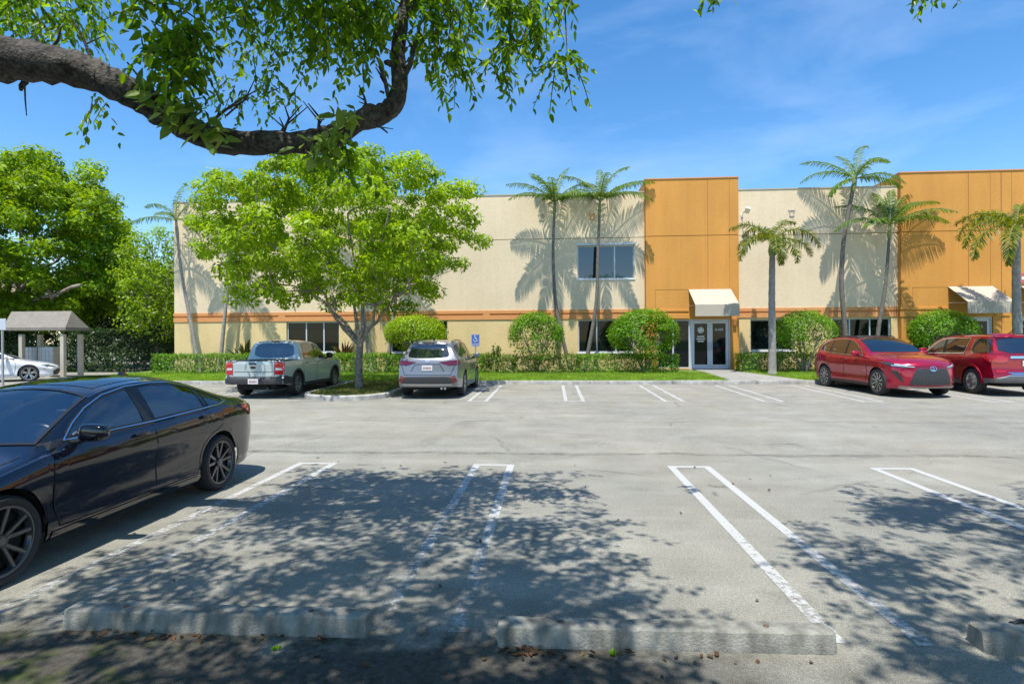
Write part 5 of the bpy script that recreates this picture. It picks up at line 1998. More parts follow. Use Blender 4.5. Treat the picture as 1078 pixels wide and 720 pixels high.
def see_through_glass(name, tint, ior):
    m = bpy.data.materials.new(name)
    m.use_nodes = True
    n = m.node_tree.nodes
    l = m.node_tree.links.new
    n.remove(n['Principled BSDF'])
    t = n.new('ShaderNodeBsdfTransparent'); t.inputs[0].default_value = (*tint, 1)
    g = n.new('ShaderNodeBsdfGlossy'); g.inputs['Roughness'].default_value = .01
    f = n.new('ShaderNodeFresnel'); f.inputs['IOR'].default_value = ior
    x = n.new('ShaderNodeMixShader')
    l(f.outputs[0], x.inputs[0]); l(t.outputs[0], x.inputs[1]); l(g.outputs[0], x.inputs[2])
    l(x.outputs[0], n['Material Output'].inputs['Surface'])
    return m
MT['clear_side'] = see_through_glass('tinted_side_glass', (.42, .45, .47), 2.7)
MT['clear_screen'] = see_through_glass('clear_screen_glass', (.78, .84, .84), 3.3)
MT['cabin'] = M('cabin_grey', (.13, .13, .135), .8)

def pchip(xs, ys):
    xs, ys = np.array(xs, float), np.array(ys, float)
    h = np.diff(xs)
    d = np.diff(ys) / h
    m = np.zeros(len(xs))
    m[0], m[-1] = d[0], d[-1]
    for i in range(1, len(xs) - 1):
        if d[i - 1] * d[i] > 0:
            w1, w2 = 2 * h[i] + h[i - 1], h[i] + 2 * h[i - 1]
            m[i] = (w1 + w2) / (w1 / d[i - 1] + w2 / d[i])
    def f(x):
        x = np.clip(np.asarray(x, float), xs[0], xs[-1])
        i = np.clip(np.searchsorted(xs, x, side='right') - 1, 0, len(xs) - 2)
        t = (x - xs[i]) / h[i]
        return ((1 + 2 * t) * (1 - t) ** 2 * ys[i] + t * (1 - t) ** 2 * h[i] * m[i] + t * t * (3 - 2 * t) * ys[i + 1] + t * t * (t - 1) * h[i] * m[i + 1])
    return f

def curve(pts):
    return pchip([p[0] for p in pts], [p[1] for p in pts])

class Car:
    """a vehicle: l runs from the nose (0) to the tail (L); in the object the nose points to +Y"""
    def __init__(s, name, sp, loc, rz, label, cat, group, paint_mat):
        s.sp = sp
        s.L = sp['L']
        s.off = (sp['af'] + sp['ar']) / 2
        s.root = empty(name, loc, rz, label, cat, group)
        s.paint = paint_mat
        s.shell()

    def side_w(s, l, z, zl0, zs):
        t = np.clip((z - .18) / max(.05, zs - .18), 0, 1)
        return s.W(l) * s.prof(t)

    def warp(s, l, x, z):
        sp = s.sp
        W = s.Wn
        f = max(0.0, 1 - l / sp.get('fl', .9)) ** 2
        b = max(0.0, 1 - (s.L - l) / sp.get('bl', .9)) ** 2
        kf, kb = sp.get('kf', .25), sp.get('kb', .14)
        e = min(1.0, abs(x) / W)
        l2 = l + f * (kf * e ** sp.get('ef', 2.4) + float(s.ff(z)))
        l2 -= b * (kb * e ** sp.get('eb', 2.6) + float(s.bf(z)))
        return l2

    def shell(s):
        sp = s.sp
        s.zt, s.zb, s.W = curve(sp['zt']), curve(sp['zb']), curve(sp['W'])
        s.yr, s.drop = curve(sp['yr']), curve(sp['drop'])
        s.prof = curve(sp['prof'])
        s.ff, s.bf = curve(sp['ff']), curve(sp['bf'])
        s.zl = curve(sp['zl'])
        s.Wn = max(p[1] for p in sp['W'])
        L_, Ra, zc = s.L, sp['Ra'], sp['r']
        st = set(np.round(np.linspace(0, L_, int(L_ / .055)), 4))
        for c in (sp['af'], sp['ar']):
            st = {x for x in st if abs(abs(x - c) - Ra) > .02 and abs(x - c) > Ra or abs(x - c) > Ra + .02}
            for a in np.linspace(-PI / 2, PI / 2, 23):
                st.add(round(c + Ra * math.sin(a), 4))
            st.add(round(c - Ra - .004, 4)); st.add(round(c + Ra + .004, 4))
        ls = sorted(st)
        nA, nB, nC = 14, 9, 8
        bm = bmesh.new()
        rows = []
        def section(l):
            zl = float(s.zl(l))
            for c in (sp['af'], sp['ar']):
                if abs(l - c) <= Ra + .0005:
                    zl = max(zl, zc + math.sqrt(max(0, Ra * Ra - (l - c) ** 2)))
            zs = float(s.zb(l))
            zt = float(s.zt(l))
            zs = min(zs, zt - .01)
            zl = min(zl, zs - .03)
            pts = []
            for i in range(nA):
                z = zl + (zs - zl) * i / (nA - 1)
                pts.append((float(s.side_w(l, z, zl, zs)), z))
            x0 = pts[-1][0]
            yr = min(float(s.yr(l)), x0 - .01)
            zr = max(zs + .004, zt - float(s.drop(l)))
            led = min(.03, (x0 - yr) * .3)
            for i in range(1, nB):
                t = i / (nB - 1)
                u = t
                x = (x0 - led) + (yr - x0 + led) * u + sp.get('bow', .018) * math.sin(PI * t)
                pts.append((x, zs + (zr - zs) * (t ** .97)))
            for i in range(1, nC + 1):
                t = i / nC
                x = yr * (1 - t)
                pts.append((x, zr + (zt - zr) * (1 - (x / yr) ** 2.3)))
            return pts
        for l in ls:
            p = section(l)
            full = [(-x, z) for x, z in p] + [(x, z) for x, z in p[-2::-1]]
            rows.append([bm.verts.new((x, s.off - s.warp(l, x, z), z)) for x, z in full])
        for a, b in zip(rows[:-1], rows[1:]):
            for k in range(len(a) - 1):
                bm.faces.new((a[k], a[k + 1], b[k + 1], b[k]))
        for l, fl in ((ls[0], False), (ls[-1], True)):
            p = section(l)
            fr = np.linspace(-1, 1, 15)
            g = [[bm.verts.new((f * x, s.off - s.warp(l, f * x, z), z)) for f in fr] for x, z in p[:-1]]
            for i in range(len(g) - 1):
                for k in range(14):
                    q = (g[i][k], g[i][k + 1], g[i + 1][k + 1], g[i + 1][k])
                    bm.faces.new(q if not fl else q[::-1])
        bmesh.ops.remove_doubles(bm, verts=bm.verts, dist=.0006)
        bmesh.ops.dissolve_degenerate(bm, edges=bm.edges, dist=.0003)
        bmesh.ops.recalc_face_normals(bm, faces=bm.faces)
        if sum(f.normal.z * f.calc_area() for f in bm.faces) < 0:
            bmesh.ops.reverse_faces(bm, faces=bm.faces)
        bm.normal_update()
        s.bvh = BVHTree.FromBMesh(bm)
        s.body = obj('body', bm, s.paint, s.root, 38)
        # underbody and wheel wells
        bm = bmesh.new()
        w0 = s.Wn * .70
        boxb(bm, -w0, w0, s.off - sp['ar'] + Ra + .03, s.off - sp['af'] - Ra - .03, .20, .50)
        boxb(bm, -s.Wn * .62, s.Wn * .62, s.off - L_ + .22, s.off - .25, .24, .55)
        for c in (sp['af'], sp['ar']):
            for sg_ in (-1, 1):
                n = 16
                ro, xi = [], []
                for i in range(n + 1):
                    a = PI * i / n
                    y, z = s.off - c + (Ra + .015) * math.cos(a), zc + (Ra + .015) * math.sin(a)
                    xo = s.Wn - .07
                    ro.append(bm.verts.new((sg_ * xo, y, z)))
                    xi.append(bm.verts.new((sg_ * (s.Wn - .42), y, z)))
                for i in range(n):
                    bm.faces.new((ro[i], ro[i + 1], xi[i + 1], xi[i]))
                bm.faces.new(xi)
        obj('underbody', bm, MT['well'], s.root)

    # -- window openings cut out of the shell
    def cut(s, mode, poly):
        bm = bmesh.new()
        bm.from_mesh(s.body.data)
        o = s.off
        if mode == 'T':
            pts = [Vector((a, o - b, 0)) for a, b in poly]
            ax = Vector((0, 0, 1)); uv = lambda c: (c.x, o - c.y)
        else:
            pts = [Vector((0, o - a, b)) for a, b in poly]
            ax = Vector((1, 0, 0)); uv = lambda c: (o - c.y, c.z)
        A = [p[0] for p in poly]; B_ = [p[1] for p in poly]
        lo, hi = (min(A) - .12, min(B_) - .12), (max(A) + .12, max(B_) + .12)
        def near(c):
            u, v = uv(c)
            side = (c.x > .3 if mode == 'R' else c.x < -.3) if mode in 'RL' else c.z > .85
            return side and lo[0] < u < hi[0] and lo[1] < v < hi[1]
        for i in range(len(pts)):
            p, q = pts[i], pts[(i + 1) % len(pts)]
            if (q - p).length < 1e-5: continue
            fs = [f for f in bm.faces if near(f.calc_center_median())]
            geom = list({v for f in fs for v in f.verts}) + list({e for f in fs for e in f.edges}) + fs
            bmesh.ops.bisect_plane(bm, geom=geom, dist=1e-5, plane_co=p, plane_no=(q - p).cross(ax).normalized())
        C_ = [(f, uv(f.calc_center_median())) for f in bm.faces if near(f.calc_center_median())]
        ins = poly_in(np.array([c for f, c in C_]), poly)
        bmesh.ops.delete(bm, geom=[f for (f, c), k in zip(C_, ins) if k], context='FACES')
        bm.to_mesh(s.body.data)
        bm.free()
        s.body.data.set_sharp_from_angle(angle=R(38))

    # -- patches laid on the shell
    def cast(s, mode, a, b):
        o = s.off
        if mode == 'R': org, d = Vector((3, o - a, b)), Vector((-1, 0, 0))
        elif mode == 'L': org, d = Vector((-3, o - a, b)), Vector((1, 0, 0))
        elif mode == 'F': org, d = Vector((a, o + 3, b)), Vector((0, -1, 0))
        elif mode == 'B': org, d = Vector((a, o - s.L - 3, b)), Vector((0, 1, 0))
        else: org, d = Vector((a, o - b, 4)), Vector((0, 0, -1))
        h = s.bvh.ray_cast(org, d)
        ok = h[0] is not None
        if mode in 'RL':
            ok = ok and abs(h[0].x) > .5 * s.Wn
            q0 = Vector((s.Wn * .9 * (1 if mode == 'R' else -1), o - a, b))
        elif mode == 'T':
            ok = ok and h[0].z > float(s.zt(b)) - .25
            q0 = Vector((a, o - b, float(s.zt(b))))
        else:
            ok = ok and (h[0].y > o - .9 if mode == 'F' else h[0].y < o - s.L + 1.65)
            q0 = Vector((a, o - .1 if mode == 'F' else o - s.L + .1, b))
        if not ok:                                   # just past the edge of the shell: take its nearest point
            q = s.bvh.find_nearest(q0)
            return q[0], (q[1] if q[1].dot(d) < .2 else -q[1]), d
        n = h[1] if h[1].dot(d) < 0 else -h[1]
        return h[0], n, d

    def patch_bm(s, bm, poly, mode, off=.004, step=.07, th=0.0):
        t = bmesh.new()
        t.faces.new([t.verts.new((a, b, 0)) for a, b in poly])
        bmesh.ops.triangulate(t, faces=t.faces)
        A = [p[0] for p in poly]; B_ = [p[1] for p in poly]
        for ax, lo, hi in ((0, min(A), max(A)), (1, min(B_), max(B_))):
            n = int((hi - lo) / step)
            for i in range(1, n + 1):
                c = lo + (hi - lo) * i / (n + 1)
                co = (c, 0, 0) if ax == 0 else (0, c, 0)
                no = (1, 0, 0) if ax == 0 else (0, 1, 0)
                bmesh.ops.bisect_plane(t, geom=t.verts[:] + t.edges[:] + t.faces[:], dist=1e-5, plane_co=co, plane_no=no)
        vm = {}
        for v in t.verts:
            p, n, d = s.cast(mode, v.co.x, v.co.y)
            k = min(3.0, 1 / max(.3, abs(n.dot(d))))
            vm[v] = bm.verts.new(p + n * off)
        nf = []
        for f in t.faces:
            try:
                nf.append(bm.faces.new([vm[v] for v in f.verts]))
            except ValueError:
                pass
        t.free()
        ref = {'R': Vector((1, 0, 0)), 'L': Vector((-1, 0, 0)), 'F': Vector((0, 1, 0)), 'B': Vector((0, -1, 0)), 'T': Vector((0, 0, 1))}[mode]
        for f in nf:
            f.normal_update()
            if f.normal.dot(ref) < 0: f.normal_flip()
        return bm

    def patch(s, name, items, mat, off=.004, parent=None, step=.07, label=None):
        """items: list of (mode, polygon)"""
        bm = bmesh.new()
        for mode, poly in items:
            s.patch_bm(bm, poly, mode, off, step)
        o = obj(name, bm, mat, parent or s.root, 50)
        if label: o['label'] = label
        return o

    def line(s, name, items, mat, wd=.01, off=.005, parent=None):
        bm = bmesh.new()
        for mode, pts in items:
            for a, b in zip(pts[:-1], pts[1:]):
                a, b = Vector((*a, 0)), Vector((*b, 0))
                d = (b - a)
                if d.length < 1e-6: continue
                d.normalize()
                nrm = Vector((-d.y, d.x, 0)) * wd / 2
                e = d * wd * .3
                q = [a - nrm - e, b - nrm + e, b + nrm + e, a + nrm - e]
                s.patch_bm(bm, [(v.x, v.y) for v in q], mode, off, .12)
        return obj(name, bm, mat, parent or s.root)

    def solid(s, name, fn, mat, parent=None, smooth=40, label=None):
        bm = bmesh.new()
        fn(bm)
        o = obj(name, bm, mat, parent or s.root, smooth)
        if label: o['label'] = label
        return o

    def P(s, l, x, z):
        return Vector((x, s.off - l, z))

    def door(s, side, poly, hpos=None, hmat=None, gapw=.012):
        d = s.patch('door', [(side, poly)], s.paint, .0035)
        s.line('panel_gap', [(side, poly + poly[:1])], MT['gap'], gapw, .0045, d)
        if hpos:
            p, n, dd = s.cast(side, *hpos)
            sg_ = 1 if side == 'R' else -1
            bm = bmesh.new()
            box(bm, (p.x + sg_ * .028, p.y, p.z), (.022, .20, .030), 0, .009, 2)
            for e in (-.085, .085):
                box(bm, (p.x + sg_ * .012, p.y + e, p.z), (.03, .025, .024), 0, .006)
            obj('handle', bm, hmat or s.paint, d, 40)
        return d

    def mirror(s, side, l, z, x, sz=(.20, .12, .14), mat=None):
        sg_ = 1 if side == 'R' else -1
        bm = bmesh.new()
        r_ = bmesh.ops.create_icosphere(bm, subdivisions=3, radius=.5)
        for v in bm.verts:
            c = v.co
            k = lambda t, e: math.copysign(abs(2 * t) ** e, t) * .5
            c.x, c.y, c.z = k(c.x, .62) * sz[0], k(c.y, .75) * sz[1], k(c.z, .62) * sz[2]
            c.z *= 1 - .35 * sg_ * c.x / sz[0] * .6
            c.y -= .04 * abs(c.x + sg_ * sz[0] * .5)
        for v in bm.verts:
            v.co += s.P(l, sg_ * (x + sz[0] * .5), z)
        m = obj('mirror', bm, mat or s.paint, s.root, 60)
        bm = bmesh.new()
        tube(bm, [s.P(l - .02, sg_ * (x - .10), z - sz[2] * .60), s.P(l - .02, sg_ * (x + .02), z - sz[2] * .45), s.P(l, sg_ * (x + .07), z - sz[2] * .25)], [.035, .028, .03], 8)
        obj('mirror_arm', bm, MT['trim'], m, 60)
        return m

    def wheel(s, side, l, style):
        sp = s.sp
        sg_ = 1 if side == 'R' else -1
        r, rim, w = sp['r'], sp['rim'], sp.get('tw', .225)
        xo = s.Wn - .012
        bm = bmesh.new()
        lathe(bm, [(-.02, .001), (-.02, rim * .88), (-w + .03, rim * .9), (-w + .03, rim * .6)], 32)
        lathe(bm, [(-.060, rim * .72), (-.060, .05)], 32)
        for v in bm.verts: v.co.x -= .06
        flip = Matrix.Identity(4) if sg_ > 0 else Matrix.Rotation(PI, 4, 'Z')
        T_ = Matrix.Translation(s.P(l, sg_ * xo, r)) @ flip
        bm.transform(T_)
        wh = obj('wheel', bm, MT['well'], s.root, 40)
        bm = bmesh.new()
        prof = [(-w + .01, rim), (-w, rim + .02), (-w - .004, (r + rim) / 2), (-w + .012, r - .02), (-w + .035, r - .004), (-w / 2, r), (-.035, r - .004), (-.012, r - .02), (.004, (r + rim) / 2 + .01), (.002, rim + .025), (-.008, rim + .006), (-.016, rim)]
        lathe(bm, prof, 48)
        for k in (.30, .5, .7):
            pass
        bmesh.ops.recalc_face_normals(bm, faces=bm.faces)
        bm.transform(T_)
        obj('tyre', bm, MT['tyre'], wh, 40)
        # rim: lip, hub, spokes
        n, pair, w0, w1, face, matn, dep = style['n'], style.get('pair', 0), style['w0'], style['w1'], style.get('face'), style['mat'], style.get('dep', .03)
        def spokes(bm, grow, x0, x1, yo=0.0):
            for k in range(n):
                a0 = 2 * PI * k / n + style.get('rot', .3)
                for e in ((-1, 1) if pair else (0,)):
                    ra, rb = .035, rim - .012
                    aa, ab = a0 + e * pair * .35, a0 + e * pair
                    pa = Vector((0, math.cos(aa) * ra, math.sin(aa) * ra))
                    pb = Vector((0, math.cos(ab) * rb, math.sin(ab) * rb))
                    d = (pb - pa).normalized()
                    t = Vector((0, -d.z, d.y))
                    q = []
                    for (p, ww, xx) in ((pa, w0 * grow, x0), (pb, w1 * grow, x1)):
                        for sx, sy in ((-1, -1), (1, -1), (1, 1), (-1, 1)):
                            wsc = 1.0 if sy > 0 else 1.5
                            q.append(bm.verts.new(p + t * sx * ww / 2 * wsc + Vector((xx + (0 if sy > 0 else -.028), 0, 0))))
                    for f in ((0, 1, 5, 4), (1, 2, 6, 5), (2, 3, 7, 6), (3, 0, 4, 7), (3, 2, 1, 0), (4, 5, 6, 7)):
                        bm.faces.new([q[i] for i in f])
        bm = bmesh.new()
        lathe(bm, [(-.050, rim - .035), (-.012, rim - .018), (-.006, rim - .006), (-.008, rim + .004), (-.03, rim + .004)], 48)
        spokes(bm, 1.0, -dep - .010, -.014)
        lathe(bm, [(-.06, .055), (-dep + .002, .055), (-dep + .012, .048), (-dep + .012, .001)], 20)
        bmesh.ops.recalc_face_normals(bm, faces=bm.faces)
        bm.transform(T_)
        rm = obj('rim', bm, MT[matn], wh, 30)
        if face:
            bm = bmesh.new()
            spokes(bm, style.get('fw', .5), -dep - .0085, -.0125)
            lathe(bm, [(-.0055, rim - .012), (-.0045, rim - .003)], 48)
            lathe(bm, [(-dep + .0135, .030), (-dep + .0135, .001)], 16)
            bmesh.ops.recalc_face_normals(bm, faces=bm.faces)
            bm.transform(T_)
            rm2 = obj('machined_face', bm, MT[face], wh, 30)
        return wh

    def wheels(s, style):
        for c in (s.sp['af'], s.sp['ar']):
            for sd in 'RL':
                s.wheel(sd, c, style)

    def arch_trim(s, mat, wd=.055, off=.012):
        sp = s.sp
        for sd in 'RL':
            bm = bmesh.new()
            for c in (sp['af'], sp['ar']):
                sg_ = 1 if sd == 'R' else -1
                n = 24
                pr = None
                for i in range(n + 1):
                    a = PI * i / n
                    ring_ = []
                    for rad, o in ((sp['Ra'] - .012, off - .02), (sp['Ra'] - .008, off), (sp['Ra'] + wd, off), (sp['Ra'] + wd + .006, -.004)):
                        l, z = c - rad * math.cos(a), sp['r'] + rad * math.sin(a)
                        z = max(z, float(s.zl(l)) + .0)
                        zs = float(s.zb(l))
                        x = float(s.side_w(l, z, 0, zs))
                        lw_ = s.warp(l, x, z)
                        ring_.append(bm.verts.new((sg_ * (x + o), s.off - lw_, z)))
                    if pr:
                        for k in range(3):
                            bm.faces.new((pr[k], pr[k + 1], ring_[k + 1], ring_[k]))
                    pr = ring_
            bmesh.ops.recalc_face_normals(bm, faces=bm.faces)
            obj('arch_trim', bm, mat, s.root, 40)

    def rail(s, ls, x):
        for g_ in (-1, 1):
            pts = []
            for i, l in enumerate(ls):
                p, n, d = s.cast('T', g_ * x, l)
                pts.append(p + Vector((0, 0, .004 if i in (0, len(ls) - 1) else .035)))
            bm = bmesh.new()
            tube(bm, spline(pts, 4), .015, 8)
            obj('roof_rail', bm, MT['trim'], s.root, 50)

    def plate(s, z, y='B', w=.31, h=.155, x=0.0, txt=True):
        p, n, d = s.cast(y, x, z)
        sg_ = -1 if y == 'B' else 1
        bm = bmesh.new()
        box(bm, (p.x, p.y + sg_ * .018, p.z), (w, .012, h), 0, .003)
        pl = obj('number_plate', bm, MT['plate'], s.root)
        r_ = random.Random(int(z * 1000) + len(s.root.name))
        bm = bmesh.new()
        for i in range(6):
            u = (-.10 + .04 * i) * (w / .31)
            box(bm, (p.x + u, p.y + sg_ * .025, p.z - .005), (.024 * w / .31, .003, .065), 0)
        obj('plate_marks', bm, MT['dark_metal'] if y == 'F' else M('plate_ink', (.25, .07, .07), .5), pl)
        return pl

def clip_poly(poly, l0=None, l1=None, b0=None, b1=None):
    def cut(p, f):
        out = []
        for i in range(len(p)):
            a, b = p[i], p[(i + 1) % len(p)]
            fa, fb = f(a), f(b)
            if fa >= 0: out.append(a)
            if fa * fb < 0:
                t = fa / (fa - fb)
                out.append((a[0] + (b[0] - a[0]) * t, a[1] + (b[1] - a[1]) * t))
        return out
    if l0 is not None: poly = cut(poly, lambda p: p[0] - l0)
    if l1 is not None: poly = cut(poly, lambda p: l1 - p[0])
    if b0 is not None: poly = cut(poly, lambda p: p[1] - b0)
    if b1 is not None: poly = cut(poly, lambda p: b1 - p[1])
    return poly

def mir(poly):
    return [(-a, b) for a, b in poly][::-1]

def arch_cut(poly_top, l0, l1, z0, c, zc, rad, front):
    """rear door outline whose rear lower corner follows the wheel arch"""
    pts = []
    for i in range(9):
        a = PI * (.5 + .5 * i / 8) if not front else PI * (.5 * i / 8)
        pts.append((c + rad * math.cos(a), zc + rad * math.sin(a)))
    return pts

def rounded(poly, k=2):
    for _ in range(k):
        q = []
        n = len(poly)
        for i in range(n):
            a, b = poly[i], poly[(i + 1) % n]
            q.append((a[0] * .82 + b[0] * .18, a[1] * .82 + b[1] * .18))
            q.append((a[0] * .18 + b[0] * .82, a[1] * .18 + b[1] * .82))
        poly = q
    return poly

PROF_SEDAN = [(0, .925), (.10, .968), (.22, .980), (.42, .968), (.58, .978), (.72, .998), (.80, 1.0), (.88, .992), (.96, .970), (1, .952)]
PROF_SUV = [(0, .93), (.10, .972), (.25, .985), (.5, .990), (.70, 1.0), (.85, .995), (.95, .975), (1, .955)]

# ============================================================ black sedan
SED = dict(L=4.92, af=.985, ar=3.81, r=.338, rim=.258, Ra=.385, tw=.235,
    zt=[(0, .60), (.12, .70), (.5, .80), (1.0, .885), (1.27, .94), (1.37, .98), (1.75, 1.185), (2.12, 1.35), (2.42, 1.42), (2.85, 1.45), (3.25, 1.436), (3.55, 1.378), (3.9, 1.27), (4.2, 1.165), (4.45, 1.105), (4.75, 1.075), (4.87, 1.06), (4.92, 1.03)],
    zb=[(0, .57), (.3, .67), (.9, .795), (1.5, .90), (2.5, .945), (3.5, .985), (4.1, 1.01), (4.6, .985), (4.92, .95)],
    W=[(0, .76), (.3, .845), (.7, .90), (1.2, .915), (2.4, .912), (3.3, .915), (3.85, .922), (4.4, .90), (4.75, .85), (4.92, .80)],
    yr=[(0, .55), (.5, .68), (1.15, .74), (1.38, .745), (1.75, .675), (2.12, .615), (2.7, .585), (3.3, .575), (3.8, .60), (4.2, .66), (4.5, .68), (4.92, .60)],
    drop=[(0, .02), (.5, .04), (1.25, .04), (1.45, .05), (2.1, .058), (2.9, .062), (3.5, .06), (4.1, .045), (4.5, .025), (4.92, .02)],
    prof=PROF_SEDAN,
    zl=[(0, .20), (.5, .17), (1.4, .185), (3.4, .19), (4.3, .22), (4.7, .27), (4.92, .34)],
    ff=[(.15, .10), (.35, .02), (.5, 0), (.62, .04), (.75, .14), (1, .2)],
    bf=[(.2, .16), (.45, .04), (.62, .0), (.85, .045), (.98, .03), (1.06, .02), (1.2, .06)], kf=.34, kb=.26, bl=.8, bow=.022)
DLO = [(1.62, .975), (1.80, 1.095), (2.0, 1.205), (2.25, 1.30), (2.58, 1.355), (2.95, 1.368), (3.25, 1.352), (3.5, 1.30), (3.75, 1.225), (3.98, 1.125), (4.06, 1.06), (3.9, 1.035), (3.5, 1.018), (2.7, .99)]

black = paint('paint_black', (.003, .004, .010), .0, .15)
def sedan(name, loc, rz, label, paint_mat, style, detail=True, cat='car', group=None, trim='chrome'):
    c = Car(name, SED, loc, rz, label, cat, group, paint_mat)
    see = detail                                     # the near car has real openings and a cabin behind clear glass
    for sd in 'LR':
        if not see: c.patch('window_surround', [(sd, DLO)], MT['trim'], .004)
        for (a, b), nm in (((1.68, 2.60), 'side_window'), ((2.72, 3.62), 'side_window'), ((3.68, 4.01), 'quarter_window')):
            p = clip_poly(DLO, a, b)
            cx, cz = sum(q[0] for q in p) / len(p), sum(q[1] for q in p) / len(p)
            p = [(q[0] * .985 + cx * .015, q[1] * .955 + cz * .045) for q in p]
            if see:
                c.cut(sd, p)
                c.line('window_seal', [(sd, p + p[:1])], MT['trim'], .032, .004)
            c.patch(nm, [(sd, p)], MT['clear_side'] if see else MT['car_glass'], .007 if not see else .0)
        c.line('window_moulding', [(sd, DLO[:11] + [])], MT[trim], .008, .011)
        c.line('window_moulding', [(sd, DLO[10:] + DLO[:1])], MT[trim], .008, .009)
        fd = [(1.49, .30), (1.44, .45), (1.42, .75), (1.45, .895), (1.62, .955), (2.64, .975), (2.66, .70), (2.65, .30)]
        arc = arch_cut(None, 0, 0, 0, 3.81, .338, .43, False)
        rd = [(2.66, .30), (2.665, .70), (2.655, .978), (3.55, 1.005), (3.86, 1.03), (3.82, .80)] + arc[1:-1] + [(3.37, .30)]
        c.door(sd, fd, (2.44, .905))
        c.door(sd, rd, (3.52, .945))
        # sill skirt
        c.patch('side_skirt', [(sd, [(1.40, .20), (1.42, .27), (3.36, .275), (3.40, .20)])], paint_mat, .008)
        c.mirror(sd, 1.72, 1.03, .87, (.25, .13, .155), paint_mat)
        c.line('mirror_trim', [(sd, [(1.46, .945), (1.72, .985)])], MT['trim'], .05, .006)
    # windscreen, rear glass
    ws = [(-.71, 1.45), (-.40, 1.385), (0, 1.37), (.40, 1.385), (.71, 1.45), (.585, 2.12), (.30, 2.165), (0, 2.18), (-.30, 2.165), (-.585, 2.12)]
    if see:
        for d_ in 'LR':
            c.patch('pillar_trim', [(d_, [(2.60, .985), (2.72, .985), (2.72, 1.355), (2.60, 1.35)])], MT['trim'], .005)
        c.cut('T', ws)
    fr = c.patch('windscreen', [('T', ws)], MT['clear_screen'] if see else MT['screen_glass'], .006 if not see else .001, step=.09)
    c.line('windscreen_edge', [('T', ws + ws[:1])], MT['trim'], .03, .008, fr)
    rg = [(-.53, 3.50), (0, 3.46), (.53, 3.50), (.60, 4.16), (.3, 4.24), (0, 4.26), (-.3, 4.24), (-.60, 4.16)]
    c.patch('rear_window', [('T', rg)], MT['car_glass'], .006, step=.09)
    c.patch('roof_panel', [('T', [(-.50, 2.30), (.50, 2.30), (.50, 3.40), (-.50, 3.40)])], MT['car_glass'] if detail else paint_mat, .004, step=.09)
    c.line('bonnet_gap', [('T', [(-.74, 1.28), (-.72, .9), (-.60, .35)]), ('T', [(.74, 1.28), (.72, .9), (.60, .35)])], MT['gap'], .01, .004)
    c.line('boot_gap', [('T', [(-.60, 4.27), (-.62, 4.8)]), ('T', [(.60, 4.27), (.62, 4.8)])], MT['gap'], .01, .004)
    if see:
        def seat(bm, x, l, w_):
            m0 = Matrix.Translation(c.P(l, x, 0))
            t_ = bmesh.new()
            box(t_, (0, 0, .50), (w_, .50, .16), 0, .05)
            b_ = bmesh.new()
            box(b_, (0, 0, .30), (w_ * .96, .13, .58), 0, .05)
            b_.transform(Matrix.Translation((0, -.24, .52)) @ Matrix.Rotation(R(16), 4, 'X'))
            h_ = bmesh.new()
            box(h_, (0, -.405, 1.17), (.26, .10, .17), 0, .045, 3)
            box(h_, (-.06, -.40, 1.08), (.014, .014, .08)); box(h_, (.06, -.40, 1.08), (.014, .014, .08))
            for q in (t_, b_, h_):
                q.transform(m0)
                me = bpy.data.meshes.new('tmp'); q.to_mesh(me); q.free(); bm.from_mesh(me); bpy.data.meshes.remove(me)
        for x in (-.37, .37):
            c.solid('seat', lambda bm, x=x: seat(bm, x, 2.30, .50), MT['cabin'])
        c.solid('rear_seat', lambda bm: (seat(bm, -.36, 3.25, .62), seat(bm, .36, 3.25, .62)), MT['cabin'])
        c.solid('dashboard', lambda bm: (boxb(bm, -.72, .72, c.off - 1.78, c.off - 1.36, .60, .93, .06), boxb(bm, -.68, .68, c.off - 3.7, c.off - 1.3, .28, .36)), MT['cabin'])
        def wheel_(bm):
            q = [Vector((-.36 + .185 * math.cos(a), 0, .185 * math.sin(a))) for a in [2 * PI * k / 28 for k in range(29)]]
            tube(bm, q, .016, 8, False)
            tube(bm, [(-.53, 0, 0), (-.36, 0, -.03), (-.19, 0, 0)], .018, 6)
            tube(bm, [(-.36, 0, -.03), (-.36, .25, -.05)], .04, 8)
            bm.transform(Matrix.Translation(c.P(1.93, 0, .90)) @ Matrix.Rotation(R(-22), 4, 'X'))
        c.solid('steering_wheel', wheel_, MT['trim'])
        c.solid('rear_view_mirror', lambda bm: box(bm, tuple(c.P(1.98, 0, 1.25)), (.22, .03, .065), 0, .012), MT['trim'])
    # lamps
    for sg_, sd in ((-1, 'L'), (1, 'R')):
        pf = [(sg_ * .42, .60), (sg_ * .60, .655), (sg_ * .78, .70), (sg_ * .80, .62), (sg_ * .62, .58)]
        c.patch('headlight', [('F', pf if sg_ > 0 else pf[::-1]), (sd, [(.36, .60), (.62, .715), (.30, .69)])], MT['dark_lens'], .007)
        pb = [(sg_ * .30, .93), (sg_ * .76, .95), (sg_ * .79, .83), (sg_ * .52, .82)]
        ps = [(4.30, .965), (4.50, .985), (4.72, .965), (4.76, .835), (4.56, .83)]
        c.patch('tail_light', [('B', pb), (sd, ps)], MT['red_lens'], .008)
        c.patch('side_reflector', [(sd, [(.42, .50), (.52, .52), (.52, .55), (.42, .53)])], MT['amber'], .006)
    c.patch('grille', [('F', [(-.62, .24), (.62, .24), (.70, .42), (.50, .50), (-.50, .50), (-.70, .42)])], MT['plastic'], .006)
    c.patch('rear_diffuser', [('B', [(-.60, .36), (.60, .36), (.66, .48), (-.66, .48)])], MT['plastic'], .006)
    c.plate(.70)
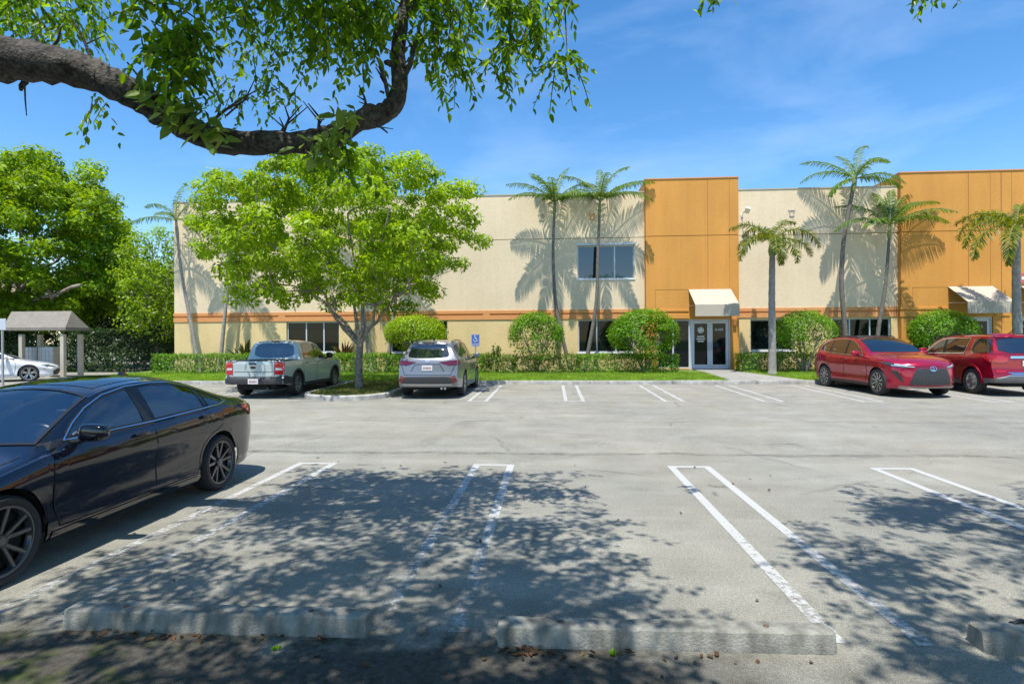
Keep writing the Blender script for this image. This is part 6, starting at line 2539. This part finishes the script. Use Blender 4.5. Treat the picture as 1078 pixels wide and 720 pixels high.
    def fin(bm):
        q = [(3.28, 1.425), (3.30, 1.47), (3.36, 1.475), (3.44, 1.405)]
        lo = [bm.verts.new(c.P(l, -.022 if z < 1.44 else -.006, z)) for l, z in q]
        hi = [bm.verts.new(c.P(l, .022 if z < 1.44 else .006, z)) for l, z in q]
        bm.faces.new(lo); bm.faces.new(hi[::-1])
        for i in range(4):
            bm.faces.new((lo[i], hi[i], hi[(i + 1) % 4], lo[(i + 1) % 4]))
    c.solid('aerial_fin', fin, paint_mat)
    c.wheels(style)
    return c

X0 = -4.955
cam_loc = (X0, (4.01 + 6.84) / 2, 0)
W_SED = dict(n=5, pair=.26, w0=.034, w1=.030, mat='rim_black', face='rim_dark', fw=.42, dep=.028, rot=.35)
sedan('sedan', cam_loc, PI, 'glossy black sedan with black spoked wheels parked nose towards the camera', black, W_SED)

# ============================================================ white sedan
p = at(60, 390, 24.6)
hd_ = R(-52)
W_WHT = dict(n=5, pair=.18, w0=.05, w1=.045, mat='rim_grey', face='satin', fw=.6, dep=.03)
white = paint('paint_white', (.72, .73, .75), 0, .3)
sedan('sedan', (p.x + math.sin(hd_) * 2.3, 24.6 - math.cos(hd_) * 2.3, gz(24)), hd_, 'white sedan seen side on in front of the mailbox shelter', white, W_WHT, detail=False, trim='trim')

# ============================================================ pickup truck
TRK = dict(L=5.07, af=.93, ar=4.01, r=.365, rim=.235, Ra=.425, tw=.235,
    zt=[(0, .92), (.1, 1.0), (.5, 1.06), (1.0, 1.10), (1.32, 1.135), (1.42, 1.17), (1.9, 1.50), (2.15, 1.64), (2.4, 1.70), (2.9, 1.742), (3.35, 1.735), (3.55, 1.715), (3.62, 1.69), (3.66, 1.60), (3.78, 1.15), (3.80, 1.115), (4.3, 1.11), (5.0, 1.115), (5.07, 1.115)],
    zb=[(0, .88), (.3, .98), (1.3, 1.06), (2.5, 1.08), (3.6, 1.10), (3.80, 1.09), (5.07, 1.095)],
    W=[(0, .84), (.3, .895), (.8, .92), (2.4, .915), (3.6, .915), (4.2, .922), (4.8, .91), (5.07, .90)],
    yr=[(0, .72), (.6, .78), (1.3, .79), (1.9, .715), (2.4, .69), (3.3, .685), (3.6, .70), (3.72, .80), (3.80, .845), (5.07, .845)],
    drop=[(0, .03), (1.3, .045), (2.0, .055), (3.3, .06), (3.62, .05), (3.76, .03), (3.82, .006), (5.07, .006)],
    prof=[(0, .945), (.10, .972), (.25, .985), (.5, .990), (.78, 1.0), (.88, .995), (1, .975)],
    zl=[(0, .28), (.5, .25), (1.5, .27), (3.4, .28), (4.5, .36), (5.07, .42)],
    ff=[(.2, .12), (.45, .02), (.7, 0), (.9, .02), (1.05, .08)],
    bf=[(.2, .06), (.5, -.02), (.60, -.02), (.63, .03), (.8, .03), (1.06, .02), (1.12, .05)], kf=.20, kb=.10, bl=.5, eb=4, bow=.015)
teal = paint('paint_pale_teal', (.42, .49, .48), .15, .4)
TLOC = (-8.84, 17.65 + (4.01 - .93) / 2, gz(18.6))
t = Car('pickup_truck', TRK, TLOC, 0, 'pale teal crew cab pickup truck seen from behind left of the tree island', 'truck', None, teal)
TD = [(1.62, 1.115), (1.80, 1.30), (2.05, 1.47), (2.30, 1.585), (2.6, 1.625), (3.1, 1.63), (3.42, 1.61), (3.50, 1.14), (2.6, 1.125)]
for sd in 'LR':
    t.patch('window_surround', [(sd, TD)], MT['trim'], .004)
    for a, b in ((1.66, 2.50), (2.62, 3.47)):
        p = clip_poly(TD, a, b)
        cx, cz = sum(q[0] for q in p) / len(p), sum(q[1] for q in p) / len(p)
        t.patch('side_window', [(sd, [(q[0] * .98 + cx * .02, q[1] * .95 + cz * .05) for q in p])], MT['car_glass'], .007)
    fd = [(1.45, .38), (1.42, .80), (1.46, 1.05), (1.62, 1.085), (2.56, 1.10), (2.57, .80), (2.56, .38)]
    arc = arch_cut(None, 0, 0, 0, 4.01, .365, .50, False)
    rd = [(2.57, .38), (2.58, .80), (2.57, 1.10), (3.55, 1.115), (3.62, .95), (3.60, .70)] + [q for q in arc if q[0] < 3.58 and q[1] < .68] + [(3.50, .38)]
    t.door(sd, fd, (2.42, 1.0), MT['trim'])
    t.door(sd, rd, (3.42, 1.0), MT['trim'])
    t.line('bed_gap', [(sd, [(3.70, 1.06), (3.68, .85)])], MT['gap'], .014, .004)
    t.patch('rocker_cladding', [(sd, [(1.38, .27), (1.38, .37), (3.52, .38), (3.54, .28)])], MT['plastic'], .012)
    t.mirror(sd, 1.72, 1.20, .90, (.24, .16, .19), MT['trim'])
    sg_ = 1 if sd == 'R' else -1
    pb = [(sg_ * .64, .70), (sg_ * .88, .70), (sg_ * .885, 1.07), (sg_ * .64, 1.07)]
    tl = t.patch('tail_light', [('B', pb), (sd, [(4.93, .70), (4.98, .70), (4.98, 1.07), (4.90, 1.07), (4.94, .9)])], MT['red_lens'], .010)
    t.patch('reversing_lamp', [('B', [(sg_ * .66, .83), (sg_ * .86, .83), (sg_ * .83, .89), (sg_ * .66, .90)])], MT['clear_lens'], .014, tl)
    t.patch('headlight', [('F', [(sg_ * .50, .82), (sg_ * .80, .82), (sg_ * .80, .97), (sg_ * .50, .97)])], MT['clear_lens'], .007)
t.arch_trim(MT['plastic'])
t.patch('windscreen', [('T', [(-.74, 1.50), (0, 1.42), (.74, 1.50), (.64, 2.14), (0, 2.20), (-.64, 2.14)])], MT['car_glass'], .006, step=.09)
t.patch('rear_window', [('B', rounded([(-.66, 1.17), (.66, 1.17), (.61, 1.63), (-.61, 1.63)], 2))], MT['car_glass'], .006)
t.patch('bed_cover', [('T', [(-.80, 3.86), (.80, 3.86), (.80, 4.98), (-.80, 4.98)])], MT['plastic'], .006, step=.1)
t.line('bed_rail', [('T', [(-.85, 3.84), (-.85, 4.92), (-.70, 5.0), (.70, 5.0), (.85, 4.92), (.85, 3.84)])], MT['plastic'], .06, .012)
tg = t.patch('tailgate', [('B', [(-.63, .645), (.63, .645), (.63, 1.09), (-.63, 1.09)])], teal, .008)
t.line('panel_gap', [('B', [(-.635, .645), (.635, .645), (.635, 1.09), (-.635, 1.09), (-.635, .645)])], MT['gap'], .012, .006, tg)
t.patch('tailgate_crease', [('B', [(-.60, .775), (.60, .775), (.60, .79), (-.60, .79)])], MT['gap'], .0095, tg)
t.patch('handle', [('B', [(-.13, 1.0), (.10, 1.0), (.10, 1.045), (-.13, 1.045)])], MT['trim'], .014, tg)
ov = [(.11 * math.cos(2 * PI * i / 20), .91 + .045 * math.sin(2 * PI * i / 20)) for i in range(20)]
t.patch('badge', [('B', ov)], MT['chrome'], .013, tg)
t.patch('badge_centre', [('B', [(a * .88, .91 + (b - .91) * .82) for a, b in ov])], MT['trim'], .0145, tg)
t.patch('rear_bumper', [('B', [(-.90, .42), (.90, .42), (.91, .60), (.80, .66), (.62, .63), (-.62, .63), (-.80, .66), (-.91, .60)]),
                        ('R', [(4.52, .40), (5.06, .43), (5.06, .68), (4.98, .69), (4.85, .60), (4.50, .60)]),
                        ('L', [(4.52, .40), (4.50, .60), (4.85, .60), (4.98, .69), (5.06, .68), (5.06, .43)])], MT['plastic'], .018)
t.plate(.50, w=.31, h=.15, x=.02)
def hitch(bm):
    boxb(bm, -.05, .05, t.off - 5.06, t.off - 4.7, .40, .47)
    tube(bm, [t.P(4.6, .38, .30), t.P(5.02, .42, .29)], .035, 10)
t.solid('exhaust', hitch, MT['dark_metal'])
t.patch('brake_light', [('B', [(-.13, 1.66), (.13, 1.66), (.13, 1.69), (-.13, 1.69)])], MT['red_dark'], .012)
t.solid('aerial', lambda bm: tube(bm, [t.P(2.95, .25, 1.735), t.P(3.0, .25, 1.765), t.P(3.16, .25, 1.90)], [.022, .012, .004], 6), MT['trim'])
t.patch('grille', [('F', [(-.48, .70), (.48, .70), (.48, .93), (-.48, .93)])], MT['plastic'], .006)
t.wheels(dict(n=5, pair=.22, w0=.05, w1=.045, mat='rim_grey', face='satin', fw=.5, dep=.03))

# ============================================================ silver SUV
SUV = dict(L=4.95, af=.97, ar=3.82, r=.375, rim=.245, Ra=.425, tw=.235,
    zt=[(0, .82), (.1, .93), (.5, 1.03), (1.0, 1.09), (1.32, 1.135), (1.42, 1.17), (1.9, 1.48), (2.2, 1.61), (2.5, 1.675), (3.0, 1.715), (3.6, 1.715), (4.2, 1.68), (4.6, 1.645), (4.95, 1.61)],
    zb=[(0, .80), (.3, .92), (1.3, 1.05), (2.5, 1.075), (3.6, 1.11), (4.3, 1.14), (4.95, 1.15)],
    W=[(0, .82), (.3, .90), (.8, .955), (1.3, .96), (2.5, .945), (3.3, .95), (3.85, .965), (4.4, .94), (4.8, .90), (4.95, .87)],
    yr=[(0, .70), (.6, .78), (1.3, .80), (1.9, .73), (2.4, .70), (3.2, .69), (4.2, .63), (4.7, .58), (4.95, .55)],
    drop=[(0, .02), (1.3, .045), (2.0, .055), (3.3, .065), (4.4, .06), (4.95, .05)],
    prof=PROF_SUV,
    zl=[(0, .27), (.5, .23), (1.5, .25), (3.4, .25), (4.4, .29), (4.95, .33)],
    ff=[(.2, .12), (.45, .02), (.65, 0), (.8, .04), (.95, .12)],
    bf=[(.2, .14), (.42, .02), (.60, .0), (.78, .045), (.95, .07), (1.12, .12), (1.3, .27), (1.5, .42), (1.6, .44)], kf=.30, kb=.20, bl=1.3, eb=3.0, bow=.02)
silver = paint('paint_silver', (.22, .23, .25), .5, .34)
s = Car('suv', SUV, (-3.62, 17.7 + (3.82 - .97) / 2, gz(18.6)), 0, 'silver grey vehicle with slanted tail lights seen from behind, right of the tree island', 'car', None, silver)
SDL = [(1.62, 1.10), (1.82, 1.29), (2.05, 1.44), (2.3, 1.555), (2.6, 1.60), (3.2, 1.615), (3.8, 1.59), (4.25, 1.54), (4.38, 1.42), (4.28, 1.215), (3.9, 1.165), (3.3, 1.13), (2.5, 1.105)]
def side_glass(c, dlo, cuts, trim='trim', mw=.012):
    for sd in 'LR':
        c.patch('window_surround', [(sd, dlo)], MT['trim'], .004)
        for a, b in cuts:
            p = clip_poly(dlo, a, b)
            cx, cz = sum(q[0] for q in p) / len(p), sum(q[1] for q in p) / len(p)
            c.patch('side_window', [(sd, [(q[0] * .98 + cx * .02, q[1] * .95 + cz * .05) for q in p])], MT['car_glass'], .007)
        if trim:
            c.line('window_moulding', [(sd, dlo + dlo[:1])], MT[trim], mw, .009)
side_glass(s, SDL, ((1.66, 2.52), (2.62, 3.50), (3.60, 4.34)), 'satin', .014)
for sd in 'LR':
    sg_ = 1 if sd == 'R' else -1
    fd = [(1.50, .32), (1.46, .75), (1.50, 1.03), (1.64, 1.075), (2.56, 1.085), (2.57, .8), (2.56, .32)]
    arc = arch_cut(None, 0, 0, 0, 3.82, .375, .48, False)
    rd = [(2.57, .32), (2.58, .8), (2.57, 1.085), (3.50, 1.115), (3.62, 1.12), (3.56, .9)] + [q for q in arc if q[0] < 3.62 and q[1] < .85] + [(3.34, .32)]
    s.door(sd, fd, (2.42, .99)); s.door(sd, rd, (3.40, 1.02))
    s.mirror(sd, 1.78, 1.18, .93, (.24, .15, .17), silver)
    pb = [(sg_ * .33, 1.05), (sg_ * .62, 1.085), (sg_ * .86, 1.09), (sg_ * .90, .98), (sg_ * .62, .955), (sg_ * .50, .99)]
    s.patch('tail_light', [('B', pb), (sd, [(4.42, 1.10), (4.62, 1.115), (4.86, 1.08), (4.86, .97), (4.7, .98)])], MT['red_dark'], .012)
    s.patch('rear_reflector', [('B', [(sg_ * .62, .62), (sg_ * .80, .66), (sg_ * .86, .50), (sg_ * .74, .42), (sg_ * .70, .53)])], MT['red_dark'], .018)
    s.patch('headlight', [('F', [(sg_ * .45, .80), (sg_ * .82, .84), (sg_ * .82, .74), (sg_ * .5, .72)])], MT['clear_lens'], .007)
s.rail((2.45, 2.6, 3.3, 4.0, 4.2), .60)
s.patch('windscreen', [('T', [(-.75, 1.52), (0, 1.42), (.75, 1.52), (.65, 2.24), (0, 2.32), (-.65, 2.24)])], MT['car_glass'], .006, step=.09)
s.patch('rear_window', [('B', rounded([(-.63, 1.20), (-.3, 1.165), (.3, 1.165), (.63, 1.20), (.50, 1.555), (-.50, 1.555)], 1))], MT['car_glass'], .007)
s.patch('rear_spoiler', [('B', [(-.53, 1.565), (.53, 1.565), (.48, 1.605), (-.48, 1.605)])], silver, .05)
s.patch('brake_light', [('B', [(-.15, 1.575), (.15, 1.575), (.15, 1.598), (-.15, 1.598)])], MT['red_dark'], .056)
s.line('tailgate_gap', [('B', [(-.78, .94), (-.68, .68), (.68, .68), (.78, .94)])], MT['gap'], .014, .005)
s.line('plate_recess', [('B', [(-.48, .80), (-.36, .99), (.36, .99), (.48, .80)])], MT['gap'], .018, .004)
s.patch('bumper_insert', [('B', [(-.70, .40), (.70, .40), (.72, .60), (.60, .63), (-.60, .63), (-.72, .60)])], MT['plastic'], .014)
s.patch('bumper_trim', [('B', [(-.72, .385), (.72, .385), (.70, .425), (-.70, .425)])], MT['satin'], .020)
ovs = [(.075 * math.cos(2 * PI * i / 18), 1.085 + .048 * math.sin(2 * PI * i / 18)) for i in range(18)]
s.patch('badge', [('B', ovs)], MT['satin'], .010)
s.plate(.885)
s.solid('exhaust', lambda bm: (tube(bm, [s.P(4.6, .50, .30), s.P(4.90, .52, .29)], .032, 10), tube(bm, [s.P(4.6, .40, .30), s.P(4.90, .42, .29)], .032, 10)), MT['satin'])
s.solid('aerial_fin', lambda bm: box(bm, tuple(s.P(3.9, 0, 1.735)), (.04, .16, .06), 0, .015), MT['trim'])
s.patch('grille', [('F', [(-.42, .50), (.42, .50), (.50, .76), (-.50, .76)])], MT['plastic'], .006)
s.wheels(dict(n=6, pair=.14, w0=.055, w1=.05, mat='rim_grey', face='satin', fw=.75, dep=.03))

# ============================================================ red crossover, nose towards the camera
RX = dict(L=4.89, af=.96, ar=3.81, r=.375, rim=.265, Ra=.42, tw=.235,
    zt=[(0, .89), (.08, .955), (.4, 1.055), (.9, 1.12), (1.3, 1.165), (1.42, 1.195), (1.9, 1.46), (2.25, 1.60), (2.55, 1.665), (3.0, 1.695), (3.5, 1.685), (4.0, 1.63), (4.35, 1.545), (4.6, 1.42), (4.78, 1.20), (4.89, 1.08)],
    zb=[(0, .855), (.3, .955), (1.0, 1.03), (1.5, 1.06), (2.5, 1.07), (3.4, 1.10), (4.1, 1.16), (4.6, 1.12), (4.89, 1.0)],
    W=[(0, .74), (.25, .86), (.7, .945), (1.0, .96), (1.5, .945), (2.5, .935), (3.3, .95), (3.85, .96), (4.4, .92), (4.89, .78)],
    yr=[(0, .60), (.5, .70), (1.3, .77), (1.9, .705), (2.4, .67), (3.2, .655), (4.0, .635), (4.6, .64), (4.89, .58)],
    drop=[(0, .02), (.5, .035), (1.3, .04), (2.0, .055), (3.3, .065), (4.2, .06), (4.7, .04), (4.89, .03)],
    prof=[(0, .94), (.08, .972), (.2, .980), (.40, .972), (.58, .985), (.74, 1.0), (.86, .992), (.95, .975), (1, .955)],
    zl=[(0, .25), (.5, .22), (1.5, .25), (3.4, .26), (4.4, .29), (4.89, .36)],
    ff=[(.2, .10), (.32, .02), (.5, 0), (.70, .01), (.86, .04), (.98, .10)],
    bf=[(.2, .16), (.45, .02), (.7, .0), (.9, .04), (1.1, .08)], kf=.42, kb=.24, fl=.95, ef=2.2, bow=.02)
red = paint('paint_crimson', (.36, .005, .032), .40, .24)
red2 = paint('paint_dark_red', (.29, .005, .020), .30, .24)
RLOC = (10.46, 17.95 + (3.81 - .96) / 2, gz(18.8))
c = Car('crossover', RX, RLOC, PI + .062, 'crimson crossover with a big mesh grille parked nose towards the camera', 'car', None, red)
RDL = [(1.72, 1.085), (1.95, 1.27), (2.2, 1.42), (2.45, 1.53), (2.75, 1.58), (3.2, 1.59), (3.7, 1.55), (4.05, 1.47), (4.22, 1.36), (4.12, 1.235), (3.8, 1.17), (3.2, 1.125), (2.5, 1.10)]
side_glass(c, RDL, ((1.80, 2.62), (2.70, 3.52), (3.58, 4.16)), 'satin', .014)
for sd in 'LR':
    sg_ = 1 if sd == 'R' else -1
    fd = [(1.52, .34), (1.46, .70), (1.50, 1.02), (1.70, 1.06), (2.66, 1.08), (2.67, .8), (2.66, .34)]
    arc = arch_cut(None, 0, 0, 0, 3.81, .375, .47, False)
    rd = [(2.67, .34), (2.68, .8), (2.67, 1.08), (3.55, 1.115), (3.70, 1.13), (3.62, .9)] + [q for q in arc if q[0] < 3.66 and q[1] < .85] + [(3.36, .34)]
    c.door(sd, fd, (2.50, .985)); c.door(sd, rd, (3.46, 1.02))
    c.patch('rocker_cladding', [(sd, [(1.40, .255), (1.40, .315), (3.36, .325), (3.40, .265)])], MT['plastic'], .010)
    c.mirror(sd, 1.86, 1.16, .90, (.25, .15, .16), red)
    hl = c.patch('headlight', [('F', [(sg_ * .40, .81), (sg_ * .62, .875), (sg_ * .86, .92), (sg_ * .87, .835), (sg_ * .60, .785)]), (sd, [(.45, .83), (.80, .935), (.62, .945), (.40, .905)])], MT['dark_lens'], .008)
    c.patch('lamp_strip', [('F', [(sg_ * .44, .81), (sg_ * .85, .848), (sg_ * .85, .863), (sg_ * .44, .827)]), ('F', [(sg_ * .56, .84), (sg_ * .80, .875), (sg_ * .80, .90), (sg_ * .60, .865)])], MT['clear_lens'], .013, hl)
    c.patch('bumper_duct', [('F', [(sg_ * .66, .43), (sg_ * .72, .43), (sg_ * .87, .72), (sg_ * .78, .72)])], MT['plastic'], .007)
    c.patch('tail_light', [('B', [(sg_ * .2, .98), (sg_ * .8, .98), (sg_ * .8, 1.04), (sg_ * .2, 1.02)]), (sd, [(4.45, 1.0), (4.7, 1.0), (4.7, 1.06), (4.5, 1.07)])], MT['red_lens'], .008)
c.rail((2.5, 2.65, 3.2, 3.7, 3.85), .575)
c.patch('windscreen', [('T', [(-.74, 1.54), (-.4, 1.45), (0, 1.42), (.4, 1.45), (.74, 1.54), (.63, 2.28), (.3, 2.34), (0, 2.36), (-.3, 2.34), (-.63, 2.28)])], MT['car_glass'], .006, step=.09)
c.patch('roof_panel', [('T', [(-.60, 2.42), (.60, 2.42), (.58, 3.6), (-.58, 3.6)])], MT['trim'], .004, step=.09)
c.line('bonnet_gap', [('T', [(-.76, 1.40), (-.74, .9), (-.62, .45)]), ('T', [(.76, 1.40), (.74, .9), (.62, .45)])], MT['gap'], .012, .004)
c.line('bonnet_gap', [('F', [(-.40, .825), (0, .845), (.40, .825)])], MT['gap'], .012, .005)
gp_ = [(-.40, .785), (.40, .785), (.46, .66), (.54, .42), (.56, .37), (.52, .335), (-.52, .335), (-.56, .37), (-.54, .42), (-.46, .66)]
gr_ = c.patch('grille', [('F', gp_)], MT['plastic'], .006, step=.05)
bmg = bmesh.new()
for row in range(10):
    z = .36 + row * .042
    hw = .53 - .13 * max(0, (z - .42)) / .36 - .04
    n_ = int(hw * 2 / .075)
    for i in range(n_):
        x = -hw + (i + .5 + (.25 if row % 2 else -.25)) * (2 * hw / n_)
        a, b = .030, .012
        c.patch_bm(bmg, [(x - a, z + b * .5), (x - a * .2, z - b), (x + a * .2, z - b), (x + a, z + b * .5), (x + a * .2, z - b * .2), (x - a * .2, z - b * .2)], 'F', .013, .2)
obj('grille_mesh', bmg, MT['rim_grey'], gr_)
c.line('lower_trim', [('F', [(-.74, .30), (-.5, .285), (.5, .285), (.74, .30)])], MT['satin'], .022, .014)
c.patch('lower_bumper', [('F', [(-.72, .225), (.72, .225), (.74, .27), (-.74, .27)])], MT['plastic'], .010)
ovl = [(.085 * math.cos(2 * PI * i / 24), .775 + .062 * math.sin(2 * PI * i / 24)) for i in range(25)]
c.root.scale = (1.03, 1.03, 1.045)
bd = c.line('badge', [('F', ovl), ('F', [(.03, .823), (-.03, .75), (.055, .75)])], MT['chrome'], .014, .020)
c.wheels(dict(n=10, pair=.10, w0=.022, w1=.026, mat='rim_black', face='satin', fw=.75, dep=.028))

# ============================================================ dark red SUV, tail towards the camera
TER = dict(L=4.71, af=.93, ar=3.79, r=.365, rim=.225, Ra=.42, tw=.235,
    zt=[(0, .90), (.08, .98), (.5, 1.06), (1.0, 1.10), (1.25, 1.13), (1.36, 1.17), (1.8, 1.47), (2.05, 1.60), (2.3, 1.66), (2.8, 1.70), (3.5, 1.70), (4.2, 1.68), (4.71, 1.645)],
    zb=[(0, .88), (.3, .98), (1.3, 1.06), (2.5, 1.09), (3.6, 1.11), (4.71, 1.13)],
    W=[(0, .80), (.3, .88), (.8, .925), (2.4, .905), (3.3, .91), (3.8, .93), (4.4, .91), (4.71, .87)],
    yr=[(0, .70), (.6, .77), (1.25, .79), (1.8, .72), (2.3, .695), (3.2, .69), (4.2, .67), (4.71, .645)],
    drop=[(0, .03), (1.3, .045), (2.0, .055), (3.3, .065), (4.71, .055)],
    prof=PROF_SUV,
    zl=[(0, .28), (.5, .25), (1.5, .27), (3.4, .27), (4.3, .32), (4.71, .36)],
    ff=[(.2, .12), (.45, .02), (.7, 0), (.9, .03), (1.05, .1)],
    bf=[(.2, .10), (.45, -.01), (.58, .0), (.72, .05), (.95, .06), (1.12, .08), (1.3, .18), (1.55, .32), (1.66, .34)], kf=.25, kb=.17, bl=1.1, eb=3.2, bow=.018)
g = Car('suv', TER, (13.50, 18.35 - (3.79 - .93) / 2 + (3.79 - .93), gz(19.2)), 0, 'dark red vehicle with chrome tailgate strip cut off by the right edge', 'car', None, red2)
GDL = [(1.56, 1.115), (1.78, 1.29), (2.0, 1.43), (2.25, 1.54), (2.6, 1.58), (3.3, 1.585), (3.52, 1.575), (3.40, 1.14), (2.5, 1.12)]
side_glass(g, GDL, ((1.60, 2.44), (2.54, 3.46)), 'chrome', .02)
GQ = [(3.72, 1.575), (4.30, 1.545), (4.42, 1.17), (3.78, 1.145), (3.66, 1.2)]
for sd in 'LR':
    sg_ = 1 if sd == 'R' else -1
    g.patch('quarter_window', [(sd, GQ)], MT['car_glass'], .006)
    g.line('window_moulding', [(sd, GQ[3:] + GQ[:1])], MT['chrome'], .016, .010)
    fd = [(1.42, .36), (1.40, .75), (1.44, 1.05), (1.58, 1.085), (2.48, 1.10), (2.49, .8), (2.48, .36)]
    arc = arch_cut(None, 0, 0, 0, 3.79, .365, .48, False)
    rd = [(2.49, .36), (2.50, .8), (2.49, 1.10), (3.44, 1.12), (3.56, 1.0), (3.52, .85)] + [q for q in arc if q[0] < 3.56 and q[1] < .80] + [(3.32, .36)]
    g.door(sd, fd, (2.34, .99)); g.door(sd, rd, (3.30, 1.0))
    g.patch('rocker_cladding', [(sd, [(1.38, .27), (1.38, .40), (3.34, .40), (3.36, .27)])], MT['plastic'], .012)
    g.mirror(sd, 1.70, 1.20, .89, (.22, .15, .18), red2)
    g.patch('tail_light', [('B', [(sg_ * .50, .97), (sg_ * .62, 1.09), (sg_ * .86, 1.10), (sg_ * .88, .93), (sg_ * .66, .90), (sg_ * .54, .92)]), (sd, [(4.22, 1.10), (4.62, 1.105), (4.62, .92), (4.42, .93), (4.28, 1.02)])], MT['red_lens'], .016)
    g.patch('rear_reflector', [('B', [(sg_ * .56, .64), (sg_ * .78, .64), (sg_ * .80, .70), (sg_ * .60, .69)])], MT['red_lens'], .010)
    g.patch('headlight', [('F', [(sg_ * .5, .84), (sg_ * .78, .84), (sg_ * .78, .99), (sg_ * .5, .99)])], MT['clear_lens'], .007)
g.arch_trim(red2, .06, .018)
g.rail((2.3, 2.45, 3.3, 4.1, 4.25), .60)
g.patch('windscreen', [('T', [(-.74, 1.44), (0, 1.36), (.74, 1.44), (.65, 2.06), (0, 2.12), (-.65, 2.06)])], MT['car_glass'], .006, step=.09)
g.patch('rear_window', [('B', rounded([(-.69, 1.16), (.69, 1.16), (.62, 1.575), (-.62, 1.575)], 1))], MT['car_glass'], .007)
g.patch('rear_spoiler', [('B', [(-.63, 1.59), (.63, 1.59), (.60, 1.64), (-.60, 1.64)])], red2, .06)
g.patch('chrome_strip', [('B', [(-.46, 1.02), (.46, 1.02), (.44, 1.08), (-.44, 1.08)])], MT['chrome'], .022)
g.line('chrome_lines', [('B', [(-.52, .63), (.52, .63)]), ('B', [(-.46, .595), (.46, .595)])], MT['chrome'], .022, .014)
MT['grey_clad'] = M('grey_cladding', (.10, .10, .10), .6)
g.patch('rear_bumper', [('B', [(-.86, .36), (.86, .36), (.87, .47), (.60, .51), (.52, .545), (-.52, .545), (-.60, .51), (-.87, .47)]), ('R', [(4.28, .33), (4.66, .36), (4.66, .47), (4.26, .47)]), ('L', [(4.28, .33), (4.26, .47), (4.66, .47), (4.66, .36)])], MT['grey_clad'], .016)
g.line('bumper_trim', [('B', [(-.80, .475), (-.60, .52), (-.52, .555), (.52, .555), (.60, .52), (.80, .475)])], MT['chrome'], .014, .020)
g.plate(.885)
g.solid('aerial', lambda bm: tube(bm, [g.P(3.9, .05, 1.69), g.P(3.94, .05, 1.715), g.P(4.16, .05, 1.86)], [.03, .015, .004], 6), MT['trim'])
g.patch('grille', [('F', [(-.42, .62), (.42, .62), (.42, .95), (-.42, .95)])], MT['plastic'], .006)
g.wheels(dict(n=6, pair=.0, w0=.11, w1=.13, mat='satin', dep=.03, rot=.26))
g.root.scale = (1.02, 1.02, 1.05)
